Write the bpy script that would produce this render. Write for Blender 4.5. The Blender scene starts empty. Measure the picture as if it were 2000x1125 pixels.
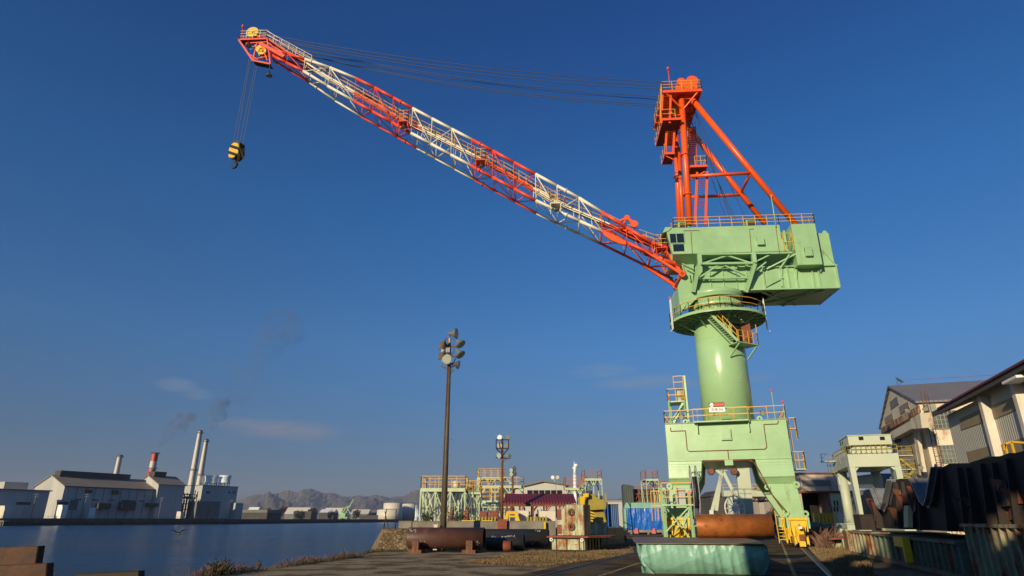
import bpy, math, random
from mathutils import Vector, Matrix
V = Vector
R = math.radians
random.seed(7)
scene = bpy.context.scene
C = scene.collection
# ---------------------------------------------------------------- camera, sky, sun, exposure
FPX = 1223.0; TH = R(20.28); CAMZ = 2.0
cd = bpy.data.cameras.new('camera'); cam = bpy.data.objects.new('camera', cd); C.objects.link(cam)
cam.location = (0, 0, CAMZ); cam.rotation_euler = (R(90) + TH, 0, 0)
cd.sensor_width = 36; cd.lens = FPX / 2000 * 36; cd.clip_start = .1; cd.clip_end = 30000
scene.camera = cam
SUN_AZ = 213.0; SUN_EL = 15.0
w = bpy.data.worlds.new('World'); scene.world = w; w.use_nodes = True
nt = w.node_tree; nt.nodes.clear()
def wn(t, **k):
    n = nt.nodes.new(t)
    for a, b in k.items(): setattr(n, a, b)
    return n
sky = wn('ShaderNodeTexSky', sky_type='NISHITA', sun_disc=False)
sky.sun_elevation = R(SUN_EL); sky.sun_rotation = R(SUN_AZ); sky.air_density = 1.0; sky.dust_density = .6; sky.ozone_density = 3.5
bg = wn('ShaderNodeBackground'); bg.inputs[1].default_value = .10
out = wn('ShaderNodeOutputWorld')
tc = wn('ShaderNodeTexCoord')
L = nt.links.new
def mth(op, a, b=None, c=None, clamp=False):
    n = wn('ShaderNodeMath', operation=op); n.use_clamp = clamp
    for i, x in enumerate((a, b, c)):
        if x is None: continue
        if isinstance(x, (int, float)): n.inputs[i].default_value = x
        else: L(x, n.inputs[i])
    return n.outputs[0]
sep = wn('ShaderNodeSeparateXYZ'); L(tc.outputs['Generated'], sep.inputs[0])
az = mth('ARCTAN2', sep.outputs[0], sep.outputs[1]); el = mth('ARCSINE', sep.outputs[2])
mp = wn('ShaderNodeMapping'); mp.inputs['Scale'].default_value = (9, 9, 42); L(tc.outputs['Generated'], mp.inputs[0])
nz = wn('ShaderNodeTexNoise'); nz.inputs['Scale'].default_value = 1.6; nz.inputs['Detail'].default_value = 7; nz.inputs['Roughness'].default_value = .62
L(mp.outputs[0], nz.inputs[0])
def px2ae(u, v):
    xc = (u - 1000) / FPX; yc = (562.5 - v) / FPX
    y = math.cos(TH) - yc * math.sin(TH); z = math.sin(TH) + yc * math.cos(TH)
    return math.atan2(xc, y), math.atan2(z, math.hypot(xc, y))
acc = None
for u, v, ra, re, amp in [(560, 840, .092, .017, 1.0), (490, 828, .06, .010, .8), (345, 752, .032, .012, .5), (385, 770, .025, .01, .45), (1180, 725, .06, .013, .42), (1255, 748, .085, .014, .6),
                          (1340, 750, .03, .008, .45), (1480, 738, .03, .008, .3), (620, 850, .04, .007, .5)]:
    a0, e0 = px2ae(u, v)
    da = mth('DIVIDE', mth('SUBTRACT', az, a0), ra); de = mth('DIVIDE', mth('SUBTRACT', el, e0), re)
    r2 = mth('ADD', mth('MULTIPLY', da, da), mth('MULTIPLY', de, de))
    g = mth('MULTIPLY', mth('SUBTRACT', 1.0, r2, clamp=True), amp)
    acc = g if acc is None else mth('MAXIMUM', acc, g)
cl = mth('MULTIPLY', acc, mth('MULTIPLY', mth('SUBTRACT', nz.outputs[0], .24), 3.2, clamp=True), clamp=True)
cmix = wn('ShaderNodeMix', data_type='RGBA'); L(cl, cmix.inputs[0]); L(sky.outputs[0], cmix.inputs[6]); cmix.inputs[7].default_value = (5.2, 4.6, 4.7, 1)
tr = wn('ShaderNodeValToRGB'); L(mth('DIVIDE', el, R(60), clamp=True), tr.inputs[0])
E_ = tr.color_ramp.elements
E_[0].position = 0; E_[0].color = (.27, .29, .43, 1); E_[1].position = 1; E_[1].color = (.16, .52, 1.0, 1)
for p_, c_ in ((.1, (.33, .43, .60, 1)), (.24, (.36, .66, .92, 1)), (.45, (.24, .72, 1.1, 1)), (.7, (.17, .58, 1.08, 1))):
    e_ = E_.new(p_); e_.color = c_
tm = wn('ShaderNodeMix', data_type='RGBA', blend_type='MULTIPLY'); tm.inputs[0].default_value = 1; L(cmix.outputs[2], tm.inputs[6]); L(tr.outputs[0], tm.inputs[7])
L(tm.outputs[2], bg.inputs[0]); L(bg.outputs[0], out.inputs[0])
sd = bpy.data.lights.new('sun', 'SUN'); sd.energy = 5.0; sd.angle = R(.55); sd.color = (1, .83, .56)
so = bpy.data.objects.new('sun', sd); C.objects.link(so)
sdir = V((math.sin(R(SUN_AZ)) * math.cos(R(SUN_EL)), math.cos(R(SUN_AZ)) * math.cos(R(SUN_EL)), math.sin(R(SUN_EL))))
so.rotation_euler = sdir.to_track_quat('Z', 'Y').to_euler(); so.location = (0, 0, 80)
scene.view_settings.view_transform = 'Standard'; scene.view_settings.look = 'None'
scene.view_settings.exposure = 0.0; scene.view_settings.gamma = 1
# ---------------------------------------------------------------- materials
def mat(name, col, rough=.5, metal=0.0, var=.12, vs=.8, rust=0.0, rcol=(.17, .06, .025), rs=.9, streak=.25, bump=0.0, bs=12, corr=None, brick=None, col2=None, spec=.5, edge=0.0):
    m = bpy.data.materials.new(name); m.use_nodes = True; t = m.node_tree; N = t.nodes; K = t.links.new
    b = N['Principled BSDF']
    def nn(ty): return N.new(ty)
    tcn = nn('ShaderNodeTexCoord')
    n1 = nn('ShaderNodeTexNoise'); n1.inputs['Scale'].default_value = vs; n1.inputs['Detail'].default_value = 6; n1.inputs['Roughness'].default_value = .6
    K(tcn.outputs['Object'], n1.inputs[0])
    r1 = nn('ShaderNodeValToRGB'); r1.color_ramp.elements[0].position = .3; r1.color_ramp.elements[1].position = .7
    c2 = col2 or tuple(min(1, c * (1 + var)) for c in col)
    r1.color_ramp.elements[0].color = (*[c * (1 - var) for c in col], 1); r1.color_ramp.elements[1].color = (*c2, 1)
    K(n1.outputs[0], r1.inputs[0]); cur = r1.outputs[0]
    rval = None
    if brick:   # (scale, mortar colour, ratio)
        bt = nn('ShaderNodeTexBrick'); bt.inputs['Scale'].default_value = 1; bt.inputs['Brick Width'].default_value = brick[0]; bt.inputs['Row Height'].default_value = brick[1]
        bt.inputs['Mortar Size'].default_value = brick[2]; bt.inputs['Color1'].default_value = (1, 1, 1, 1); bt.inputs['Color2'].default_value = ((brick[5],) * 3 + (1,)) if len(brick) > 5 else (.82, .82, .82, 1); bt.inputs['Mortar'].default_value = (brick[3],) * 3 + (1,)
        mpb = nn('ShaderNodeMapping'); mpb.inputs['Rotation'].default_value = brick[4] if len(brick) > 4 else (0, 0, 0)
        K(tcn.outputs['Object'], mpb.inputs[0]); K(mpb.outputs[0], bt.inputs[0])
        mm = nn('ShaderNodeMix'); mm.data_type = 'RGBA'; mm.blend_type = 'MULTIPLY'; mm.inputs[0].default_value = 1
        K(cur, mm.inputs[6]); K(bt.outputs[0], mm.inputs[7]); cur = mm.outputs[2]
    if rust > 0:
        mpn = nn('ShaderNodeMapping'); mpn.inputs['Scale'].default_value = (1, 1, streak); K(tcn.outputs['Object'], mpn.inputs[0])
        n2 = nn('ShaderNodeTexNoise'); n2.inputs['Scale'].default_value = rs; n2.inputs['Detail'].default_value = 9; n2.inputs['Roughness'].default_value = .72
        K(mpn.outputs[0], n2.inputs[0])
        r2 = nn('ShaderNodeValToRGB'); p = .78 - .5 * rust
        r2.color_ramp.elements[0].position = max(0, p - .05); r2.color_ramp.elements[1].position = min(1, p + .07)
        K(n2.outputs[0], r2.inputs[0])
        n3 = nn('ShaderNodeTexNoise'); n3.inputs['Scale'].default_value = rs * 5; n3.inputs['Detail'].default_value = 5; K(tcn.outputs['Object'], n3.inputs[0])
        r3 = nn('ShaderNodeValToRGB'); r3.color_ramp.elements[0].color = (*[c * .45 for c in rcol], 1); r3.color_ramp.elements[1].color = (*[min(1, c * 1.7) for c in rcol], 1)
        r3.color_ramp.elements[0].position = .3; r3.color_ramp.elements[1].position = .7
        K(n3.outputs[0], r3.inputs[0])
        mx = nn('ShaderNodeMix'); mx.data_type = 'RGBA'; K(r2.outputs[0], mx.inputs[0]); K(cur, mx.inputs[6]); K(r3.outputs[0], mx.inputs[7]); cur = mx.outputs[2]
        rm = nn('ShaderNodeMapRange'); rm.inputs[3].default_value = rough; rm.inputs[4].default_value = .9; K(r2.outputs[0], rm.inputs[0]); rval = rm.outputs[0]
    K(cur, b.inputs['Base Color'])
    if rval: K(rval, b.inputs['Roughness'])
    else:
        rm = nn('ShaderNodeMapRange'); rm.inputs[3].default_value = max(0, rough - .08); rm.inputs[4].default_value = min(1, rough + .08); K(n1.outputs[0], rm.inputs[0]); K(rm.outputs[0], b.inputs['Roughness'])
    b.inputs['Metallic'].default_value = metal; b.inputs['Specular IOR Level'].default_value = spec
    hsrc = None
    if corr:    # (axis, pitch, depth)
        wv = nn('ShaderNodeTexWave'); wv.wave_type = 'BANDS'; wv.bands_direction = corr[0]; wv.inputs['Scale'].default_value = .314159 / corr[1]; wv.inputs['Distortion'].default_value = 0
        K(tcn.outputs['Object'], wv.inputs[0])
        bp = nn('ShaderNodeBump'); bp.inputs['Strength'].default_value = 1; bp.inputs['Distance'].default_value = corr[2]; K(wv.outputs[1], bp.inputs['Height']); hsrc = bp.outputs[0]
    if bump > 0:
        n4 = nn('ShaderNodeTexNoise'); n4.inputs['Scale'].default_value = bs; n4.inputs['Detail'].default_value = 5; K(tcn.outputs['Object'], n4.inputs[0])
        bp = nn('ShaderNodeBump'); bp.inputs['Strength'].default_value = 1; bp.inputs['Distance'].default_value = bump; K(n4.outputs[0], bp.inputs['Height'])
        if hsrc: K(hsrc, bp.inputs['Normal'])
        hsrc = bp.outputs[0]
    if hsrc: K(hsrc, b.inputs['Normal'])
    return m
M = {}
M['mint'] = mat('mint_paint', (.30, .49, .245), .32, var=.11, vs=.45, rust=.2, rs=1.0, streak=.12, rcol=(.20, .27, .13), bump=.008, bs=1.3, brick=(3.4, 1.7, .014, .86, (R(90), 0, 0), .95))
M['mint_col'] = mat('mint_gloss_paint', (.31, .49, .245), .25, var=.07, vs=.35, corr=('Z', .12, .0022))
M['mint_old'] = mat('weathered_mint_paint', (.36, .42, .26), .6, var=.22, vs=.9, rust=.5, rs=1.5, rcol=(.28, .12, .05))
M['mint_gantry'] = mat('pale_mint_paint', (.46, .50, .37), .5, var=.1, vs=.3, rust=.16, rs=.6, rcol=(.25, .2, .12))
M['orange'] = mat('orange_paint', (.80, .10, .012), .33, var=.08, vs=.5, rust=.08, rs=2, rcol=(.3, .03, .01))
M['red_jib'] = mat('red_orange_paint', (.72, .065, .018), .45, var=.16, vs=.8, rust=.22, rs=1.6, rcol=(.32, .05, .02))
M['white_jib'] = mat('cream_white_paint', (.72, .66, .52), .45, var=.12, vs=.8, rust=.2, rs=1.6, rcol=(.4, .3, .18))
M['yellow'] = mat('yellow_rail_paint', (.66, .36, .03), .45, var=.12, vs=2)
M['yellow_big'] = mat('yellow_paint', (.72, .44, .015), .42, var=.1, vs=1.2, rust=.14, rs=3)
M['yellow_old'] = mat('faded_yellow_paint', (.30, .24, .035), .6, var=.2, vs=1, rust=.3, rs=2)
M['dark'] = mat('dark_steel', (.03, .03, .032), .6, var=.3, vs=2)
M['rope'] = mat('steel_rope', (.05, .05, .06), .6)
M['glass'] = mat('window_glass', (.012, .016, .02), .08, var=.3, spec=.8)
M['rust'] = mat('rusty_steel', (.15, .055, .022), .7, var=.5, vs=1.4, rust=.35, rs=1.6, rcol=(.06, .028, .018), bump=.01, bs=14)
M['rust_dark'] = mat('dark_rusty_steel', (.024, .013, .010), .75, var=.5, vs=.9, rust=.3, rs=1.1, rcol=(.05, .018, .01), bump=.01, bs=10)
M['rust_red'] = mat('red_rusty_steel', (.20, .05, .025), .75, var=.4, vs=1.2, rust=.3, rs=2)
M['rust_roll'] = mat('orange_rusty_steel', (.40, .13, .03), .42, metal=.35, var=.35, vs=1.3, rust=.36, rs=1.7, rcol=(.17, .05, .018), streak=1, bump=.008, bs=9)
M['conc'] = mat('concrete', (.21, .185, .15), .9, var=.3, vs=.8, rust=.3, rs=1, rcol=(.1, .08, .055), bump=.02, bs=8)
M['grey'] = mat('grey_paint', (.33, .34, .34), .55, var=.12)
M['white'] = mat('white_paint', (.78, .77, .74), .45, var=.08)
M['black'] = mat('black_opening', (.006, .006, .007), .9)
M['wood'] = mat('weathered_timber', (.16, .11, .07), .85, var=.4, vs=3, bump=.01)
# ---------------------------------------------------------------- geometry helpers
def ray(u, v):
    xc = (u - 1000) / FPX; yc = (562.5 - v) / FPX
    return V((xc, math.cos(TH) - yc * math.sin(TH), math.sin(TH) + yc * math.cos(TH)))
def G(u, v, z=0.0):                       # where the photo's point meets the level z
    r = ray(u, v); t = (z - CAMZ) / r.z; return V((r.x * t, r.y * t, z))
def A(u, v, Y):                           # the photo's point at distance Y ahead
    r = ray(u, v); t = Y / r.y; return V((r.x * t, Y, CAMZ + r.z * t))
class Frame:                              # a place's own axes: s to the right, w away, z up
    def __init__(s, x, y, yaw):
        s.o = V((x, y, 0)); a = R(yaw); s.yaw = a; s.e = V((math.cos(a), -math.sin(a), 0)); s.d = V((math.sin(a), math.cos(a), 0))
    def p(s, a, b, z): return s.o + s.e * a + s.d * b + V((0, 0, z))
    def pick(s, u, v, w=0.0):             # point of the plane w = const
        r = ray(u, v); k = s.o + s.d * w; t = (k.dot(s.d)) / r.dot(s.d); return V((0, 0, CAMZ)) + r * t
    def sz(s, u, v, w=0.0):
        q = s.pick(u, v, w); return ((q - s.o).dot(s.e), q.z)
    def pick_s(s, u, v, a=0.0):
        r = ray(u, v); k = s.o + s.e * a; t = (k.dot(s.e)) / r.dot(s.e); q = V((0, 0, CAMZ)) + r * t; return ((q - s.o).dot(s.d), q.z)
WF = Frame(0, 0, 0)
class MB:
    def __init__(s, F=None): s.v = []; s.f = []; s.m = []; s.sm = []; s.F = F or WF; s.k = 0
    def add(s, vs, fs, m=None, smooth=False):
        n = len(s.v); s.v += [V(q) for q in vs]
        for i, f in enumerate(fs):
            s.f.append([n + j for j in f]); s.m.append(s.k if m is None else m); s.sm.append(smooth if isinstance(smooth, bool) else smooth[i])
        return s
    def hexa(s, b, t, m=None):            # bottom 4, top 4 points
        return s.add(list(b) + list(t), [(3, 2, 1, 0), (4, 5, 6, 7), (0, 1, 5, 4), (1, 2, 6, 5), (2, 3, 7, 6), (3, 0, 4, 7)], m)
    def box(s, a0, a1, w0, w1, z0, z1, m=None):   # in the frame's axes
        P = s.F.p
        return s.hexa([P(a0, w0, z0), P(a1, w0, z0), P(a1, w1, z0), P(a0, w1, z0)], [P(a0, w0, z1), P(a1, w0, z1), P(a1, w1, z1), P(a0, w1, z1)], m)
    def tube(s, p, q, r, n=8, m=None, r2=None, caps=True):
        p = V(p); q = V(q); d = q - p
        if d.length < 1e-6: return s
        d.normalize(); u = d.orthogonal().normalized(); w = d.cross(u); r2 = r if r2 is None else r2
        vs = []
        for c, rr in ((p, r), (q, r2)):
            for i in range(n):
                a = 2 * math.pi * i / n; vs.append(c + u * math.cos(a) * rr + w * math.sin(a) * rr)
        fs = [(i, (i + 1) % n, n + (i + 1) % n, n + i) for i in range(n)]; sm = [n > 5] * n
        if caps: fs += [tuple(range(n - 1, -1, -1)), tuple(range(n, 2 * n))]; sm += [False, False]
        return s.add(vs, fs, m, sm)
    def path(s, pts, r, n=5, m=None):
        for a, b in zip(pts, pts[1:]): s.tube(a, b, r, n, m)
        return s
    def bar(s, p, q, a, b, m=None, up=V((0, 0, 1))):   # rectangular bar: a across, b along up
        p = V(p); q = V(q); d = (q - p)
        if d.length < 1e-6: return s
        d.normalize(); x = d.cross(up)
        if x.length < 1e-3: x = d.cross(V((0, 1, 0)))
        x.normalize(); y = x.cross(d); x *= a / 2; y *= b / 2
        return s.hexa([p - x - y, p + x - y, q + x - y, q - x - y], [p - x + y, p + x + y, q + x + y, q - x + y], m)
    def prism(s, pts, w0, w1, m=None):    # (s,z) outline pushed from w0 to w1
        P = s.F.p; n = len(pts)
        vs = [P(a, w0, z) for a, z in pts] + [P(a, w1, z) for a, z in pts]
        return s.add(vs, [tuple(range(n)), tuple(range(2 * n - 1, n - 1, -1))] + [((i + 1) % n, i, n + i, n + (i + 1) % n) for i in range(n)], m)
    def prism_s(s, pts, a0, a1, m=None):  # (w,z) outline pushed along s
        P = s.F.p; n = len(pts)
        vs = [P(a0, w_, z) for w_, z in pts] + [P(a1, w_, z) for w_, z in pts]
        return s.add(vs, [tuple(range(n)), tuple(range(2 * n - 1, n - 1, -1))] + [((i + 1) % n, i, n + i, n + (i + 1) % n) for i in range(n)], m)
    def plan(s, pts, z0, z1, m=None):     # (s,w) outline raised
        P = s.F.p; n = len(pts)
        vs = [P(a, b, z0) for a, b in pts] + [P(a, b, z1) for a, b in pts]
        return s.add(vs, [tuple(range(n - 1, -1, -1)), tuple(range(n, 2 * n))] + [(i, (i + 1) % n, n + (i + 1) % n, n + i) for i in range(n)], m)
    def lathe(s, c, prof, n=32, m=None, ax=V((0, 0, 1)), close=True):   # prof: (r, h)
        c = V(c); ax = V(ax).normalized(); u = ax.orthogonal().normalized(); w = ax.cross(u); vs = []; k = len(prof)
        for r, h in prof:
            for i in range(n):
                a = 2 * math.pi * i / n; vs.append(c + ax * h + (u * math.cos(a) + w * math.sin(a)) * r)
        fs = []; sm = []
        for j in range(k - 1):
            flat = abs(prof[j][1] - prof[j + 1][1]) < 1e-4
            for i in range(n): fs.append((j * n + i, j * n + (i + 1) % n, (j + 1) * n + (i + 1) % n, (j + 1) * n + i)); sm.append(not flat)
        if close: fs += [tuple(range(n - 1, -1, -1)), tuple(range((k - 1) * n, k * n))]; sm += [False, False]
        return s.add(vs, fs, m, sm)
    def rail(s, pts, h=1.05, step=1.6, r=.028, mids=1, closed=False, m=None, up=V((0, 0, 1)), n=4):
        pts = [V(q) for q in pts]
        if closed: pts = pts + [pts[0]]
        for a, b in zip(pts, pts[1:]):
            for j in range(mids + 1): s.tube(a + up * h * (j + 1) / (mids + 1), b + up * h * (j + 1) / (mids + 1), r, n, m)
            k = max(1, round((b - a).length / step))
            for i in range(k + 1): q = a.lerp(b, i / k); s.tube(q, q + up * h, r, n, m)
        return s
    def stair(s, p, q, wd, m=None, steps=None, tr=.26, rail=None):   # p bottom, q top, wd = sideways vector
        p = V(p); q = V(q); k = steps or max(2, round(abs(q.z - p.z) / .24))
        s.bar(p, q, .05, .22, m); s.bar(p + wd, q + wd, .05, .22, m)
        f = V((q.x - p.x, q.y - p.y, 0)); f = f.normalized() if f.length > 1e-3 else V((0, 1, 0))
        for i in range(1, k):
            c = p.lerp(q, i / k); s.hexa([c - f * tr / 2, c + wd - f * tr / 2, c + wd + f * tr / 2, c + f * tr / 2], [x + V((0, 0, .04)) for x in (c - f * tr / 2, c + wd - f * tr / 2, c + wd + f * tr / 2, c + f * tr / 2)], m)
        return s
    def build(s, name, mats, parent=None, bevel=0, origin=None, **tags):
        if not s.v: return None
        me = bpy.data.meshes.new(name)
        if parent is not None:
            inv = WM[parent].inverted()
        elif origin is not None: inv = Matrix.Translation(-V(origin))
        else: inv = Matrix.Identity(4)
        me.from_pydata([inv @ q for q in s.v], [], s.f)
        if not isinstance(mats, (list, tuple)): mats = [mats]
        for x in mats: me.materials.append(M[x] if isinstance(x, str) else x)
        me.polygons.foreach_set('material_index', s.m); me.polygons.foreach_set('use_smooth', s.sm); me.update()
        o = bpy.data.objects.new(name, me); C.objects.link(o)
        if parent is not None: o.parent = parent; WM[o] = WM[parent].copy()
        else: WM[o] = inv.inverted(); o.location = WM[o].translation
        if bevel:
            b = o.modifiers.new('bevel', 'BEVEL'); b.width = bevel; b.segments = 1; b.limit_method = 'ANGLE'; b.angle_limit = R(50)
        for k_, x in tags.items(): o[{'cat': 'category'}.get(k_, k_)] = x
        return o
WM = {}
def thing(name, label, cat, loc, rz=0, group=None):
    o = bpy.data.objects.new(name, None); C.objects.link(o); o.empty_display_size = .3
    o.location = loc; o.rotation_euler = (0, 0, rz); o['label'] = label; o['category'] = cat
    if group: o['group'] = group
    WM[o] = Matrix.Translation(V(loc)) @ Matrix.Rotation(rz, 4, 'Z'); return o
def kids(o): return [c for c in bpy.data.objects if c.parent == o]
def dup(root, loc, rz=0, label=None, group=None, scale=None):
    r = root.copy(); C.objects.link(r); r.location = loc; r.rotation_euler = (0, 0, rz)
    if scale: r.scale = scale
    if label: r['label'] = label
    if group: r['group'] = group
    for ch in kids(root):
        c = ch.copy(); C.objects.link(c); c.parent = r
        for g in kids(ch):
            x = g.copy(); C.objects.link(x); x.parent = c
    return r
# ---------------------------------------------------------------- water, land, hills
ZW = -1.3
def structure(o): o['kind'] = 'structure'; return o
def water_mat():
    m = bpy.data.materials.new('harbour_water'); m.use_nodes = True; N = m.node_tree.nodes; K = m.node_tree.links.new; b = N['Principled BSDF']
    b.inputs['Base Color'].default_value = (.012, .06, .15, 1); b.inputs['Specular IOR Level'].default_value = .34; b.inputs['Roughness'].default_value = .2; b.inputs['IOR'].default_value = 1.33
    t = N.new('ShaderNodeTexCoord'); mp_ = N.new('ShaderNodeMapping'); mp_.inputs['Scale'].default_value = (.35, 1.0, 1); mp_.inputs['Rotation'].default_value = (0, 0, .3); K(t.outputs['Object'], mp_.inputs[0])
    n = N.new('ShaderNodeTexNoise'); n.inputs['Scale'].default_value = .32; n.inputs['Detail'].default_value = 12; n.inputs['Roughness'].default_value = .68; K(mp_.outputs[0], n.inputs[0])
    n2 = N.new('ShaderNodeTexNoise'); n2.inputs['Scale'].default_value = .03; n2.inputs['Detail'].default_value = 3; K(mp_.outputs[0], n2.inputs[0])
    mr = N.new('ShaderNodeMapRange'); mr.inputs[1].default_value = .35; mr.inputs[2].default_value = .65; mr.inputs[3].default_value = .6; mr.inputs[4].default_value = 1.6; K(n2.outputs[0], mr.inputs[0])
    bp = N.new('ShaderNodeBump'); bp.inputs['Distance'].default_value = 2.4; K(mr.outputs[0], bp.inputs['Strength']); K(n.outputs[0], bp.inputs['Height']); K(bp.outputs[0], b.inputs['Normal'])
    return m
b = MB(); b.add([(-9000, -300, ZW), (9000, -300, ZW), (9000, 9000, ZW), (-9000, 9000, ZW)], [(0, 1, 2, 3)])
structure(b.build('water', water_mat()))
def ground_mat(name, c1, c2, sc, bump, bs, c3=None, sc2=.15):
    m = bpy.data.materials.new(name); m.use_nodes = True; N = m.node_tree.nodes; K = m.node_tree.links.new; b = N['Principled BSDF']; b.inputs['Roughness'].default_value = .93; b.inputs['Specular IOR Level'].default_value = .06
    t = N.new('ShaderNodeTexCoord'); n = N.new('ShaderNodeTexNoise'); n.inputs['Scale'].default_value = sc; n.inputs['Detail'].default_value = 10; n.inputs['Roughness'].default_value = .75; K(t.outputs['Object'], n.inputs[0])
    r = N.new('ShaderNodeValToRGB'); r.color_ramp.elements[0].position = .32; r.color_ramp.elements[1].position = .68; r.color_ramp.elements[0].color = (*c1, 1); r.color_ramp.elements[1].color = (*c2, 1); K(n.outputs[0], r.inputs[0]); cur = r.outputs[0]
    if c3:
        n2 = N.new('ShaderNodeTexNoise'); n2.inputs['Scale'].default_value = sc2; n2.inputs['Detail'].default_value = 6; K(t.outputs['Object'], n2.inputs[0]); r2 = N.new('ShaderNodeValToRGB'); r2.color_ramp.elements[0].position = .47; r2.color_ramp.elements[1].position = .58; K(n2.outputs[0], r2.inputs[0])
        mx = N.new('ShaderNodeMix'); mx.data_type = 'RGBA'; K(r2.outputs[0], mx.inputs[0]); K(cur, mx.inputs[6]); mx.inputs[7].default_value = (*c3, 1); cur = mx.outputs[2]
    K(cur, b.inputs['Base Color'])
    n3 = N.new('ShaderNodeTexNoise'); n3.inputs['Scale'].default_value = bs; n3.inputs['Detail'].default_value = 4; K(t.outputs['Object'], n3.inputs[0]); bp = N.new('ShaderNodeBump'); bp.inputs['Distance'].default_value = bump; K(n3.outputs[0], bp.inputs['Height']); K(bp.outputs[0], b.inputs['Normal'])
    return m
M['yard'] = ground_mat('yard_ground', (.10, .08, .055), (.21, .165, .105), 1.2, .03, 9, (.085, .07, .05))
M['gravel'] = ground_mat('pale_gravel', (.15, .115, .07), (.46, .36, .22), 7, .06, 13, (.14, .105, .06), .6)
M['asphalt'] = ground_mat('asphalt', (.065, .048, .032), (.17, .125, .08), 2.5, .015, 30, (.055, .042, .03), .5)
M['drygrass_soil'] = ground_mat('dry_grass_soil', (.12, .075, .035), (.24, .16, .075), 2, .05, 8)
edge = [(-30, -40), (-13.5, 5), (-11.6, 25.9), (-9.0, 39.5), (-9.35, 45.2), (-9.6, 47), (-10.5, 110), (-5, 260), (120, 420), (420, 520), (420, -40)]
b = MB(); n = len(edge); b.add([(x, y, 0) for x, y in edge] + [(x - 1.2, y, ZW - 2) for x, y in edge], [tuple(range(n - 1, -1, -1))] + [(i, (i + 1) % n, n + (i + 1) % n, n + i) for i in range(n)])
structure(b.build('ground', M['yard']))
def strip(name, pts, z, m, label=None):
    b = MB(); n = len(pts); b.add([(x, y, z) for x, y in pts], [tuple(range(n))]); return structure(b.build(name, m))
RD = V((math.sin(R(21.3)), math.cos(R(21.3)), 0)); RN = V((RD.y, -RD.x, 0))
gL = G(1246, 1079); gR = G(1565, 1072)
gYL = G(1245, 1101); gYR = G(1535, 1081)
def lane(name, p, k0, k1, half, z, m, kind='structure'):
    b = MB(); a, c = p + RD * k0, p + RD * k1; b.add([a - RN * half, a + RN * half, c + RN * half, c - RN * half], [(0, 1, 2, 3)]); 
    for i in range(4): b.v[i].z = z
    o = b.build(name, m); o['kind'] = kind; return o
mid = (gL + gR) / 2; wl = (gR - gL).dot(RN)
lane('road', mid + RN * .3, -60, 90, wl / 2 + 1.2, .004, 'asphalt')
M['yline'] = mat('worn_yellow_line', (.40, .31, .06), .8, var=.25, vs=2, rust=.55, rs=3, streak=1, rcol=(.07, .06, .05))
for g_ in (gYL, gYR): lane('road_marking', g_, -40, 70, .07, .008, 'yline')
M['rail_steel'] = mat('rail_steel', (.16, .10, .07), .4, metal=.5, var=.2)
for g_, n_ in ((gL, 0), (gR, 1)):
    for off in (0,):
        b = MB(); a, c = g_ - RD * 50, g_ + RD * 80
        b.bar(a + V((0,0,.01)), c + V((0,0,.01)), .075, .05) if False else b.bar(a + V((0, 0, .02)), c + V((0, 0, .02)), .075, .05)
        structure(b.build('rail_track', 'rail_steel'))
    lane('rail_groove', g_ + RN * .16, -50, 80, .1, .010, 'dark')
rgt = random.Random(12)
for j, (pts_, hw) in enumerate(((((600, 1122), (680, 1114), (760, 1105), (850, 1099)), .16), (((560, 1113), (680, 1104), (800, 1099), (900, 1096)), .12), (((700, 1124), (820, 1112), (930, 1108), (1040, 1104)), .2))):
    P_ = [G(u, v) for u, v in pts_]; Lf, Rt = [], []
    for a_, c_ in zip(P_, P_[1:]):
        for i in range(9): q_ = a_.lerp(c_, i / 9); k = hw * rgt.uniform(.2, 1.3); Lf.append(q_ + V((0, k, 0))); Rt.append(q_ - V((0, k * rgt.uniform(.5, 1), 0)))
    strip('tyre_rut', [(p.x, p.y) for p in Rt + Lf[::-1]], .009, mat('dark_rut_soil_%d' % j, (.075, .055, .035), .95, var=.4, vs=5, bump=.02))
rA, rB = gL - RN * 1.0 + RD * 3, gL - RN * 1.0 - RD * 40
strip('gravel_patch', [(-11.2, 26), (-9.0, 39.5), (-9.2, 45.2), (3, 48), (rA.x, rA.y), (rB.x, rB.y), (-13, 8)][::-1], .006, 'gravel')
# dry grass beds
GR1 = [G(1190, 1090), G(1240, 1079), G(1230, 1066), G(1150, 1068), G(1000, 1082), G(900, 1100), G(1060, 1108)]
strip('dry_grass_bed', [(p.x, p.y) for p in GR1], .010, 'drygrass_soil')
GR2 = [G(1580, 1072), G(1612, 1052), G(1665, 1085), G(1700, 1100), G(1720, 1180), G(1660, 1180), G(1622, 1118)]
strip('dry_grass_bed', [(p.x, p.y) for p in GR2], .012, 'drygrass_soil')
M['straw'] = mat('dry_straw', (.20, .135, .06), .8, var=.4, vs=3); M['straw_red'] = mat('dry_red_weed', (.15, .075, .045), .8, var=.35, vs=3); M['weed'] = mat('dark_weed', (.05, .065, .025), .7, var=.4, vs=3)
def inpoly(x, y, P):
    c = False; j = len(P) - 1
    for i in range(len(P)):
        if (P[i].y > y) != (P[j].y > y) and x < (P[j].x - P[i].x) * (y - P[i].y) / (P[j].y - P[i].y) + P[i].x: c = not c
        j = i
    return c
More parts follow.
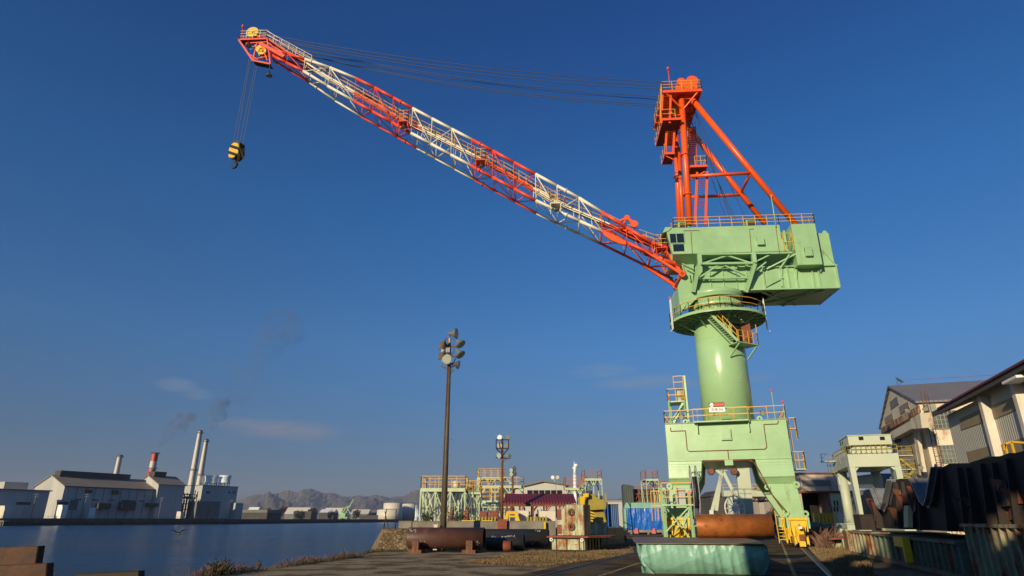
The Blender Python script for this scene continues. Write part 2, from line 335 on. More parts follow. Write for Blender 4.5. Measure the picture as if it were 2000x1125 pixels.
def blades(name, P, n, h, m, label=None, dens=None, wd=.012):
    rg = random.Random(len(P) + n); b = MB(); xs = [p.x for p in P]; ys = [p.y for p in P]; k = 0
    while k < n:
        x = rg.uniform(min(xs), max(xs)); y = rg.uniform(min(ys), max(ys))
        if not inpoly(x, y, P): continue
        k += 1
        hh = h * rg.uniform(.3, 1) * (1 + .8 * math.sin(x * 1.3) * math.sin(y * .9)); a = rg.uniform(0, 6.28); l = rg.uniform(.2, .9) * hh; q = V((x, y, 0)); t = q + V((math.cos(a) * l, math.sin(a) * l, max(.03, hh))); s_ = V((-math.sin(a), math.cos(a), 0)) * wd
        mdl = q.lerp(t, .55) + V((0, 0, hh * .15)); b.add([q - s_, q + s_, mdl + s_ * .8, t, mdl - s_ * .8], [(0, 1, 2, 3, 4)])
    o = b.build(name, m); o['kind'] = 'stuff'; return o
blades('dry_grass', GR1, 9000, .13, 'straw', wd=.014)
blades('dry_grass', GR2, 9000, .2, 'straw', wd=.014)
WD = [G(1583, 1062), G(1600, 1045), G(1622, 1052), G(1640, 1072), G(1612, 1078)]
blades('red_weeds', WD, 2500, 1.0, 'straw_red', wd=.012)
EG = [V((x, y, 0)) for x, y in ((-12.6, 15), (-11.5, 26), (-9.2, 38.5), (-8.0, 40.3), (-7.4, 40.0), (-8.6, 38), (-10.9, 25.6), (-11.9, 15))]
blades('edge_weeds', EG, 900, .34, 'straw_red', wd=.010); blades('edge_weeds', EG, 1300, .22, 'straw', wd=.012); blades('edge_weeds', EG, 1300, .2, 'weed', wd=.014)
EG3 = [V((x, y, 0)) for x, y in ((-9.25, 45.2), (-6.3, 45.8), (-4, 45.4), (-6, 44.9), (-9, 44.3), (-9.0, 39.5), (-9.3, 41))]
blades('edge_weeds', EG3, 700, .16, 'weed', wd=.016)
def shrub(p, h, r, n, label, m='weed', group='shrubs growing on the quay edge', name='shrub'):
    rg = random.Random(int(p.x * 10 + p.y)); t = thing(name, label, 'shrub', tuple(p), 0, group)
    st = MB(); lf = MB()
    for i in range(9):
        a = rg.uniform(0, 6.28); e_ = p + V((math.cos(a) * r * rg.uniform(.2, .9), math.sin(a) * r * rg.uniform(.2, .9), h * rg.uniform(.6, 1))); md = p.lerp(e_, .5) + V((rg.uniform(-.1, .1), rg.uniform(-.1, .1), .05)); st.tube(p, md, .018, 4, r2=.012); st.tube(md, e_, .012, 4, r2=.004)
        for j in range(n // 9):
            c = p.lerp(e_, rg.uniform(.3, 1.05)) + V((rg.gauss(0, 1), rg.gauss(0, 1), rg.gauss(0, 1))) * r * .16; u_ = V((rg.gauss(0, 1), rg.gauss(0, 1), rg.gauss(0, 1))).normalized(); v_ = u_.orthogonal().normalized() * .02 * (h + .6); u_ = u_ * .045 * (h + .6)
            lf.add([c - u_, c + v_, c + u_, c - v_], [(0, 1, 2, 3)])
    st.build('stem', 'wood', t); lf.build('foliage', m, t); return t
shrub(G(428, 1124), .55, .6, 360, 'dark leafy shrub at the quay edge near the bottom of the photo')
shrub(G(503, 1117), .42, .1, 60, 'thin single-stemmed weed standing up beside the water', m='straw_red')
# hills
rg = random.Random(3)
def hill(name, prof, Y, depth, rows=14, seed=1, zb=-3):
    rr = random.Random(seed); b = MB(); pts = []
    fine = []
    for (u0, v0), (u1, v1) in zip(prof, prof[1:]):
        k = max(1, int((u1 - u0) / 5))
        for i in range(k): fine.append((u0 + (u1 - u0) * i / k, v0 + (v1 - v0) * i / k + rr.uniform(-1.0, 1.0)))
    fine.append(prof[-1]); n = len(fine)
    top = [A(u, v, Y) for u, v in fine]
    vs = []
    for j in range(rows + 1):
        f = j / rows
        for i, t_ in enumerate(top):
            hgt = (t_.z - zb)
            ridge = .5 + .5 * math.sin(i * .55 + 2.2 * math.sin(i * .17 + seed)); g_ = f ** (.75 + .5 * ridge)
            z = zb + hgt * g_ + (rr.uniform(-1, 1) * hgt * .03 if 0 < j < rows else 0)
            vs.append(V((t_.x * (1 - (1 - f) * depth / Y), t_.y - depth * (1 - f), z)))
    fs = [(j * n + i, j * n + i + 1, (j + 1) * n + i + 1, (j + 1) * n + i) for j in range(rows) for i in range(n - 1)]
    b.add(vs, fs); m0 = len(b.v)
    b.add([V((t_.x * 1.25, t_.y * 1.25, zb)) for t_ in top] + [V(q) for q in top], [(i + 1, i, n + i, n + i + 1) for i in range(n - 1)])
    return structure(b.build(name, 'hillside'))
M['hillside'] = mat('wooded_hillside', (.10, .085, .06), .95, var=.35, vs=.006, bump=4, bs=.02)
hill('hills', [(380, 1008), (440, 985), (480, 972), (505, 965), (520, 968), (545, 962), (560, 957), (580, 961), (595, 954), (612, 955), (630, 963), (650, 962), (672, 970), (700, 968), (715, 970), (735, 966), (760, 972), (790, 968), (810, 958), (840, 955), (880, 950), (960, 948), (1030, 955), (1100, 962), (1160, 975), (1200, 976), (1215, 973), (1240, 978), (1330, 985), (1420, 980), (1480, 974), (1530, 985), (1640, 1000)], 6500, 1800, seed=2)
hill('hills', [(460, 990), (500, 975), (525, 960), (545, 972), (575, 985), (640, 992), (700, 980), (730, 972), (760, 985), (830, 990), (900, 1000)], 5200, 1200, seed=5)
# far shore
FA = V((-282, 369, 0)); FB = V((-207, 485, 0)); FC = V((-156, 836, 0))
def zat(p, z): return V((p.x, p.y, z))
b = MB(); shore = [V((-420, 160, 0)), FA, FB, FC, V((60, 1150, 0)), V((900, 1700, 0)), V((6500, 3800, 0)), V((6500, 9000, 0)), V((-9000, 9000, 0)), V((-9000, 160, 0))]
n = len(shore); b.add([zat(p, .6) for p in shore] + [zat(p, ZW - 2) for p in shore], [tuple(range(n - 1, -1, -1))] + [(i, (i + 1) % n, n + (i + 1) % n, n + i) for i in range(n)]); structure(b.build('far_shore', M['asphalt']))
# ---------------------------------------------------------------- the big jib crane
CX, CY = 19.5, 57.0
UF = Frame(CX, CY, 4.0)        # slewing upper works
PF = Frame(CX - .45, CY + .12, 18.0)       # portal on the rails
crane = thing('jib_crane', 'tall mint green dockside crane with a long orange and white lattice jib', 'crane', (CX, CY, 0))
Z = V((0, 0, 1))
def U(u, v, w=0.0): return UF.pick(u, v, w)
# column
ZD = 9.6                       # portal deck level
b = MB(PF); b.tube(V((CX, CY, 8.2)), V((CX, CY, 21.9)), 2.2, 96)
for z_, r_, h_ in ((ZD + .08, 2.5, .1), (13.4, 2.206, .05), (17.6, 2.206, .05), (20.0, 2.35, .15), (20.7, 2.42, .35)): b.tube(V((CX, CY, z_)), V((CX, CY, z_ + h_)), r_, 96)
col = b.build('column', 'mint_col', crane)
b = MB()
for i in range(60):
    a = 2 * math.pi * i / 60; c = V((CX + math.cos(a) * 2.32, CY + math.sin(a) * 2.32, 21.1)); b.tube(c, c + Z * .16, .045, 5)
b.build('bolt_ring', 'mint', col)
# portal body and legs
HW = 4.8; FD = 4.7; BK = 4.9
por = MB(PF)
zb = 6.55; z2 = 5.2
por.box(-HW, HW, -FD, BK, zb, ZD)
por.box(-HW - .06, HW + .06, -FD - .06, BK + .06, ZD, ZD + .07)
for sg in (-1, 1):
    for (w0, w1, w0b, w1b) in ((-FD, -FD + 1.5, -FD + .25, -FD + 1.35), (BK - 1.5, BK, BK - 1.35, BK - .25)):
        P = PF.p
        so_ = sg * HW; si = sg * 2.05
        def ring(z, a, c, w_0, w_1):
            q = [P(a, w_0, z), P(c, w_0, z), P(c, w_1, z), P(a, w_1, z)]
            return q if sg > 0 else [q[1], q[0], q[3], q[2]]
        r0 = ring(zb - .002, si, so_, w0 + .002, w1); r1 = ring(z2, sg * 2.25, so_ + sg * .03, w0 - .12 if w0 < 0 else w0, w1); r2 = ring(4.65, sg * 2.55, so_ + sg * .05, w0b, w1b); r3 = ring(2.15, sg * 3.95, so_ + sg * .35, w0b, w1b)
        por.hexa(r1, r0); por.hexa(r2, r1); por.hexa(r3, r2)
pb = por.build('portal', 'mint', crane, bevel=.03)
b = MB(PF)     # haunch plates, rivet strips and seams on the front
for sg in (-1, 1):
    a0, a1 = (-HW + .1, -2.2) if sg < 0 else (2.2, HW - .1)
    for j in range(5):
        for i in range(20): b.box(a0 + (a1 - a0) * i / 20, a0 + (a1 - a0) * i / 20 + .05, -FD - .075, -FD - .02, 5.45 + j * .2, 5.5 + j * .2)
    b.box(min(sg * HW, sg * 2.0), max(sg * HW, sg * 2.0), -FD - .07, -FD - .001, zb - .03, zb + .05)
    b.box(min(sg * HW, sg * 2.35) , max(sg * HW, sg * 2.35), -FD - .16, -FD - .1, z2 - .05, z2 + .02)
LUGS = [(sg_ * x_, -FD + .2, z_, r_) for sg_ in (-1, 1) for x_, z_, r_ in ((HW + .05, 4.55, .25), (2.7, 4.4, .22), (HW + .38, 2.4, .25), (3.8, 2.5, .25))] + [(-3.1, -FD + .1, ZD + .15, .22), (2.8, -FD + .1, ZD + .15, .22)]
for x_, w_, z_, r_ in LUGS:
    lg = MB(PF); lg.lathe(PF.p(x_, w_, z_), [(r_ * .4, -.1), (r_, -.1), (r_, .1), (r_ * .4, .1), (r_ * .4, -.1)], 16, ax=PF.d, close=False); lg.build('lifting_lug', 'mint', pb)
for a in (-2.15, 1.9): b.box(a - .03, a + .03, -FD - .3, -FD - .005, ZD - .9, ZD - .05)
b.box(-.35, .45, -FD - .22, -FD - .002, 8.1, 9.0); b.box(-.28, .38, -FD - .26, -FD - .22, 8.18, 8.92)
b.box(-.3, .35, -FD - .25, -FD - .003, zb - .45, zb - .02)
b.build('rivet_strip', 'mint', pb)
b = MB(PF)     # brown conduit on the front face
y_ = -FD - .04
for pts in ([(-4.35, 9.3), (-4.35, 9.0), (-3.15, 9.0), (-3.15, 7.45), (-3.0, 7.3), (2.9, 7.3), (3.05, 7.45), (3.05, 9.25), (4.1, 9.25), (4.2, 9.5)], [(0.05, 7.3), (.05, 6.6)]):
    b.path([PF.p(a, y_, z) for a, z in pts], .035, 5)
b.path([PF.p(a, -FD - .12, z) for a, z in [(-2.05, 6.3), (-1.8, 6.47), (1.6, 6.47), (1.95, 6.3), (2.3, 5.5), (2.9, 3.9), (3.8, 2.6)]], .05, 6)
b.build('conduit', M['rust_red'], pb)
b = MB(PF)     # portal deck railing
q = PF.p
b.rail([q(HW, -FD, ZD + .07), q(-HW, -FD, ZD + .07), q(-HW, BK, ZD + .07), q(HW, BK, ZD + .07)], closed=True, step=1.3, r=.035)
b.rail([q(-2.4, -FD - .7, ZD), q(1.9, -FD - .7, ZD)], step=1.1, r=.035)
b.build('railing', 'yellow', pb)
b = MB(PF); b.box(-2.4, 1.9, -FD - .75, -FD - .065, ZD - .06, ZD + .05)
b.box(-4.4, -3.0, -FD + .3, -FD + 2.2, ZD + 1.9, ZD + 2.0)
for a in (-4.35, -3.05):
    for w_ in (-FD + .35, -FD + 2.1): b.bar(q(a, w_, ZD), q(a, w_, ZD + 1.95), .12, .12)
b.bar(q(-3.05, -FD + .35, ZD + 1.8), q(-4.3, -FD + .35, ZD + .3), .08, .08)
b.box(-2.95, -2.75, -FD + .5, -FD + 1.6, ZD, ZD + 4.2)
b.stair(q(-4.2, -FD + .5, ZD), q(-3.1, -FD + .5, ZD + 1.9), PF.d * .7)
b.build('deck_platform', 'mint', pb)
b = MB(PF); b.box(-3.7, -3.0, -FD + .6, -FD + 1.6, ZD + 2.0, ZD + 3.0); b.build('air_vent_box', M['mint_old'], pb)
b = MB(PF); b.rail([q(-3.0, -FD + .3, ZD + 2), q(-4.4, -FD + .3, ZD + 2), q(-4.4, -FD + 2.2, ZD + 2)], step=.7, r=.035)
b.rail([q(-3.0, -FD + .35, ZD + 3.1), q(-3.8, -FD + .35, ZD + 3.1)], step=.8, r=.035)
b.build('railing', 'yellow', pb)
# side ladders and little platforms on the right flank
b = MB(PF)
for zz, ww in ((7.6, -3.6), (3.95, -3.6)):
    pass
b.box(HW + .02, HW + 1.0, -3.9, -2.8, 5.7, 5.8)
b.build('side_platform', 'mint', pb)
b = MB(PF)
b.rail([q(HW + .1, -3.9, 5.8), q(HW + 1.0, -3.9, 5.8), q(HW + 1.0, -2.8, 5.8)], h=1.3, step=.45, r=.035)
b.rail([q(HW + .1, -3.9, 8.1), q(HW + .75, -3.9, 8.1), q(HW + .75, -3.2, 8.1)], h=1.7, step=.45, r=.035)
for a in (-.2, .2): b.tube(q(HW + .3, -3.5 + a, 5.8), q(HW + .3, -3.5 + a, 9.7), .03, 4)
for i in range(13): b.tube(q(HW + .3, -3.7, 5.9 + i * .3), q(HW + .3, -3.3, 5.9 + i * .3), .02, 4)
b.build('side_ladder', 'yellow', pb)
# small lamps on poles at the deck corners
for a, w_, h in ((-4.3, -FD, 2.1), (4.0, -FD, 2.3), (4.75, -FD, 1.3)):
    b = MB(PF); b.tube(q(a, w_, ZD), q(a, w_, ZD + h), .035, 5, 0); b.lathe(q(a, w_, ZD + h), [(.07, 0), (.09, .06), (.09, .17), (.03, .22)], 10, 1)
    b.build('warning_lamp', ['mint', M['red_jib']], pb)
def flood(name, c, d, r, mats, parent, depth=1.0, n=16):
    d = V(d).normalized(); c = V(c); m_ = MB()
    m_.lathe(c, [(r * .22, -r * 1.7 * depth), (r * .3, -r * 1.2 * depth), (r * .45, -r * .8 * depth), (r * .95, 0), (r, .02)], n, 0, ax=d)
    m_.lathe(c + d * .03, [(r * .9, 0), (r * .85, .02)], n, 1, ax=d)
    return m_.build(name, mats, parent)
M['lamp_glass'] = mat('lamp_lens', (.35, .38, .32), .15, var=.1)
for a in (-3.35, 3.1): flood('floodlight', q(a, -FD - .1, ZD + .55), -PF.d + PF.e * (-.6 if a < 0 else .5) - Z * .5, .24, ['dark', 'lamp_glass'], pb)
# sign board on the column foot
def text_obj(name, txt, loc, size, rot, m, parent, ext=.004, sx=1.0):
    cu = bpy.data.curves.new(name, 'FONT'); cu.body = txt; cu.size = size; cu.extrude = ext; cu.align_x = 'CENTER'; cu.align_y = 'CENTER'
    o = bpy.data.objects.new(name, cu); C.objects.link(o)
    dg = bpy.context.evaluated_depsgraph_get(); me = bpy.data.meshes.new_from_object(o.evaluated_get(dg)); me.name = name
    C.objects.unlink(o); bpy.data.objects.remove(o)
    o = bpy.data.objects.new(name, me); C.objects.link(o); me.materials.clear(); me.materials.append(M[m] if isinstance(m, str) else m)
    mw = Matrix.Translation(V(loc)) @ rot.to_4x4() @ Matrix.Diagonal((sx, 1, 1, 1))
    if parent is not None:
        o.parent = parent; o.matrix_basis = WM[parent].inverted() @ mw
    else: o.matrix_basis = mw
    WM[o] = mw; return o
def facing(F): return Matrix((F.e, Z, -F.d)).transposed()      # text lying in the plane w = const, read from the front
b = MB(PF); b.box(-1.05, .2, -FD - .80, -FD - .76, ZD + .72, ZD + 1.5, 0); b.box(-1.05, .2, -FD - .81, -FD - .80, ZD + 1.12, ZD + 1.5, 1); sgn = b.build('sign_board', ['white', M['rust_red']], pb)
b = MB(PF); b.lathe(PF.p(-.82, -FD - .812, ZD + 1.31), [(.16, 0), (.16, .006)], 20, 0, ax=-PF.d); b.box(-.9, -.74, -FD - .824, -FD - .819, ZD + 1.28, ZD + 1.33, 1); b.build('emblem', ['white', M['red_jib']], sgn)
for i in range(4): b = MB(PF); b.box(-.58 + i * .19, -.43 + i * .19, -FD - .822, -FD - .811, ZD + 1.2 + .02 * (i % 2), ZD + 1.42); b.build('red_character', 'red_jib', sgn)
text_obj('lettering', '定格 50t', PF.p(-.42, -FD - .815, ZD + .9), .27, facing(PF), 'dark', sgn)
# bogies
def bogie(a, w_):
    t = MB(PF); z = 2.15
    t.box(a - .75, a + .75, w_ - .75, w_ + .75, 1.95, 2.15)
    t.prism([(a - .62, 1.95), (a + .62, 1.95), (a + .48, 1.1), (a + .42, .75), (a - .42, .75), (a - .48, 1.1)], w_ - .6, w_ + .6)
    t.prism_s([(w_ - 1.5, .35), (w_ - 1.5, .8), (w_ - .5, 1.25), (w_ + .5, 1.25), (w_ + 1.5, .8), (w_ + 1.5, .35)], a - .32, a + .32)
    t.box(a - .5, a - .34, w_ - 1.7, w_ + 1.7, .25, .75); t.box(a + .34, a + .5, w_ - 1.7, w_ + 1.7, .25, .75)
    t.box(a - .22, a + .22, w_ - 2.05, w_ - 1.8, .1, .45)
    t.hexa([PF.p(a - .2, w_ - 2.0, .45), PF.p(a + .2, w_ - 2.0, .45), PF.p(a + .2, w_ - .62, .45), PF.p(a - .2, w_ - .62, .45)], [PF.p(a - .3, w_ - 1.1, 1.55), PF.p(a + .3, w_ - 1.1, 1.55), PF.p(a + .3, w_ - .61, 1.55), PF.p(a - .3, w_ - .61, 1.55)])
    for k in (-.52, .46): t.prism_s([(w_ - 1.7, .15), (w_ - 1.75, .5), (w_ - 1.4, .85), (w_ - .9, .85), (w_ - .75, .3)], a + k, a + k + .06)
    t.box(a - .66, a - .56, w_ - .8, w_ - .61, 1.1, 1.95); t.box(a + .56, a + .66, w_ - .8, w_ - .61, 1.1, 1.95)
    o = t.build('bogie', 'yellow_big', crane, bevel=.025); t = MB(PF); t.box(a - .82, a - .68, w_ - .85, w_ + .7, 1.35, 2.16); t.box(a + .68, a + .82, w_ - .85, w_ + .7, 1.35, 2.16); t.build('side_plate', 'mint', o)
    for k in (-1.1, 1.1):
        x = MB(PF); x.lathe(PF.p(a, w_ + k, .38), [(.3, -.16), (.38, -.16), (.38, -.1), (.33, -.09), (.33, .09), (.38, .1), (.38, .16), (.3, .16)], 20, ax=PF.e); x.build('wheel', 'dark', o)
    return o
bl = {}
for a in (-4.55, 4.55):
    for w_ in (-3.9, 4.1): bl[(a, w_)] = bogie(a, w_)
fr = bl[(4.55, -3.9)]
b = MB(PF); b.stair(PF.p(3.6, -5.2, .3), PF.p(3.6, -4.4, 1.75), PF.e * -.6, rail=None)
b.rail([PF.p(3.55, -5.2, .3), PF.p(3.55, -4.4, 1.75)], h=.9, step=.5, r=.03); b.rail([PF.p(3.0, -5.2, .3), PF.p(3.0, -4.4, 1.75)], h=.9, step=.5, r=.03); b.build('step_ladder', 'yellow_big', fr)
b = MB(PF); b.box(4.4, 4.65, -6.0, -5.8, 1.35, 1.5, 0); b.tube(PF.p(4.5, -5.9, 1.5), PF.p(4.5, -5.9, 1.66), .08, 8, 1); b.box(4.36, 4.72, -6.05, -6.01, .55, .95, 2); b.build('travel_alarm', ['white', M['red_jib'], M['rust_red']], fr)
# left leg: access tower with stairs, cable reel, electrical cabinet
TWF = Frame(PF.o.x + PF.e.x * 1.0, PF.o.y + PF.e.y * 1.0, 18.0)
b = MB(TWF)
for a in (-6.3, -4.2): b.bar(TWF.p(a, -7.2, 0), TWF.p(a, -7.2, 4.6 if a < -5 else 3.9), .16, .16); b.bar(TWF.p(a, -5.4, 0), TWF.p(a, -5.4, 3.9), .14, .14)
b.box(-6.3, -3.9, -7.3, -5.3, 3.0, 3.1); b.bar(TWF.p(-6.3, -7.2, 1.0), TWF.p(-4.3, -7.2, 2.9), .1, .1); b.bar(TWF.p(-4.2, -7.2, .6), TWF.p(-4.2, -5.4, 2.9), .1, .1); b.bar(TWF.p(-4.9, -7.2, 1.4), TWF.p(-4.2, -7.2, 2.9), .09, .09)
b.bar(TWF.p(-6.2, -5.4, .3), TWF.p(-4.3, -5.4, 2.9), .09, .09); b.bar(TWF.p(-4.3, -5.4, .3), TWF.p(-6.2, -5.4, 2.9), .09, .09)
b.box(-4.1, -2.9, -7.2, -6.0, 1.5, 1.56)
for a in (-4.1, -2.9): b.bar(TWF.p(a, -7.15, 0), TWF.p(a, -7.15, 1.5), .1, .1)
b.stair(TWF.p(-3.0, -7.2, .1), TWF.p(-3.0, -6.0, 1.5), TWF.e * .6)
b.bar(TWF.p(-4.1, -7.15, .4), TWF.p(-2.9, -7.15, 1.45), .08, .08)
tw = b.build('access_tower', 'mint', crane)
b = MB(TWF); b.rail([TWF.p(-6.3, -7.25, 3.1), TWF.p(-3.95, -7.25, 3.1), TWF.p(-3.95, -5.4, 3.1)], h=1.6, step=1.0, r=.035, mids=2)
b.rail([TWF.p(-7.15, -7.2, 1.9), TWF.p(-6.4, -7.2, 1.9)], h=2.2, step=.28, r=.035, mids=1); b.build('railing', 'yellow', tw)
b = MB(TWF); b.box(-5.2, -4.5, -7.0, -6.6, 3.1, 4.3); b.build('electrical_cabinet', 'grey', tw, bevel=.02)
b = MB(TWF); b.box(-4.35, -4.05, -7.1, -6.8, 3.1, 4.0); b.build('call_box', 'orange', tw)
b = MB(PF); c = PF.p(-2.8, -6.4, 4.0)
ax = (PF.e * 1.0 + PF.d * .1).normalized()
for o_ in (-.22, .22):
    b.lathe(c + ax * o_, [(2.0, -.03), (2.06, -.03), (2.06, .03), (2.0, .03), (2.0, -.03)], 40, 0, ax=ax, close=False)
    for i in range(12):
        a = math.pi * 2 * i / 12; uu = ax.orthogonal().normalized(); v_ = ax.cross(uu); b.tube(c + ax * o_, c + ax * o_ + (uu * math.cos(a) + v_ * math.sin(a)) * 2.0, .025, 4, 0)
b.lathe(c, [(1.2, -.2), (1.2, .2)], 32, 1, ax=ax); b.tube(c - ax * .5, c + ax * .4, .15, 10, 0)
b.bar(c - ax * .4, PF.p(-4.6, -4.9, 3.2), .14, .14, 0)
b.build('cable_reel', ['grey', 'dark'], crane)
# round platform
ZR = 19.6; RR = 4.35
b = MB(UF); cc = V((CX, CY, 0))
n = 48
b.lathe(cc, [(RR, ZR - .18), (RR, ZR + .08), (RR - .06, ZR + .08), (RR - .06, ZR - .18), (RR, ZR - .18)], 64, 0, close=False)
b.lathe(cc, [(2.25, ZR - .02), (RR - .06, ZR - .02), (RR - .06, ZR + .01), (2.25, ZR + .01)], 64, 1, close=False)
for i in range(24):
    a = 2 * math.pi * i / 24; d_ = V((math.cos(a), math.sin(a), 0)); b.bar(cc + d_ * 2.15 + Z * (ZR - .14), cc + d_ * (RR - .08) + Z * (ZR - .1), .07, .16, 0)
    if i % 3 == 0: b.bar(cc + d_ * 2.15 + Z * (ZR - 1.0), cc + d_ * 3.6 + Z * (ZR - .2), .08, .1, 0)
for rr in (2.9, 3.6):
    for i in range(48):
        a = 2 * math.pi * i / 48; a2 = 2 * math.pi * (i + 1) / 48; b.bar(cc + V((math.cos(a), math.sin(a), 0)) * rr + Z * (ZR - .08), cc + V((math.cos(a2), math.sin(a2), 0)) * rr + Z * (ZR - .08), .05, .1, 0)
M['grate'] = mat('mint_grating', (.12, .24, .15), .6, var=.3, vs=4)
rp = b.build('round_platform', ['mint', 'grate'], crane)
b = MB(); pts = [cc + V((math.cos(2 * math.pi * i / 28), math.sin(2 * math.pi * i / 28), 0)) * (RR - .05) + Z * (ZR + .08) for i in range(28)]
b.rail(pts, closed=True, step=3, r=.035)
pts = [cc + V((math.cos(2 * math.pi * i / 24), math.sin(2 * math.pi * i / 24), 0)) * 2.75 + Z * (ZR + .08) for i in range(24)]
b.rail(pts[14:24], step=3, r=.03)
b.build('railing', 'yellow', rp)
for a in (188, 352):
    b = MB(); d_ = V((math.cos(R(a)), math.sin(R(a)), 0)); c = cc + d_ * (RR + .12) + Z * (ZR - .9)
    for o_ in (-.12, .12): b.tube(c + d_.cross(Z) * o_, c + d_.cross(Z) * o_ + Z * 3.0, .035, 5, 0)
    for i in range(7): b.tube(c + d_.cross(Z) * -.2 + Z * (.5 + i * .3), c + d_.cross(Z) * .2 + Z * (.5 + i * .3), .03, 4, 0)
    b.lathe(c + Z * 3.0, [(.08, 0), (.1, .06), (.1, .2), (.03, .25)], 8, 1); b.tube(c, c + d_ * .25 - Z * .2, .03, 4, 0); b.build('warning_lamp', ['white', M['red_jib']], rp)
# landing with door on the column
LA = R(-62)      # direction of the door on the column (towards the viewer's right)
ld = V((math.cos(LA), math.sin(LA), 0)); lt = V((-ld.y, ld.x, 0))
zl = 16.75
b = MB(); c0 = cc + ld * 2.1
b.hexa([c0 + lt * -1.2 + Z * (zl - .08), c0 + ld * 1.3 + lt * -1.2 + Z * (zl - .08), c0 + ld * 1.3 + lt * 1.2 + Z * (zl - .08), c0 + lt * 1.2 + Z * (zl - .08)], [c0 + lt * -1.2 + Z * zl, c0 + ld * 1.3 + lt * -1.2 + Z * zl, c0 + ld * 1.3 + lt * 1.2 + Z * zl, c0 + lt * 1.2 + Z * zl])
for k in (-1.1, 1.1): b.bar(c0 + lt * k + Z * (zl - 1.1), c0 + ld * 1.25 + lt * k + Z * (zl - .1), .1, .1)
s0 = c0 + ld * .5 + lt * -1.2 + Z * zl; s1 = cc + V((math.cos(R(-128)), math.sin(R(-128)), 0)) * 3.1 + Z * (ZR - .1)
b.stair(s0, s1, V((.25, -.75, 0)), steps=14)
lp = b.build('landing', 'mint', crane)
b = MB(); b.rail([c0 + lt * -1.2 + ld * 1.3 + Z * zl, c0 + lt * 1.2 + ld * 1.3 + Z * zl, c0 + lt * 1.2 + Z * zl], step=.6, r=.035); wd = V((.25, -.75, 0)); b.rail([s0 + wd, s1 + wd], step=.8, r=.035); b.rail([s0, s1], step=.8, r=.03)
b.tube(c0 + lt * 1.3 + ld * 1.2 + Z * (zl - .2), c0 + lt * 1.3 + ld * 1.2 + Z * (zl + 1.9), .04, 5)
b.build('railing', 'yellow', lp)
b = MB(); c1 = cc + ld * 2.12
b.hexa([c1 + lt * -.5 + Z * (zl + .1), c1 + ld * .16 + lt * -.5 + Z * (zl + .1), c1 + ld * .16 + lt * .5 + Z * (zl + .1), c1 + lt * .5 + Z * (zl + .1)], [c1 + lt * -.5 + Z * (zl + 2.1), c1 + ld * .16 + lt * -.5 + Z * (zl + 2.1), c1 + ld * .16 + lt * .5 + Z * (zl + 2.1), c1 + lt * .5 + Z * (zl + 2.1)], 0)
c2 = c1 + ld * .16 + lt * .55
b.hexa([c2 + Z * (zl + .1), c2 + ld * .75 + lt * .3 + Z * (zl + .1), c2 + ld * .75 + lt * .36 + Z * (zl + .1), c2 + lt * .06 + Z * (zl + .1)], [c2 + Z * (zl + 2.1), c2 + ld * .75 + lt * .3 + Z * (zl + 2.1), c2 + ld * .75 + lt * .36 + Z * (zl + 2.1), c2 + lt * .06 + Z * (zl + 2.1)], 1)
b.build('door', ['black', M['rust_red']], lp)
# ---- machinery house and main girder
WN = -2.7; WFr = 2.9
def Q(u, v, w=WN): return UF.sz(u, v, w)
def q2(x, y, w=WN): return UF.sz(1260 + x / 3.75, 400 + y / 3.75, w)
a0, zt = q2(150, 170); a1 = q2(985, 152)[0]; ztr = zt
cab_b = q2(205, 362)[1]; zc = q2(185, 412, WN)[1]
a2 = q2(1080, 355)[0]; al = q2(205, 362)[0]
zplat = q2(1000, 245)[1]
h = MB(UF)
h.prism([(a0, zt), (al, cab_b), (a1 + .55, cab_b), (a1, zplat), (a1, zt)], WN, WFr - 2.2)
h.prism([(a1 + .002, zplat), (a1 + .55, cab_b), (a2, cab_b), (a2, zplat)], WN + .002, WN + 1.0) if False else None
h.box(a1 - 1.5, a2, WN + .05, 1.5, cab_b - .22, cab_b - .003)
h.box(a1 + .6, q2(1072, 300)[0] + .1, WN + 1.1, WFr - 2.3, cab_b, zt - .1)
b3, b3r = q2(1072, 165)[0], q2(1250, 165)[0]; zb3 = q2(1285, 437)[1]
h.box(b3, b3r, WN - .02, WFr - 2.0, zb3, zt + .02)
c0_, c1_ = q2(1250, 205, WN + 1.2)[0], q2(1345, 205, WN + 1.2)[0]; zt3 = q2(1335, 205, WN + 1.2)[1]
h.box(b3r + .01, c1_, WN + 1.2, WFr - 2.4, zb3 - .3, zt3)
h.tube(UF.p(c1_ - .3, WN + 1.3, zt3 + .1), UF.p(c1_ - .3, WN + 1.5, zt3 + .1), .22, 12)
house = h.build('machinery_house', 'mint', crane, bevel=.03)
# cab front under-body
h = MB(UF); al2 = q2(180, 412, WN + .2)[0]
h.hexa([UF.p(al + .1, WN + 1.6, cab_b - .6), UF.p(al + 2.7, WN + 1.6, cab_b - .6), UF.p(al + 2.7, 1.2, cab_b - .6), UF.p(al + .1, 1.2, cab_b - .6)], [UF.p(al + .0, WN + .01, cab_b), UF.p(al + 3.4, WN + .01, cab_b), UF.p(al + 3.4, 1.4, cab_b), UF.p(al + .0, 1.4, cab_b)])
h.build('cab_floor', 'mint', house)
h = MB(UF); F_ = UF
x0, z1 = q2(177, 213); x1, z0 = q2(290, 280)
h.box(x0, x1, WN - .03, WN - .004, z0, z1, 0); h.box(x0 + .6, x0 + .66, WN - .05, WN - .03, z0, z1, 1)
x0b, z1b = q2(203, 290); x1b, z0b = q2(288, 340); h.box(x0b, x1b, WN - .03, WN - .004, z0b, z1b, 0)
h.bar(F_.p(x0 - .08, WN - .03, z1 + .06), F_.p(x1 + .08, WN - .03, z1 + .06), .05, .08, 1)
for zz in (z0, z1): h.bar(F_.p(x0, WN - .04, zz), F_.p(x1, WN - .04, zz), .04, .05, 1)
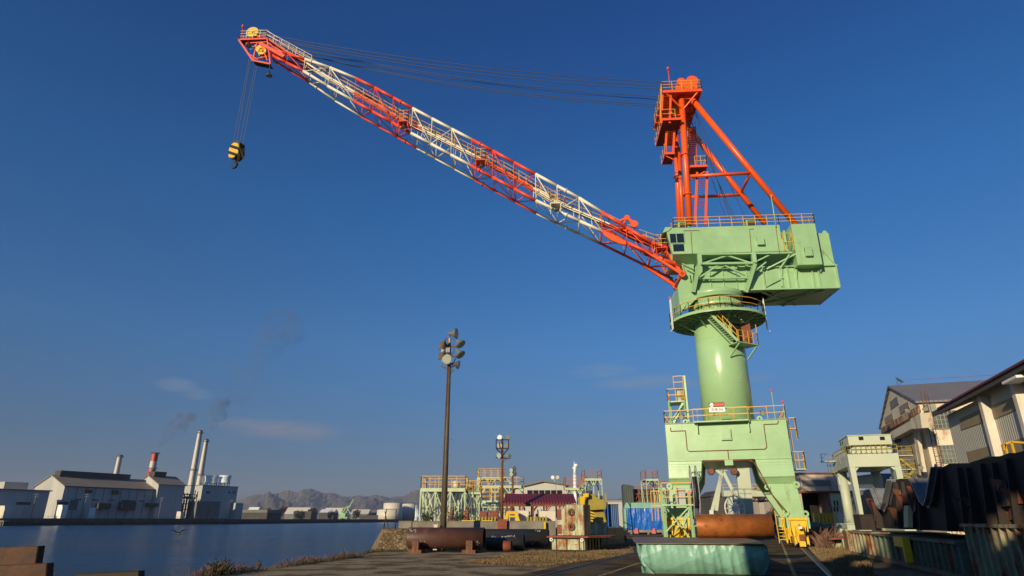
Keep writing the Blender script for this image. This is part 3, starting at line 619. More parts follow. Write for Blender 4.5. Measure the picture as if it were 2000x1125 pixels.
for xx in (x0, x1): h.bar(F_.p(xx, WN - .04, z0), F_.p(xx, WN - .04, z1), .05, .04, 1)
# raked front pane
h.hexa([F_.p(al - .08, WN + .25, cab_b + .35), F_.p(al - .02, WN + .25, cab_b + .35), F_.p(al - .02, -.2, cab_b + .35), F_.p(al - .08, -.2, cab_b + .35)], [F_.p(a0 - .02, WN + .25, zt - .9), F_.p(a0 + .05, WN + .25, zt - .9), F_.p(a0 + .05, -.2, zt - .9), F_.p(a0 - .02, -.2, zt - .9)], 0)
h.build('window', ['glass', 'mint'], house)
h = MB(UF); h.prism([(a0 - .35, zt - .55), (a0 - .05, zt + .05), (a0 + .6, zt + .05), (a0 + .3, zt - .3)], WN - .08, .3); h.build('cab_visor', M['mint'], house)
for (xx, yy, ww, hh) in ((812, 248, 58, 52), (1160, 322, 62, 60)):   # louvre boxes
    h = MB(UF); p0, zz1 = q2(xx, yy); p1, zz0 = q2(xx + ww, yy + hh)
    dz = -.05 if xx < 1100 else -.07
    h.hexa([F_.p(p0, WN - .005 + dz * .4, zz0), F_.p(p1, WN - .005 + dz * .4, zz0), F_.p(p1, WN + .02, zz0), F_.p(p0, WN + .02, zz0)], [F_.p(p0, WN + dz - .3, zz1), F_.p(p1, WN + dz - .3, zz1), F_.p(p1, WN + .02, zz1), F_.p(p0, WN + .02, zz1)])
    h.box(p0 - .04, p1 + .04, WN - .38, WN - .045, zz0 - .06, zz1 + .05) if False else h.box(p0, p1, WN - .34, WN - .05, zz0, zz1)
    h.build('vent_hood', 'mint', house, bevel=.02)
h = MB(UF)
for pts in ([(280, 190), (395, 187)], [(335, 195), (345, 355)], [(765, 178), (797, 176)], [(765, 178), (778, 345)], [(955, 150), (985, 358)]):
    h.path([UF.pick(1260 + x / 3.75, 400 + y / 3.75, WN - .05) for x, y in pts], .022, 4)
h.build('conduit', M['rust_red'], house)
h = MB(UF)      # door recess and yellow side stage
p0 = q2(1005, 250)[0]; p1 = q2(1075, 250)[0]
h.rail([F_.p(p0, WN - .1, cab_b + .02), F_.p(p1, WN - .1, cab_b + .02)], h=1.75, step=.9, r=.045, mids=1); h.tube(F_.p(p0 + .4, WN - .1, cab_b + .4), F_.p(p1 - .1, WN - .1, cab_b + 1.7), .03, 4)
h.build('stage_railing', 'yellow', house)
h = MB(UF)      # roof railing
zr = zt + .03
h.rail([F_.p(a0 + .8, WFr - 2.3, zr), F_.p(a0 + .8, WN + .05, zr), F_.p(a1, WN + .05, zr)], step=1.15, r=.035, mids=2)
h.rail([F_.p(a1, WN + .05, zr), F_.p(b3r, WN + .05, zr), F_.p(b3r, WFr - 2.1, zr)], step=1.15, r=.035, mids=2)
h.rail([F_.p(a0 + .8, WFr - 2.3, zr), F_.p(a1 - 2, WFr - 2.3, zr)], step=1.4, r=.03)
h.build('railing', 'yellow', house)
for xx in (282, 785):
    h = MB(UF); s_, _ = q2(xx, 120); h.box(s_ - .45, s_ + .55, WN + .5, WN + 1.5, zt + .1, zt + .85, 0); h.box(s_ - .3, s_ + .42, WN + .47, WN + .5, zt + .18, zt + .75, 1); h.box(s_ - .55, s_ + .65, WN + .4, WN + 1.6, zt + .85, zt + .92, 0)
    h.build('air_conditioner', ['mint', 'dark'], house)
h = MB(UF); s_, _ = q2(950, 120); h.tube(F_.p(s_, WN - .1, zt - .3), F_.p(s_, WN - .1, zt + 3.1), .05, 6); h.bar(F_.p(s_ - .1, WN - .1, zt + 3.1), F_.p(s_ + .15, WN - .1, zt + 3.1), .06, .06); h.build('vent_pipe', 'mint', house)
# main girder
WG = -1.6; WG2 = 3.2
gl, gb = q2(345, 637, WG); gr, gt = q2(1397, 449, WG); grb = q2(1425, 622, WG)[0]
gdl = q2(870, 440, WG)[0]
gt0 = gt
h = MB(UF)
h.prism([(gl, gb), (grb, gb), (gr, gt), (gl + 4.2, gt), (gl + 1.5, gt + .2), (gl + .3, gb + 1.0)], WG, WG2)
h.prism([(gl + .1, gb), (gl, gb + 1.2), (gl + .6, cab_b - .4), (gl + 7.0, cab_b - .4), (gl + 7.6, gb)], WG + .6, WG2 - .6)
gird = h.build('main_girder', 'mint', crane, bevel=.03)
h = MB(UF)
h.box(gl + .3, grb + .02, WG - .22, WG + .0, gb - .05, gb + .06); h.box(gl + 4.4, gr + .06, WG - .25, WG, gt - .02, gt + .07)
for xx in (870, 1000, 1050, 1110, 1230, 1275):
    s_, _ = q2(xx, 560, WG); h.box(s_ - .04, s_ + .04, WG - .2, WG - .002, gb + .06, gt - .02)
for s_ in (gl + 1.8, gl + 3.0, gl + 4.2, gl + 5.2): h.box(s_ - .03, s_ + .03, WG - .12, WG + .6, gb + .06, gb + 2.2)
h.box(grb - .06, grb + .04, WG - .22, WG2, gb - .04, gt + .05)
s_, _ = q2(1270, 450, WG); h.bar(F_.p(s_, WG - .15, gb + 1.6), F_.p(s_, WG - .7, gt + .0), .12, .12)
h.build('stiffener', 'mint', gird)
h = MB(UF)      # dark bracing below the counterweight
for s_ in (gl + 8.4, gl + 11.2): h.bar(F_.p(s_, WG + .2, gb - .08), F_.p(s_ - 1.4, WG2 - .2, gb - .08), .3, .12)
h.bar(F_.p(gl + 7, WG2 - .4, gb - .08), F_.p(gl + 12.2, WG + .4, gb - .08), .22, .12); h.bar(F_.p(gl + 6.6, WG + .4, gb - .07), F_.p(gl + 11, WG2 - .3, gb - .07), .22, .1)
h.build('underside_brace', 'mint', gird)
# near-side truss between house and girder
h = MB(UF)
def t2(x, y, w=WN + .15): return UF.pick(1260 + x / 3.75, 400 + y / 3.75, w)
h.bar(t2(395, 362), t2(400, 436), .38, .38); h.bar(t2(790, 352), t2(800, 428), .4, .38)
for (xa, xb) in ((395, 352), (802, 735)):
    h.bar(t2(xa, 432), t2(xb, 640, WG - .2), .55, .3, up=UF.e)
h.bar(t2(405, 433), t2(790, 427), .26, .2); h.bar(t2(398, 540, WN + .6), t2(745, 536, WN + .6), .24, .16); h.bar(t2(400, 366), t2(925, 357), .3, .14)
for a, b_, c_, d_ in ((415, 432, 600, 372), (600, 372, 785, 430), (400, 530, 535, 442), (575, 442, 735, 516), (805, 420, 925, 360), (790, 495, 885, 420)): h.bar(t2(a, b_, WN + .3), t2(c_, d_, WN + .3), .16, .13)
for x in (745,): h.bar(t2(x, 430, WN + 1.2), t2(x - 35, 620, WN + 1.2), .22, .22)
h.bar(t2(1060, 365), t2(990, 470, WG - .15), .2, .16); h.bar(t2(1000, 470, WG - .15), t2(1000, 600, WG - .1), .14, .12)
h.bar(t2(890, 470, WG - .2), t2(1100, 362), .12, .12)
h.bar(t2(885, 600, WG - .1), t2(1010, 530, WG - .25), .08, .08)
h.bar(t2(1110, 440, WG - .2), t2(1110, 540, WG - .2), .08, .08)
h.bar(t2(1270, 300, WN + 1.1), t2(1335, 430, WG + .3), .18, .14); h.bar(t2(1270, 300, WN + 1.1), t2(1400, 445, WG), .06, .06)
h.build('support_truss', 'mint', crane)
# front bracket and slewing skirt
h = MB(UF)
fx = [q2(x, y, WG + .3) for x, y in ((285, 500), (238, 598), (262, 790), (300, 735), (345, 640), (360, 420), (270, 440))]
h.prism(fx, WG + .3, WG + .75); h.prism(fx, WG2 - .75, WG2 - .3)
pA = q2(238, 598, WG + .3); pB = q2(262, 790, WG + .3)
h.prism([pA, (pA[0] + .14, pA[1]), (pB[0] + .14, pB[1]), pB], WG + .75, WG2 - .75)
pA = q2(340, 640, WG + .3); h.box(pB[0] + .25, pA[0] + .1, WG + .76, WG2 - .76, gb - .6, gb - .5)
h.prism([(gl - .1, gb), (gl + 1.9, gb), (gl + 1.0, gb - .05), (pB[0] + .3, pB[1] + .1)], WG + .1, WG + .29)
for (x0_, y0_, x1_, y1_) in ((270, 430, 360, 470), (300, 470, 365, 500), (270, 440, 300, 520), (320, 500, 330, 560)): h.bar(t2(x0_, y0_, WG), t2(x1_, y1_, WG), .1, .1)
h.build('front_bracket', 'mint', crane, bevel=.02)
h = MB(); h.lathe(cc, [(2.7, gb - .02), (2.62, gb - .35), (2.5, gb - .55), (2.5, gb - .62), (2.3, gb - .62)], 56); h.build('slewing_ring', 'mint', crane)
# ---- A-frame
def q1(x, y, w=0.0): return UF.pick(1240 + x / 3.31, 120 + y / 3.31, w)
WA = 2.3
af = MB(UF)
af.tube(q1(300, 225, -WA), q1(355, 1056, -WA), .31, 20); 
pt = q1(300, 225, -WA); pbm = q1(355, 1056, -WA)
zroof = zt
af.tube(q1(262, 430, WA), q1(292, 1075, WA), .29, 18)
af.tube(q1(282, 560, 1.0), q1(312, 1070, 1.0), .2, 14)
af.tube(q1(365, 240, -WA), q1(1048, 1066, -WA), .29, 20)
af.tube(q1(338, 420, WA), q1(842, 1050, WA), .28, 20)
af.tube(q1(358, 742, -WA), q1(748, 722, -WA), .17, 12); af.tube(q1(362, 878, WA), q1(675, 862, WA), .17, 12); af.tube(q1(745, 728, -WA), q1(688, 848, WA), .14, 12)
for (x, y, w_) in ((322, 605, -WA), (340, 862, -WA), (275, 745, WA)):
    c = q1(x, y, w_); dd = (pbm - pt).normalized(); af.lathe(c, [(.42, -.07), (.42, .07)], 20, ax=dd)
af.tube(q1(300, 250, -WA), q1(262, 430, WA), .25, 12)
af.bar(q1(365, 240, -WA), q1(290, 235, -WA), .5, .5)
for (x0_, y0_, x1_, y1_, w_) in ((255, 540, 290, 600, WA), (300, 790, 318, 860, 1.0), (240, 455, 262, 530, WA)): af.bar(q1(x0_, y0_, w_), q1(x1_, y1_, w_), .2, .2)
mast = af.build('a_frame', 'orange', crane)
zp = q1(300, 183, -3.3).z
sl = (q1(180, 190, -3.3) - UF.o).dot(UF.e); sr = (q1(430, 178, -3.3) - UF.o).dot(UF.e)
h = MB(UF)
h.box(sl, sr, -3.3, 3.3, zp - .14, zp, 0)
h.bar(UF.p(sl, -3.3, zp - .15), UF.p(sr, -3.3, zp - .15), .1, .3); h.bar(UF.p(sl, 3.3, zp - .15), UF.p(sr, 3.3, zp - .15), .1, .3); h.bar(UF.p(sr, -3.3, zp - .15), UF.p(sr, 3.3, zp - .15), .1, .3)
for w_ in (-2, -.7, .7, 2): h.bar(UF.p(sl, w_, zp - .2), UF.p(sr, w_, zp - .2), .1, .22)
sm_ = (q1(300, 300, -WA) - UF.o).dot(UF.e)
for k in (sl + .3, sr - .3): h.bar(UF.p(k, -3.2, zp - .2), UF.p(sm_ + .1, -2.5, zp - 1.9), .13, .13); h.bar(UF.p(k, 3.2, zp - .2), UF.p(sm_ + .1, 2.5, zp - 1.9), .13, .13)
# sheave brackets
for w_ in (-2.6, -2.1, -1.5, -1.0):
    s0_ = (q1(290, 170, -1.5) - UF.o).dot(UF.e)
    h.prism([(s0_ - .9, zp), (s0_ + 1.6, zp), (s0_ + 1.5, zp + 1.6), (s0_ + 1.0, zp + 2.0), (s0_ - .1, zp + 1.5)], w_ - .05, w_ + .05)
ptop = h.build('top_platform', 'orange', mast)
h = MB(UF)
for ds, dz_, r_ in ((1.15, 1.75, .62), (.0, 1.7, .45)):
    for w_ in (-2.4, -2.25, -1.35, -1.2): h.lathe(UF.p(s0_ + ds, w_, zp + dz_), [(r_, -.06), (r_ - .08, -.02), (r_ - .08, .02), (r_, .06)], 24, ax=UF.d)
h.build('sheave', 'orange', mast)
h = MB(UF); h.rail([UF.p(sl, -3.3, zp), UF.p(sr, -3.3, zp), UF.p(sr, 3.3, zp), UF.p(sl, 3.3, zp)], closed=True, h=1.1, step=1.1, r=.035, mids=2)
ax_ = q1(228, 175, -2.8); h.build('railing', 'yellow', mast)
h = MB(); h.tube(ax_, ax_ + Z * 2.4, .05, 6); h.lathe(ax_ + Z * 2.4, [(.09, 0), (.14, .08), (.14, .3), (.04, .38)], 10); h.build('aviation_lamp', 'red_jib', mast)
# stairs and landings of the A-frame
h = MB(UF); M['grate_or_shade'] = mat('shaded_orange_grating', (.16, .022, .010), .6, var=.3, vs=4)  # deck orange darkened: shade of the undersides put into the grating colour
lw = -2.2
pA = q1(170, 405, lw); pB = q1(290, 405, lw)
def deck(pa, pb, w0, w1, th=.12):
    s0_, s1_ = (pa - UF.o).dot(UF.e), (pb - UF.o).dot(UF.e); h.box(s0_, s1_, w0, w1, pa.z - th * .4, pa.z, 1); h.bar(UF.p(s0_, w0, pa.z - th / 2), UF.p(s1_, w0, pa.z - th / 2), .06, th + .02); h.bar(UF.p(s0_, w0, pa.z - th / 2), UF.p(s0_, w1, pa.z - th / 2), .06, th + .02); h.bar(UF.p(s1_, w0, pa.z - th / 2), UF.p(s1_, w1, pa.z - th / 2), .06, th + .02)
deck(pA, pB, -3.2, 1.8, .25)
pC = q1(190, 607, -1.5); pD = q1(252, 607, -1.5); deck(pC, pD, -2.0, .2, .2)
pE = q1(352, 690, -1.9); pF = q1(460, 686, -1.9); deck(pE, pF, -2.4, -.6, .2)
h.stair(q1(170, 400, -3.0), q1(178, 215, -3.0), UF.e * .85, steps=12); h.stair(q1(196, 600, -1.8), q1(205, 445, -1.8), UF.e * .8, steps=12)
h.stair(q1(388, 1060, -2.0), q1(402, 715, -2.0), UF.e * 1.0, steps=24)
h.stair(q1(352, 690, -1.0), q1(345, 420, 1.6), UF.e * .8, steps=22)
h.bar(q1(200, 612, -2), q1(252, 636, -2), .1, .1); h.bar(q1(355, 768, -2.1), q1(452, 712, -2.1), .12, .12)
h.bar(q1(225, 360, -2.2), q1(290, 380, -2.2), .1, .1); h.box(*[(q1(225, 360, lw) - UF.o).dot(UF.e), (q1(290, 360, lw) - UF.o).dot(UF.e)], -2.6, 1.6, q1(225, 360, lw).z - .1, q1(225, 360, lw).z)
h.build('stairway', ['orange', 'grate_or_shade'], mast)
h = MB(UF)
def o_se(p): return (p - UF.o).dot(UF.e)
h.rail([UF.p(o_se(pA), 1.8, pA.z), UF.p(o_se(pA), -3.2, pA.z), UF.p(o_se(pB) - .6, -3.2, pA.z)], step=1, r=.035)
h.rail([q1(166, 400, -3.0), q1(174, 190, -3.0)], h=.9, step=.9, r=.035)
h.rail([UF.p(o_se(pC), -2, pC.z), UF.p(o_se(pC), .2, pC.z)], step=1, r=.03)
h.rail([UF.p(o_se(pE) + .5, -2.4, pE.z), UF.p(o_se(pF), -2.4, pE.z), UF.p(o_se(pF), -.6, pE.z)], step=.6, r=.035)
h.rail([q1(352, 690, -1.0), q1(345, 420, 1.6)], h=.9, step=1.5, r=.03)
h.build('railing', 'yellow', mast)
h = MB(UF)      # yellow cloth-wrapped winch items beside the post
for (x, y, r_) in ((238, 265, .28), (243, 300, .3), (262, 300, .3), (268, 325, .22), (235, 325, .2)): 
    c = q1(x, y, -.6); h.lathe(c, [(r_ * .4, -r_ * 1.6), (r_, -r_ * .6), (r_ * .9, r_ * .5), (r_ * .3, r_ * 1.5)], 9)
h.build('hose_bundle', 'yellow_big', mast)
# ---- jib
WJ = 1.45
def s_of(p): return (p - UF.o).dot(UF.e)
NT = [(522, 84), (606, 115), (671, 142), (717, 163), (830, 224.5), (945, 285), (1071.6, 354), (1142.7, 393), (1201, 431), (1300, 492)]
NBm = [(521, 96), (590, 134), (649, 173), (691, 197), (803, 260), (920.5, 324), (1046.7, 391.6), (1115, 424), (1176.5, 452), (1325, 522)]
nt_ = [UF.sz(u, v, -WJ) for u, v in NT]; nb_ = [UF.sz(u, v, -WJ) for u, v in NBm]
def interp(tab, s):
    tab = sorted(tab)
    if s <= tab[0][0]: return tab[0][1]
    for (x0_, y0_), (x1_, y1_) in zip(tab, tab[1:]):
        if s <= x1_: return y0_ + (y1_ - y0_) * (s - x0_) / (x1_ - x0_)
    return tab[-1][1]
bounds = [nb_[1][0], nb_[3][0], nb_[4][0], nb_[5][0], nb_[6][0], nb_[8][0]]
def jm(s):
    k = sum(1 for b_ in bounds if s > b_); return k % 2      # 0 red, 1 white
sA, sB = nb_[0][0], nb_[-1][0]
def wj(s):
    f = (s - sA) / (sB - sA); return .55 + (WJ - .55) * min(1, f / .2) if f < .2 else WJ + (.25 * max(0, (f - .85) / .15))
stations = [sA]
cuts = [sA] + bounds + [sB]
nodes = []
for c0__, c1__ in zip(cuts, cuts[1:]):
    k = max(2, round((c1__ - c0__) / 2.6)); nodes += [c0__ + (c1__ - c0__) * i / k for i in range(k)]
nodes.append(sB)
h = MB(UF)
def jp(s, near, top): return UF.p(s, -wj(s) if near else wj(s), interp(nt_ if top else nb_, s))
for s0_, s1_ in zip(nodes, nodes[1:]):
    m_ = jm((s0_ + s1_) / 2)
    for near in (0, 1):
        for top in (0, 1):
            h.tube(jp(s0_, near, top), jp(s1_, near, top), .165 if near else .14, 10, m_)
jib = h.build('jib', ['red_jib', 'white_jib'], crane)
h = MB(UF)
for i, (s0_, s1_) in enumerate(zip(nodes, nodes[1:])):
    m_ = jm((s0_ + s1_) / 2)
    for near in (0, 1):
        h.tube(jp(s0_, near, 0), jp(s0_, near, 1), .045, 6, m_)
        h.tube(jp(s0_, near, i % 2), jp(s1_, near, 1 - i % 2), .055, 6, m_)
    for top in (0, 1):
        h.tube(jp(s0_, 0, top), jp(s0_, 1, top), .045, 6, m_); h.tube(jp(s0_, i % 2, top), jp(s1_, 1 - i % 2, top), .045, 6, m_)
    if i % 3 == 0: h.tube(jp(s0_, 0, 0), jp(s0_, 1, 1), .05, 5, m_)
h.build('lattice', ['red_jib', 'white_jib'], jib)
h = MB(UF)
for s_ in [nodes[i] + .9 for i in range(2, len(nodes) - 1, 4)]:
    for near in (0, 1):
        for top in (0, 1):
            dd = (jp(s_ + .1, near, top) - jp(s_, near, top)).normalized(); h.lathe(jp(s_, near, top), [(.24, -.06), (.24, .06)], 12, jm(s_), ax=dd)
h.build('flange', ['red_jib', 'white_jib'], jib)
# walkway with rails and side landings (runs inside the near face)
WK = [(500, 76), (522, 77), (560, 103), (600, 126), (640, 152), (665, 166), (790, 238), (940, 312), (1000, 345), (1085, 396), (1190, 440), (1240, 466), (1285, 482), (1300, 498)]
wk = [UF.sz(u, v, -.45) for u, v in WK]
h = MB(UF); hr = MB(UF)
prev = None
for (s0_, z0_), (s1_, z1_) in zip(wk, wk[1:]):
    k = max(1, round((s1_ - s0_) / 2))
    for i in range(k):
        sa, sb = s0_ + (s1_ - s0_) * i / k, s0_ + (s1_ - s0_) * (i + 1) / k; za, zb_ = z0_ + (z1_ - z0_) * i / k, z0_ + (z1_ - z0_) * (i + 1) / k
        P = UF.p; m_ = jm((sa + sb) / 2)
        h.hexa([P(sa, -.85, za - .05), P(sb, -.85, zb_ - .05), P(sb, -.1, zb_ - .05), P(sa, -.1, za - .05)], [P(sa, -.85, za), P(sb, -.85, zb_), P(sb, -.1, zb_), P(sa, -.1, za)], 2)
        h.bar(P(sa, -.85, za - .05), P(sb, -.85, zb_ - .05), .06, .16, m_); h.bar(P(sa, -.1, za - .05), P(sb, -.1, zb_ - .05), .06, .16, m_)
        h.bar(P(sa, -wj(sa), interp(nb_, sa)), P(sa, -.5, za - .05), .06, .06, m_)
        hr.rail([P(sa, -.85, za), P(sb, -.85, zb_)], h=1.0, step=1.0, r=.028); hr.rail([P(sa, -.1, za), P(sb, -.1, zb_)], h=1.0, step=1.0, r=.028)
M['grate2'] = mat('steel_grating', (.25, .16, .10), .6, var=.3, vs=4)
for (u, v) in ((790, 243), (940, 318), (1085, 402), (1290, 488)):
    s_, z_ = UF.sz(u, v, -1.5)
    h.box(s_ - .55, s_ + .55, -2.2, -.9, z_ - .08, z_, jm(s_)); hr.rail([UF.p(s_ - .55, -.9, z_), UF.p(s_ - .55, -2.2, z_), UF.p(s_ + .55, -2.2, z_), UF.p(s_ + .55, -.9, z_)], h=1.3, step=.55, r=.03, mids=2)
    for k in (-.5, .5): h.bar(UF.p(s_ + k, -2.1, z_ - .05), UF.p(s_ + k, -1.5, z_ - .9), .07, .07, jm(s_)); h.bar(UF.p(s_ + k, -2.15, z_ - .05), UF.p(s_ + k, -2.15, z_ - .7), .06, .06, jm(s_))
    flood('floodlight', UF.p(s_ + .1, -2.2, z_ - .85), V((.2, -.2, -1)), .28, ['dark', 'lamp_glass'], jib)
h.build('walkway', ['red_jib', 'white_jib', 'grate2'], jib); hr.build('railing', 'yellow', jib)
h = MB(UF)   # thin service pipes along the jib
for w_, off in ((-1.0, -.35), (-1.2, -.5), (-.1, .35)):
    pts = [UF.p(s_, w_, (interp(wk, s_) + off)) for s_ in [sA + 6 + (sB - sA - 7) * i / 24 for i in range(25)]]
    for a_, b_ in zip(pts, pts[1:]): h.tube(a_, b_, .035, 4, jm(((a_ + b_) / 2 - UF.o).dot(UF.e)))
h.build('service_pipe', ['red_jib', 'white_jib'], jib)
# jib head
def q4(x, y, w=0.0): return UF.pick(430 + x / 3.75, 30 + y / 3.75, w)
h = MB(UF)
for w_ in (-1.0, 1.0):
    a_ = [q4(x, y, w_) for x, y in ((135, 178), (345, 172), (240, 332), (368, 358), (290, 205), (470, 305), (340, 270), (365, 330))]
    h.bar(a_[0], a_[1], .16, .22); h.bar(a_[0], a_[2], .16, .2); h.bar(a_[2], a_[3], .16, .2); h.bar(a_[1], a_[3], .14, .14); h.bar(a_[4], a_[5], .3, .4)
    h.bar(q4(190, 205, w_), q4(345, 195, w_), .12, .14); h.bar(q4(270, 200, w_), q4(240, 330, w_), .12, .12); h.bar(q4(300, 215, w_), q4(345, 330, w_), .12, .12); h.bar(q4(240, 325, w_), q4(345, 300, w_), .1, .12)
    h.bar(q4(215, 285, w_), q4(275, 325, w_), .1, .1); h.bar(q4(350, 200, w_), q4(460, 285, w_), .12, .12)
for (x, y) in ((135, 178), (345, 172), (240, 332), (368, 358), (200, 270), (175, 178)): h.bar(q4(x, y, -1.0), q4(x, y, 1.0), .14, .16)
for (x0_, y0_, x1_, y1_) in ((135, 178, 345, 172), (240, 332, 368, 358), (160, 215, 240, 332)):
    p_ = [q4(x0_, y0_, -1.0), q4(x1_, y1_, -1.0), q4(x1_, y1_, -1.0) + UF.d * .8, q4(x0_, y0_, -1.0) + UF.d * .8]
    if y0_ > 300 or x0_ == 135: h.hexa([c - Z * .06 for c in p_], p_, 1)
M['grate_red'] = mat('red_grating', (.10, .018, .012), .6, var=.3, vs=4)
head = h.build('jib_head', ['red_jib', 'grate_red'], jib)
h = MB(UF); c = q4(140, 175, -1.1)
p_ = [q4(x, y, -1.1) for x, y in ((140, 172), (335, 165))]
h.rail([p_[0] + UF.d * 2.2, p_[0], p_[1]], h=1.15, step=.8, r=.03, mids=2); h.rail([p_[0] + UF.d * 2.2, p_[1] + UF.d * 2.2], h=1.15, step=.9, r=.03, mids=2)
hr2 = [q4(335, 165, -1.1), q4(665, 345, -1.1)]; h.rail(hr2, h=1.0, step=1.2, r=.03, mids=1)
h.build('railing', 'white_jib', jib)
for (x, y, r_) in ((247, 142, .75), (305, 262, .55), (318, 280, .5)):
    h = MB(UF)
    for w_ in (-.35, .35): h.lathe(q4(x, y, -.6) + UF.d * w_, [(r_, -.1), (r_ * .87, -.03), (r_ * .87, .03), (r_, .1)], 28, ax=UF.d)
    h.tube(q4(x, y, -.6) - UF.d * .6, q4(x, y, -.6) + UF.d * .6, .12, 10); h.build('sheave', 'yellow_big', jib)
h = MB(); p_ = q4(158, 172, -1.0); h.tube(p_, q4(166, 85, -1.0), .05, 6); h.lathe(q4(166, 90, -1.0), [(.1, 0), (.15, .1), (.15, .35), (.05, .4)], 10); h.build('aviation_lamp', 'red_jib', jib)
for (x, y) in ((205, 212), (358, 432)): flood('floodlight', q4(x, y + 8, -1.2), V((.1, -.1, -1)), .36, ['dark', 'lamp_glass'], jib)
h = MB(); h.tube(q4(366, 355, -1.1), q4(360, 415, -1.2), .06, 6); h.build('lamp_bracket', 'dark', jib)
# red curved stop plate and stubs near the jib foot
h = MB(UF); pl = [UF.sz(780 + x / 2.812, 180 + y / 2.812, -WJ - .25) for x, y in ((1110, 765), (1135, 768), (1200, 795), (1246, 822), (1246, 842), (1215, 838), (1160, 815), (1125, 790))]
h.prism(pl, -WJ - .42, -WJ - .22); 
for w_ in (-1.2, 1.2):
    pl = [UF.pick(780 + x / 2.812, 180 + y / 2.812, w_) for x, y in ((1185, 720), (1250, 690), (1290, 725), (1215, 745), (1480, 875))]
    h.bar(pl[0], pl[1], .22, .22); h.bar(pl[1], pl[2], .22, .3); h.bar(pl[1], pl[3], .14, .14); h.bar(pl[3], pl[4], .3, .35)
    h.lathe(pl[2], [(.38, -.12), (.38, .12)], 14, ax=UF.d); h.lathe(pl[1], [(.28, -.12), (.28, .12)], 14, ax=UF.d)
pf = UF.pick(1326, 548, 0)
for w_ in (-1.7, 1.7):
    a_ = UF.p(s_of(pf), w_, pf.z)
    h.lathe(a_, [(.32, -.2), (.32, .2)], 18, ax=UF.d)
    h.bar(a_, UF.p(sB - .2, w_, nb_[-1][1]), .22, .3); h.bar(a_, UF.p(sB - 3.0, w_ * .95, interp(nb_, sB - 3.0)), .22, .28); h.bar(UF.p(sB - .2, w_, nb_[-1][1]), UF.p(nt_[-1][0], w_, nt_[-1][1]), .18, .22)
    pass
h.tube(UF.p(s_of(pf), -1.9, pf.z), UF.p(s_of(pf), 1.9, pf.z), .22, 12)
h.build('jib_foot', 'orange', jib, bevel=.02)
# lower line of the far chord is given by perspective; ropes
def sag(a_, b_, d_, n=14): return [a_.lerp(b_, i / n) - Z * d_ * 4 * (i / n) * (1 - i / n) for i in range(n + 1)]
h = MB()
tops = [(q1(175, 150, -1.1), -1.0), (q1(172, 172, -.9), -.8), (q1(172, 190, -.7), -.6), (q1(168, 240, .7), .5), (q1(168, 258, .9), .7), (q1(166, 290, 1.1), .9), (q1(166, 302, 1.2), 1.0)]
for i, (p_, w_) in enumerate(tops):
    u, v = [(545, 72), (560, 80), (572, 86), (560, 90), (565, 92), (580, 102), (582, 103)][i]
    e_ = UF.pick(u, v, w_); h.path(sag(p_ + UF.e * 2.2, e_, .9 + .1 * i), .035, 4)
h.build('luffing_rope', 'rope', crane)
h = MB()
for (x0_, y0_, x1_, y1_, w_) in ((350, 300, 640, 1045, -.5), (375, 290, 712, 1005, -.2), (345, 330, 600, 1045, .4), (365, 395, 660, 1045, .7), (385, 320, 620, 1030, 0)):
    h.path([q1(x0_, y0_, w_), q1(x1_, y1_, w_)], .03, 4)
h.build('hoist_rope', 'rope', crane)
# hook block on its falls
hb = thing('hook_block', 'yellow and black striped hook block hanging from the jib tip', 'hook block', tuple(q4(125, 1080, -.3)))
ctr = q4(122, 1000, -.3)
HF = Frame(ctr.x, ctr.y, 24)
M['hazard'] = mat('yellow_black_stripes', (.72, .42, .03), .4)
t_ = M['hazard'].node_tree; wv = t_.nodes.new('ShaderNodeTexWave'); wv.bands_direction = 'DIAGONAL'; wv.inputs['Scale'].default_value = .75; tcx = t_.nodes.new('ShaderNodeTexCoord'); t_.links.new(tcx.outputs['Object'], wv.inputs[0])
rp_ = t_.nodes.new('ShaderNodeValToRGB'); rp_.color_ramp.interpolation = 'CONSTANT'; rp_.color_ramp.elements[0].color = (.01, .01, .01, 1); rp_.color_ramp.elements[1].position = .42; rp_.color_ramp.elements[1].color = (.72, .42, .03, 1)
t_.links.new(wv.outputs[1], rp_.inputs[0]); t_.links.new(rp_.outputs[0], t_.nodes['Principled BSDF'].inputs['Base Color'])
h = MB(HF); zc_ = ctr.z
h.prism([(-.75, zc_ - .2), (-.55, zc_ - .85), (.1, zc_ - 1.05), (.7, zc_ - .85), (.8, zc_ - .1), (.55, zc_ + .75), (-.1, zc_ + 1.0), (-.7, zc_ + .75)], -.5, .5)
h.build('block_body', 'hazard', hb, bevel=.06)
h = MB(HF)
for w_ in (-.3, 0, .3): h.lathe(HF.p(0, w_, zc_ + .5), [(.72, -.06), (.66, 0), (.72, .06)], 22, ax=HF.d)
h.build('sheave', 'dark', hb)
h = MB(HF)
hp = [(0, -1.0), (0, -1.35), (.28, -1.5), (.36, -1.75), (.2, -2.0), (-.08, -2.05), (-.3, -1.9), (-.34, -1.7)]
for (x0_, y0_), (x1_, y1_), r_ in zip(hp, hp[1:], (.16, .15, .14, .14, .13, .11, .07)): h.tube(HF.p(x0_, 0, zc_ + y0_), HF.p(x1_, 0, zc_ + y1_), r_, 10)
h.tube(HF.p(-.08, 0, zc_ - 1.25), HF.p(-.3, 0, zc_ - 1.66), .035, 5)
h.build('hook', 'dark', hb)
h = MB()
for i, (x, y) in enumerate(((213, 320), (222, 325), (258, 365), (270, 368))): h.path([q4(x, y, -.5), HF.p(-.62 + i * .42, -.2 + .1 * i, zc_ + .6)], .03, 4)
h.build('fall_rope', 'rope', crane)
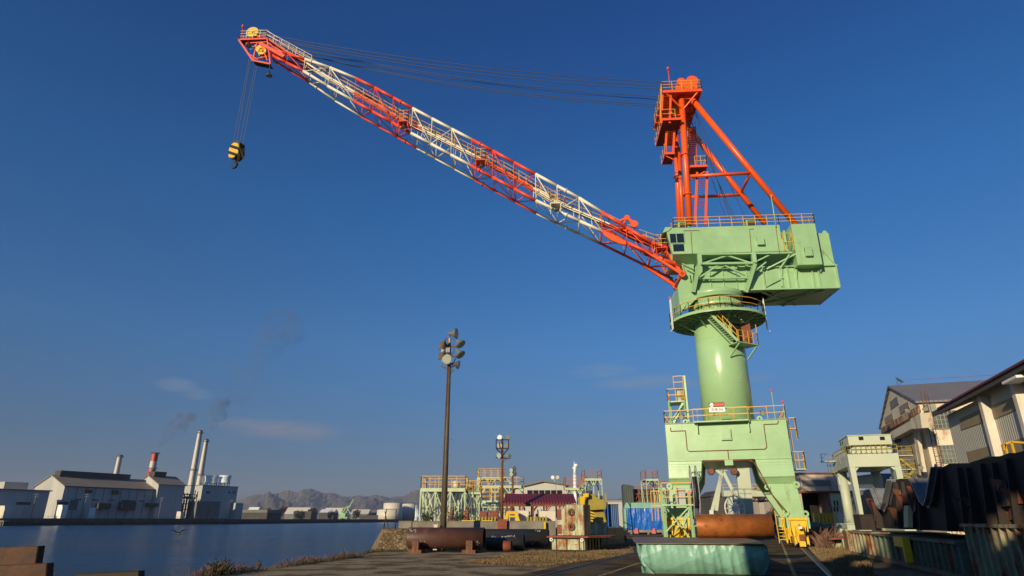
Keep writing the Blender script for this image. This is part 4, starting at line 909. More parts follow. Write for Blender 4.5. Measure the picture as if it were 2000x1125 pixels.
# ---------------------------------------------------------------- far shore: quay wall, factory, chimneys, tanks, pylons
M['quay_c'] = mat('dark_quay_concrete', (.075, .065, .055), .9, var=.4, vs=.2)
M['fwall'] = mat('factory_cladding', (.48, .47, .43), .6, var=.08, vs=.05, corr=None, brick=(7.0, 40, .12, .75, (R(90), 0, 0)))
M['froof'] = mat('factory_roof', (.25, .205, .15), .7, var=.12, vs=.1)
M['fdark'] = mat('dark_shed', (.06, .055, .05), .8, var=.3, vs=.2)
M['fgrey'] = mat('grey_shed', (.16, .16, .155), .8, var=.2, vs=.1)
M['pale'] = mat('pale_tank', (.62, .56, .45), .5, var=.06)
FQ = Frame(FA.x, FA.y, 32.9 - 90)
def seg_wall(p, q, z0, z1, th, name, m, lab, cat='wall'):
    b = MB(); d = (q - p).normalized(); nn_ = V((-d.y, d.x, 0)); b.hexa([zat(p, z0), zat(q, z0), zat(q + nn_ * th, z0), zat(p + nn_ * th, z0)], [zat(p, z1), zat(q, z1), zat(q + nn_ * th, z1), zat(p + nn_ * th, z1)])
    return b.build(name, m, origin=p, label=lab, cat=cat)
seg_wall(V((-420, 160, 0)), FA, -1.9, 2.6, 2.5, 'quay_wall', 'quay_c', 'dark concrete quay wall at the far left below the low shed')
seg_wall(FA, FB, -1.9, 2.6, 2.5, 'quay_wall', 'quay_c', 'dark concrete quay wall below the long white factory')
seg_wall(FB, FC, -1.9, 2.2, 2.5, 'quay_wall', 'quay_c', 'dark quay wall running away right of the cooling tower building')
seg_wall(FC, V((60, 1150, 0)), -1.9, 2.2, 2.5, 'quay_wall', 'quay_c', 'farthest dark quay wall behind the stone pier')
FF = Frame(-293, 430, 28 - 90)
def fs(u, v, w=0): return FF.sz(u, v, w)
def f1(x, y, w=0): return FF.sz(x / 3.688, 820 + y / 3.688, w)
fac = thing('factory_building', 'long white factory across the water with a dark roof vent along the ridge', 'factory', (-293, 430, 0))
s1 = f1(1140, 512)[0]; ze = FF.pick_s(112, 950, 0)[1]; zrid = ze + 7.2; GW = 36
b = MB(FF); b.prism_s([(0, 0), (0, ze), (GW / 2, zrid), (GW, ze), (GW, 0)], 0, s1 + 12); b.build('wall', 'fwall', fac)
def gable_roof(F, GW, ze, zr_, a0, a1, parent, m, over=.8, th=.5, w0=0):
    b = MB(F); sl = (zr_ - ze) / (GW / 2)
    b.prism_s([(w0 - over, ze - over * sl + .05), (w0 + GW / 2, zr_ + .05), (w0 + GW + over, ze - over * sl + .05), (w0 + GW + over, ze - over * sl + .05 + th), (w0 + GW / 2, zr_ + .05 + th), (w0 - over, ze - over * sl + .05 + th)], a0 - over, a1 + over)
    return b.build('roof', m, parent)
rf = gable_roof(FF, GW, ze, zrid, 0, s1, fac, 'froof')
b = MB(FF); b.prism_s([(GW / 2 - 3, zrid - .8), (GW / 2 - 3.6, zrid + 3.4), (GW / 2 + 3.6, zrid + 3.4), (GW / 2 + 3, zrid - .8)], 3, s1 - 14); b.build('ridge_vent', 'fdark', rf)
def fpatch(x0, x1, y0, y1, m, name, d=.25, w=0, parent=None):
    a0_, z1_ = f1(x0, y0, w); a1_, _ = f1(x1, y0, w); z0_ = f1(x0, y1, w)[1]; b = MB(FF); b.box(a0_, a1_, w - d, w - .01, z0_, z1_); return b.build(name, m, parent or fac)
fpatch(510, 568, 575, 650, 'fgrey', 'door', .2); 
for x0, x1, y0, y1 in ((615, 660, 505, 525), (808, 850, 508, 535)): fpatch(x0, x1, y0, y1, 'fdark', 'vent_hood', 1.6)
for x0, x1, y0, y1 in ((415, 470, 590, 615), (690, 780, 600, 640), (860, 960, 590, 650), (1045, 1120, 600, 625)): fpatch(x0, x1, y0, y1, 'fdark', 'canopy', 4)
b = MB(FF)
for i in range(6): a_ = f1(880 + i * 16, 600, -2)[0]; b.tube(FF.p(a_, -2, f1(880, 590, -2)[1] - 2), FF.p(a_, -2, f1(880, 588, -2)[1] + 1), .6, 8)
b.build('duct', 'fdark', fac)
for i in range(11): s_ = 2 + i * (s1 - 6) / 10; b = MB(FF); b.box(s_, s_ + .22, -.3, -.02, 0, ze - .6); b.build('downpipe', 'fgrey', fac)
b = MB(FF); b.box(-.5, s1, -1.1, -.75, ze - .35, ze + .1); b.build('gutter', 'fdark', fac)
for i in range(5): s_ = 8 + i * (s1 - 16) / 4.5; b = MB(FF); b.box(s_, s_ + 4.5, -.12, -.02, ze * .62, ze * .62 + .9); b.build('window', 'glass', fac)
qf = MB(); P_ = [FA.lerp(FB, i / 30) + V((-1.2, .8, 2.6)) for i in range(31)]
for a_, c_ in zip(P_, P_[1:]): qf.tube(a_, a_ + V((0, 0, 1.3)), .09, 4); qf.tube(a_ + V((0, 0, 1.25)), c_ + V((0, 0, 1.25)), .06, 4); qf.tube(a_ + V((0, 0, .7)), c_ + V((0, 0, .7)), .05, 4)
qf.build('quay_fence', 'fgrey', origin=P_[0], label='thin grey railing along the far quay before the factory', cat='fence')
# taller block
ta = thing('factory_block', 'taller white factory block with its own roof vent behind the striped chimney', 'factory', tuple(FF.p(s1, -2, 0)))
a0 = f1(1145, 465, -3)[0]; a1 = a0 + (f1(1335, 470, -3)[0] - a0); ze2 = f1(1145, 465, -3)[1]; zr2 = ze2 + 6.5
b = MB(FF); b.prism_s([(-3, 0), (-3, ze2), (11, zr2), (25, ze2), (25, 0)], a0, a1); b.build('wall', 'fwall', ta)
r2_ = gable_roof(FF, 28, ze2, zr2, a0, a1, ta, 'froof', w0=-3)
b = MB(FF); b.prism_s([(8, zr2 - .6), (7.2, zr2 + 3.2), (14.8, zr2 + 3.2), (14, zr2 - .6)], a0 + 2, a1 - 10); b.build('ridge_vent', 'fdark', r2_)
# dark pipework stage to its right
pw = thing('pipe_stage', 'dark steel pipework stage between the factory and the cooling tower building', 'pipework', tuple(FF.p(a1 + 1, -2, 0)))
b = MB(FF); rr = random.Random(5)
for i in range(7): 
    for w_ in (-2, 6): b.bar(FF.p(a1 + 1.5 + i * 2.2, w_, 0), FF.p(a1 + 1.5 + i * 2.2, w_, rr.uniform(10, 24)), .5, .5)
for zq in (5, 9, 13, 17, 20): b.box(a1 + 1, a1 + rr.uniform(9, 15), -2.2, 6, zq, zq + .5)
for i in range(16): x_ = a1 + rr.uniform(1, 14); zq = rr.uniform(2, 18); b.tube(FF.p(x_, rr.uniform(-2.5, 5), zq), FF.p(x_ + rr.uniform(-3, 3), rr.uniform(-2.5, 5), zq + rr.uniform(-5, 5)), rr.uniform(.3, .8), 7)
b.build('pipe_rack', 'fdark', pw)
b = MB(FF); b.box(a1 + 9, a1 + 30, -8, 2, 0, f1(1430, 585, -8)[1]); b.build('switch_house', 'fgrey', pw)
# low annex and shed on the left
an = thing('low_shed', 'low grey shed at the far left edge across the water', 'shed', tuple(FF.p(-60, -20, 0)))
a_r = f1(360, 515, -20)[0]; za = f1(300, 513, -20)[1]
b = MB(FF); b.box(a_r - 90, a_r, -20, 6, 0, za); b.build('wall', 'fwall', an); b = MB(FF); b.box(a_r - 91, a_r + 1, -21, 7, za, za + .6); b.build('roof', 'froof', an)
x0, x1 = f1(118, 600, -20)[0], f1(222, 600, -20)[0]; b = MB(FF); b.box(x0, x1, -20.2, -19.9, f1(150, 612, -20)[1], f1(150, 592, -20)[1]); b.build('window', 'fdark', an)
b = MB(FF); x0, zt_ = f1(38, 445, 40); x1 = f1(210, 445, 40)[0]; b.box(x0, x1, 40, 60, 0, zt_); b.build('box_building', 'fwall', origin=FF.p(x0, 40, 0), label='white box-shaped building behind the low shed at the left', cat='building')
# cooling tower building
PB = Frame(*(lambda p: (p.x, p.y))(A(1430 / 3.688, 1000, 545)), 28 - 90)
pwb = thing('power_house', 'white block building with two round cooling towers on its roof', 'building', tuple(PB.o))
def pb_(x, y, w=0): return PB.sz(x / 3.688, 820 + y / 3.688, w)
z1_ = pb_(1610, 480)[1]; aE = pb_(1715, 483)[0]; gw = 30
b = MB(PB); b.box(0, aE, 0, gw, 0, z1_); b.build('wall', 'fwall', pwb)
b = MB(PB); b.box(-.4, aE + .4, -.4, gw + .4, z1_, z1_ + .5); b.build('roof', 'fgrey', pwb)
b = MB(PB); b.box(aE - 4, aE + 4, -5, 6, 0, pb_(1700, 600)[1]); b.box(aE + .1, aE + 3, 6, 14, 0, pb_(1700, 550)[1]); b.build('annex', 'fwall', pwb)
for i, k in enumerate((.15, .45, .75)):
    b = MB(PB); b.box(-.15, -.01, gw * k, gw * k + 2.2, z1_ - 9, z1_ - 7); b.build('window', 'black', pwb)
for x in (1485, 1500, 1645, 1680): 
    a_, z_ = pb_(x, 530); b = MB(PB); b.box(a_, a_ + 1.6, -.15, -.01, z_, z_ + 1.7) if a_ > 0 else b.box(0, 0.01, 0, .01, 0, .01); b.build('window', 'black', pwb)
for (xc_, w_, r_) in ((1515, gw * .75, 5.6), (1612, gw * .3, 5.0)):
    c = PB.pick(xc_ / 3.688, 950, w_); c.z = z1_ + .5; t = MB()
    t.lathe(c + V((0, 0, 3.0)), [(r_ * .98, 0), (r_ * .9, 1.5), (r_ * .93, 4), (r_ * 1.06, 6.2), (r_ * .9, 6.2), (r_ * .85, 0)], 32, 0, close=False); t.lathe(c + V((0, 0, 3.2)), [(r_ * .84, 0), (r_ * .84, 5.6)], 24, 1)
    for j in range(10): a_ = j * .628; q_ = c + V((math.cos(a_), math.sin(a_), 0)) * r_ * .88; t.bar(q_, q_ + V((0, 0, 3.1)), .4, .4, 1)
    t.build('cooling_tower', [mat('pale_blue_tower', (.66, .70, .72), .5), 'fgrey'], pwb)
# chimneys
def chimney(xb, yb, xt, yt, Y, r0, r1, label, cols, name='chimney', rings=(.97, .55)):
    t_ = A(xt, yt, Y); base = V((t_.x, t_.y, .6)); H = t_.z - .6; o = thing(name, label, 'chimney', tuple(base), 0, 'factory chimneys')
    b = MB(); k = len(cols)
    for i, cidx in enumerate(cols):
        f0, f1_ = i / k, (i + 1) / k; b.tube(base + V((0, 0, H * f0)), base + V((0, 0, H * f1_)), r0 + (r1 - r0) * f0, 24, cidx, r2=r0 + (r1 - r0) * f1_, caps=False)
    b.build('shaft', ['chim', 'chim_red', 'chim'], o)
    for f in rings:
        c = base + V((0, 0, H * f)); rr_ = r0 + (r1 - r0) * f; g = MB(); g.lathe(c, [(rr_, 0), (rr_ + 1.0, 0), (rr_ + 1.0, .25), (rr_, .25)], 20, close=False)
        g.rail([c + V((math.cos(a * .785), math.sin(a * .785), 0)) * (rr_ + .95) for a in range(8)], closed=True, h=1.1, r=.07, step=3); g.build('gallery', 'fgrey', o)
    g = MB(); g.tube(base + V((r0 * .5, -r0 - .2, 0)), base + V((r1 * .5, -r1 - .2, H)), .18, 4); g.lathe(base + V((0, 0, H)), [(r1 + .1, -.6), (r1 + .25, 0), (r1 * .7, .3)], 16); g.build('ladder', 'fdark', o)
    return o
M['chim'] = mat('chimney_paint', (.55, .51, .44), .6, var=.1, vs=.1, rust=.2, rs=.08, rcol=(.35, .27, .2)); M['chim_red'] = mat('chimney_red', (.48, .06, .03), .5, var=.1, vs=.1)
chimney(0, 0, 235, 889, 560, 2.6, 1.9, 'grey-white chimney standing alone behind the long factory roof', [0])
chimney(0, 0, 303.5, 885, 520, 2.9, 2.4, 'short chimney with red and white bands behind the factory block', [1] * 12 + [2, 2, 1, 1], rings=(.995, .76))
chimney(0, 0, 391.5, 841, 560, 3.3, 1.8, 'tallest white chimney beside the cooling tower building', [0])
chimney(0, 0, 403.5, 858, 575, 3.1, 1.7, 'second tallest white chimney, just right of the tallest one', [0])
# utility poles along the far quay
rr = random.Random(11)
for i, (xt, yt, xb) in enumerate(((265, 530, 233), (630, 530, 600), (1168, 555, 1145), (1672, 575, 1660))):
    p = A(xt / 3.688, 820 + yt / 3.688, [395, 430, 470, 560][i]); h_ = p.z; b = MB(); p0 = V((p.x, p.y, .6)); b.tube(p0, p, .28, 6, r2=.2)
    for dz in (.6, 2.0): b.bar(p - V((1.6, 0, dz)), p + V((1.6, 0, -dz)), .2, .2)
    b.build('utility_pole', 'fgrey', origin=p0, label=['utility pole on the far quay before the low grey shed', 'utility pole on the far quay before the long factory wall', 'utility pole on the far quay before the tall factory block', 'utility pole on the far quay before the cooling tower building'][i], cat='pole', group='utility poles on the far quay')
# parked trucks, bins and stacks along the far quay
def small_box(x0, x1, y0, y1, Y, m, name, label, cat, group=None, dep=5):
    p = A(x0 / 3.688, 820 + y0 / 3.688, Y); q = A(x1 / 3.688, 820 + y0 / 3.688, Y); zlo = A(x0 / 3.688, 820 + y1 / 3.688, Y).z
    zlo = .6; b = MB(); L_ = q.x - p.x; H_ = max(1.0, p.z - zlo)
    b.prism([(p.x, zlo), (q.x, zlo), (q.x, zlo + H_ * .8), (q.x - L_ * .15, zlo + H_), (p.x, zlo + H_)], Y, Y + dep)
    o = b.build(name, m, origin=(p.x, Y, zlo)); o['label'] = label; o['category'] = cat
    if group: o['group'] = group
    return o
small_box(418, 455, 612, 640, 405, 'white', 'white_silo', 'white box-like silo on the far quay before the factory gable', 'silo')
small_box(0, 40, 618, 660, 372, 'pale', 'loader', 'pale loading hopper at the left edge on the far quay', 'hopper')
small_box(645, 660, 632, 645, 440, 'white', 'quay_booth', 'tiny white booth on the far quay below the factory wall', 'booth')
small_box(1275, 1305, 660, 682, 475, 'pale', 'cone_tank', 'pale squat tank on the far quay left of the dark pipework', 'tank')
for i in range(12):
    x = 60 + i * 95 + rr.uniform(-12, 12); p = V((FA.x + (FB.x - FA.x) * (i / 11) - 6, FA.y + (FB.y - FA.y) * (i / 11) + 4, .6)); v_ = MB(); v_.box(p.x, p.x + 3, p.y, p.y + 4.4, .6, 1.5 + rr.uniform(0, .3)); v_.prism_s([(p.y + .8, 1.5), (p.y + 1.3, 2.15), (p.y + 3.3, 2.15), (p.y + 3.9, 1.5)], p.x + .2, p.x + 2.8)
small = 0
def far_shed(x0, x1, y, Y, m, label, zs=.25, name='far_shed', gable=True):
    p = A(440 + x0 / 4.762, 900 + y / 4.762, Y); q = A(440 + x1 / 4.762, 900 + y / 4.762, Y); H_ = p.z; rt = thing(name, label, 'shed', (p.x, Y, .6), 0, 'low sheds along the far shore')
    b = MB(); b.box(p.x, q.x, Y, Y + 25, .6, H_ * (1 - zs)); b.build('wall', 'fgrey' if m == 'pale' else 'fdark', rt)
    b = MB(); b.prism_s([(Y - .8, H_ * (1 - zs)), (Y + 12, H_), (Y + 26, H_ * (1 - zs))], p.x - .5, q.x + .5) if gable else b.box(p.x - .4, q.x + .4, Y - .4, Y + 25.4, H_ * (1 - zs), H_); b.build('roof', m, rt)
far_shed(150, 440, 455, 640, 'fgrey', 'long dark low shed right of the cooling tower building', gable=False)
far_shed(560, 770, 432, 900, 'pale', 'low pale-roofed shed, leftmost of the pale roofs below the hills', .5)
far_shed(880, 1010, 448, 900, 'white', 'small white-walled shed left of the little green crane', .3)
far_shed(920, 1080, 436, 1150, 'pale', 'pale warehouse roof behind the little green crane', .5)
far_shed(1170, 1330, 450, 900, 'pale', 'pale shed right of the little green crane', .4)
far_shed(1330, 1420, 458, 920, 'fgrey', 'grey low shed next to the round tanks', .4)
far_shed(640, 800, 468, 800, 'fdark', 'dark low shed below the leftmost pale roof', .4, gable=False)
far_shed(210, 300, 430, 1500, 'white', 'far white building beyond the dark low shed', .4)
far_shed(1250, 1560, 505, 860, 'fdark', 'long dark shed at the waterline below the round tanks', .3, gable=False)
# tanks
for x0, x1, y, Y, lab, m in ((1475, 1645, 388, 900, 'larger pale round tank on the far shore', 'pale'), (1648, 1775, 397, 930, 'smaller pale round tank on the far shore, right of the larger one', 'pale'), (1415, 1640, 447, 870, 'low wide pale tank in front of the larger round tank', 'pale')):
    p = A(440 + x0 / 4.762, 900 + y / 4.762, Y); q = A(440 + x1 / 4.762, 900 + y / 4.762, Y); r_ = (q.x - p.x) / 2; c = V(((p.x + q.x) / 2, Y, .6)); b = MB(); b.lathe(c, [(r_, 0), (r_, p.z - .6 - r_ * .08), (r_ * .6, p.z - .6 - r_ * .02), (.5, p.z - .6)], 40)
    t = thing('storage_tank', lab, 'tank', tuple(c), 0, 'round storage tanks'); b.build('shell', m, t); b = MB(); b.rail([c + V((math.cos(a * .3927) * r_, math.sin(a * .3927) * r_, p.z - .6 - r_ * .08)) for a in range(16)], closed=True, h=1.2, step=20, r=.12); b.build('railing', 'fgrey', t)
for i, x in enumerate((1776, 1790, 1804)):
    p = A(440 + x / 4.762, 900 + 412 / 4.762, 800); b = MB(); b.lathe(V((p.x, 800, .6)), [(1.3, 0), (1.3, 1.5), (.9, 2), (.85, p.z - 1.2), (1.0, p.z - 1.0), (1.0, p.z - .6)], 14); o = b.build('vent_stack', 'white', origin=(p.x, 800, .6)); o['label'] = ['left', 'middle', 'right'][i] + ' one of three slim white vent stacks beside the round tanks'; o['category'] = 'vent stack'; o['group'] = 'slim white vent stacks'
# pylons
def pylon(x, yt, yb, Y, label, wd=.17):
    p = A(440 + x / 4.762, 900 + yt / 4.762, Y); H_ = p.z; c = V((p.x, Y, .6)); b = MB(); r0 = H_ * wd / 2; r1 = H_ * .02
    lv = [0, .2, .38, .54, .68, .8, .9, 1]
    def crn(f): rr_ = r0 + (r1 - r0) * min(1, f / .8) if f < .8 else r1; return [c + V((sx * rr_, sy * rr_, H_ * f)) for sx, sy in ((-1, -1), (1, -1), (1, 1), (-1, 1))]
    for f0, f1_ in zip(lv, lv[1:]):
        a_, d_ = crn(f0), crn(f1_)
        for i in range(4): b.tube(a_[i], d_[i], H_ * .006, 4); b.tube(a_[i], d_[(i + 1) % 4], H_ * .004, 4); b.tube(a_[(i + 1) % 4], d_[i], H_ * .004, 4)
    for f in (.68, .8, .92): b.bar(c + V((-H_ * .12, 0, H_ * f)), c + V((H_ * .12, 0, H_ * f)), H_ * .012, H_ * .012); b.tube(c + V((-H_ * .12, 0, H_ * f)), c + V((0, 0, H_ * (f + .05))), H_ * .004, 4); b.tube(c + V((H_ * .12, 0, H_ * f)), c + V((0, 0, H_ * (f + .05))), H_ * .004, 4)
    o = b.build('power_pylon', 'fgrey', origin=c); o['label'] = label; o['category'] = 'pylon'; o['group'] = 'power pylons before the hills'
pylon(590, 275, 430, 1400, 'tallest lattice pylon in front of the hills'); pylon(520, 378, 430, 2000, 'small distant pylon left of the tallest one'); pylon(648, 370, 430, 2100, 'small distant pylon right of the tallest one'); pylon(805, 388, 430, 2200, 'smallest pylon, above the dark trees'); pylon(1730, 285, 430, 1300, 'lattice pylon rising behind the round tanks')
# dark trees on far shore
def crown(p, h, r, n, label, m='tree_dark', group='trees on the far shore', tr=.25):
    rg = random.Random(int(abs(p.x * 7 + p.y))); t = thing('broadleaf_tree', label, 'tree', tuple(p), 0, group); tk = MB(); lf = MB()
    tk.tube(p, p + V((0, 0, h * .5)), r * .09, 8, r2=r * .06)
    blobs = []
    for i in range(9):
        a = rg.uniform(0, 6.28); c = p + V((math.cos(a) * r * rg.uniform(0, .65), math.sin(a) * r * rg.uniform(0, .65), h * rg.uniform(.35, .82))); blobs.append((c, r * rg.uniform(.3, .5))); tk.tube(p + V((0, 0, h * .3)), c, r * .045, 5, r2=r * .015)
    for i in range(n):
        c, rr_ = blobs[rg.randrange(9)]; d_ = V((rg.gauss(0, 1), rg.gauss(0, 1), rg.gauss(0, .85))).normalized(); q_ = c + d_ * rr_ * rg.uniform(.55, 1.1); u_ = V((rg.gauss(0, 1), rg.gauss(0, 1), rg.gauss(0, 1))).normalized(); v_ = u_.orthogonal() * r * .05; u_ = u_ * r * .09; lf.add([q_ - u_, q_ + v_, q_ + u_, q_ - v_], [(0, 1, 2, 3)])
    tk.build('trunk', 'wood', t); lf.build('crown', m, t)
M['tree_dark'] = mat('dark_foliage', (.03, .04, .018), .8, var=.4, vs=.5); M['tree_red'] = mat('autumn_foliage', (.10, .05, .025), .8, var=.4, vs=.5)
def gp(x, y, Y): q_ = A(440 + x / 4.762, 900 + y / 4.762, Y); return V((q_.x, Y, .6)), q_.z - .6
for x, y, Y, r_, lab, m in ((1215, 458, 880, 8, 'round dark tree right of the little green crane', 'tree_dark'), (985, 465, 880, 7, 'dark tree directly left of the little green crane', 'tree_dark'), (825, 440, 850, 9, 'broad dark tree between two pale sheds', 'tree_dark'), (530, 415, 1000, 11, 'reddish brown tree left of the leftmost pale roof', 'tree_red'), (470, 450, 760, 8, 'dark tree right of the long dark low shed', 'tree_dark'), (385, 420, 1300, 10, 'distant reddish tree beyond the long dark low shed', 'tree_red'), (700, 460, 800, 7, 'small dark tree before the leftmost pale roof', 'tree_dark')):
    p, h_ = gp(x, y, Y); crown(p, h_, r_, 700, lab, m)
# little green crane on the far quay
p, h_ = gp(1100, 485, 850); gc = thing('small_quay_crane', 'little mint green jib crane on the far quay', 'crane', tuple(p))
b = MB()
k = 850 / 1223.0
def gx(x, y): return A(440 + x / 4.762, 900 + y / 4.762, 850)
for dx in (-5, 5):
    for dy in (0, 7): b.bar(V((p.x + dx, 850 + dy, .6)), V((p.x + dx * .6, 850 + dy, gx(1100, 530).z)), 1.0, 1.0)
b.box(p.x - 5.5, p.x + 5.5, 849.5, 857.5, gx(1100, 535).z, gx(1100, 522).z); b.build('portal', 'mint', gc)
b = MB(); a_, d_ = gx(1062, 522), gx(1118, 485); b.box(a_.x, d_.x, 849, 858, a_.z, d_.z); b.build('cab', 'mint', gc)
b = MB()
for w_ in (0, 3): b.bar(gx(1110, 500) + V((0, w_, 0)), gx(1192, 355) + V((0, w_, 0)), .6, .6); b.bar(gx(1085, 485) + V((0, w_, 0)), gx(1135, 420) + V((0, w_, 0)), .6, .6); b.bar(gx(1135, 420) + V((0, w_, 0)), gx(1165, 430) + V((0, w_, 0)), .4, .4); b.bar(gx(1165, 500) + V((0, w_, 0)), gx(1130, 435) + V((0, w_, 0)), .5, .5); b.bar(gx(1066, 448) + V((0, w_, 0)), gx(1140, 430) + V((0, w_, 0)), .6, .6)
for i in range(9):
    f = i / 9; g_ = (i + 1) / 9; P0, P1 = gx(1110, 500), gx(1192, 355); b.bar(P0.lerp(P1, f) + V((0, 0 if i % 2 else 3, 0)), P0.lerp(P1, g_) + V((0, 3 if i % 2 else 0, 0)), .3, .3)
b.build('jib', 'mint', gc)
# jetties
for x0, x1, y, Y, lab in ((1370, 1490, 735, 484, 'low pale jetty below the cooling tower building'), (5, 65, 730, 372, 'low pale jetty at the far left edge')):
    a_ = A(x0 / 3.688, 820 + y / 3.688, Y); c_ = A(x1 / 3.688, 820 + y / 3.688, Y); b = MB(); b.box(a_.x, c_.x, Y - 4, Y, a_.z - .3, a_.z + .4)
    for i in range(5): xx = a_.x + (c_.x - a_.x) * i / 4; b.tube(V((xx, Y - 3.8, ZW - 1)), V((xx, Y - 3.8, a_.z)), .3, 6)
    o = b.build('jetty', 'conc', origin=(a_.x, Y, ZW)); o['label'] = lab; o['category'] = 'jetty'
# smoke from the two working chimneys
def smoke(name, pts, label, dens, seed, lo=.36):
    rg = random.Random(seed); b = MB()
    for (u0, v0, r0), (u1, v1, r1) in zip(pts, pts[1:]):
        k = 13
        for i in range(k):
            f = i / k; c = A(u0 + (u1 - u0) * f, v0 + (v1 - v0) * f, 560); r_ = (r0 + (r1 - r0) * f) * rg.uniform(.45, .95); c += V((rg.gauss(0, r_ * .5), rg.gauss(0, r_ * .5), rg.gauss(0, r_ * .4)))
            prof = [(0.01, -1), (.5, -.86), (.86, -.5), (1, 0), (.86, .5), (.5, .86), (.01, 1)]; b.lathe(c, [(a_ * r_, h_ * r_ * .8) for a_, h_ in prof], 14, close=False)
    m = bpy.data.materials.new(name + '_volume'); m.use_nodes = True; N = m.node_tree.nodes; K = m.node_tree.links.new; N.remove(N['Principled BSDF']); pv = N.new('ShaderNodeVolumePrincipled'); pv.inputs['Color'].default_value = (.46, .44, .46, 1); pv.inputs['Anisotropy'].default_value = .2
    t = N.new('ShaderNodeTexCoord'); n = N.new('ShaderNodeTexNoise'); n.inputs['Scale'].default_value = .09; n.inputs['Detail'].default_value = 4; K(t.outputs['Object'], n.inputs[0]); mr = N.new('ShaderNodeMapRange'); mr.inputs[1].default_value = lo; mr.inputs[2].default_value = .68; mr.inputs[3].default_value = 0; mr.inputs[4].default_value = dens; K(n.outputs[0], mr.inputs[0]); K(mr.outputs[0], pv.inputs['Density']); K(pv.outputs[0], N['Material Output'].inputs['Volume'])
    o = b.build(name, m, origin=A(pts[0][0], pts[0][1], 560)); o['kind'] = 'stuff'; o['label'] = label; o['category'] = 'smoke'; return o
SMOKE = [('chimney_smoke', [(304, 882, 1.6), (310, 872, 2.5), (320, 860, 4), (335, 848, 6), (350, 838, 8), (362, 815, 7)], 'thin grey smoke drifting off the red and white chimney', .075, 1),
         ('chimney_smoke', [(404, 852, 1.8), (408, 838, 3), (416, 820, 6), (426, 800, 8), (436, 785, 7)], 'dense grey smoke rising from the second tallest white chimney', .06, 2, .38),
         ('chimney_smoke', [(432, 790, 6), (448, 765, 7), (466, 792, 5), (480, 755, 8), (500, 705, 11), (530, 665, 15), (575, 630, 20)], 'faint upper smoke veil spreading high above the chimneys', .018, 4, .38)]
for s_ in SMOKE: smoke(*s_)
# ---------------------------------------------------------------- stone pier, wall and terrace
M['stone'] = mat('pier_stone', (.26, .18, .09), .9, var=.45, vs=2.2, rust=.3, rs=2.5, rcol=(.08, .06, .04), streak=1, bump=.04, bs=9)
def stone_mat():
    m = bpy.data.materials.new('coursed_stone'); m.use_nodes = True; N = m.node_tree.nodes; K = m.node_tree.links.new; b = N['Principled BSDF']; b.inputs['Roughness'].default_value = .9
    t = N.new('ShaderNodeTexCoord'); v_ = N.new('ShaderNodeTexVoronoi'); v_.feature = 'DISTANCE_TO_EDGE'; v_.inputs['Scale'].default_value = 4.4; K(t.outputs['Object'], v_.inputs[0]); vc = N.new('ShaderNodeTexVoronoi'); vc.inputs['Scale'].default_value = 4.4; K(t.outputs['Object'], vc.inputs[0])
    n = N.new('ShaderNodeTexNoise'); n.inputs['Scale'].default_value = 1.3; n.inputs['Detail'].default_value = 8; K(t.outputs['Object'], n.inputs[0])
    r = N.new('ShaderNodeValToRGB'); r.color_ramp.elements[0].position = .25; r.color_ramp.elements[1].position = .75; r.color_ramp.elements[0].color = (.13, .08, .035, 1); r.color_ramp.elements[1].color = (.42, .31, .16, 1); K(n.outputs[0], r.inputs[0])
    hs = N.new('ShaderNodeSeparateColor'); K(vc.outputs['Color'], hs.inputs[0]); mr = N.new('ShaderNodeMapRange'); mr.inputs[3].default_value = .6; mr.inputs[4].default_value = 1.2; K(hs.outputs[0], mr.inputs[0])
    mx = N.new('ShaderNodeMix'); mx.data_type = 'RGBA'; mx.blend_type = 'MULTIPLY'; mx.inputs[0].default_value = 1; K(r.outputs[0], mx.inputs[6]); K(mr.outputs[0], mx.inputs[7])
    r2 = N.new('ShaderNodeValToRGB'); r2.color_ramp.elements[0].position = .01; r2.color_ramp.elements[1].position = .06; K(v_.outputs[0], r2.inputs[0]); mx2 = N.new('ShaderNodeMix'); mx2.data_type = 'RGBA'; K(r2.outputs[0], mx2.inputs[0]); mx2.inputs[6].default_value = (.06, .042, .022, 1); K(mx.outputs[2], mx2.inputs[7]); K(mx2.outputs[2], b.inputs['Base Color'])
    bp = N.new('ShaderNodeBump'); bp.inputs['Distance'].default_value = .05; K(r2.outputs[0], bp.inputs['Height']); K(bp.outputs[0], b.inputs['Normal']); return m
M['coursed'] = stone_mat()
pc = V((A(728, 1080, 45.3).x, 45.3, 0)); ZT = 1.32
b = MB()
lo = [V((pc.x, pc.y, -.02)), V((4.5, 44.6, -.02)), V((4.5, 50, -.02)), V((-10.6, 50, -.02)), V((-9.6, 44, -1.6))]
lo = [V((pc.x, pc.y, -.3)), V((-6.0, 46.3, -.3)), V((-6.0, 51.3, -.3)), V((-10.9, 51.3, -.5))]
hi = [V((pc.x + .62, pc.y + .55, ZT + .05)), V((-6.0, 46.9, ZT + .05)), V((-6.0, 51.3, ZT + .05)), V((-9.9, 51.3, ZT + .05))]
b.hexa(lo, hi); b.build('stone_pier', 'coursed', origin=pc, label='battered pier of yellow-brown stone at the water end of the yard', cat='stone pier')
TF = V((-9.9, 46.41, 0))
b = MB(); P_ = [(-9.9, 51.31), (3.9, 51.31), (10, 60), (10, 112), (-10.9, 112)]; b.add([(x, y, ZT) for x, y in P_] + [(x, y, -2) for x, y in P_], [tuple(range(5))] + [((i + 1) % 5, i, 5 + i, 5 + (i + 1) % 5) for i in range(5)]); structure(b.build('terrace', M['conc']))
wa, wb_ = A(779, 1018, 50.9), A(1085, 1018, 50.9)
b = MB(); b.box(wa.x, wb_.x, 50.9, 51.305, -.3, 1.84); b.box(wa.x - .02, wb_.x + .02, 50.86, 51.34, 1.84, 1.89)
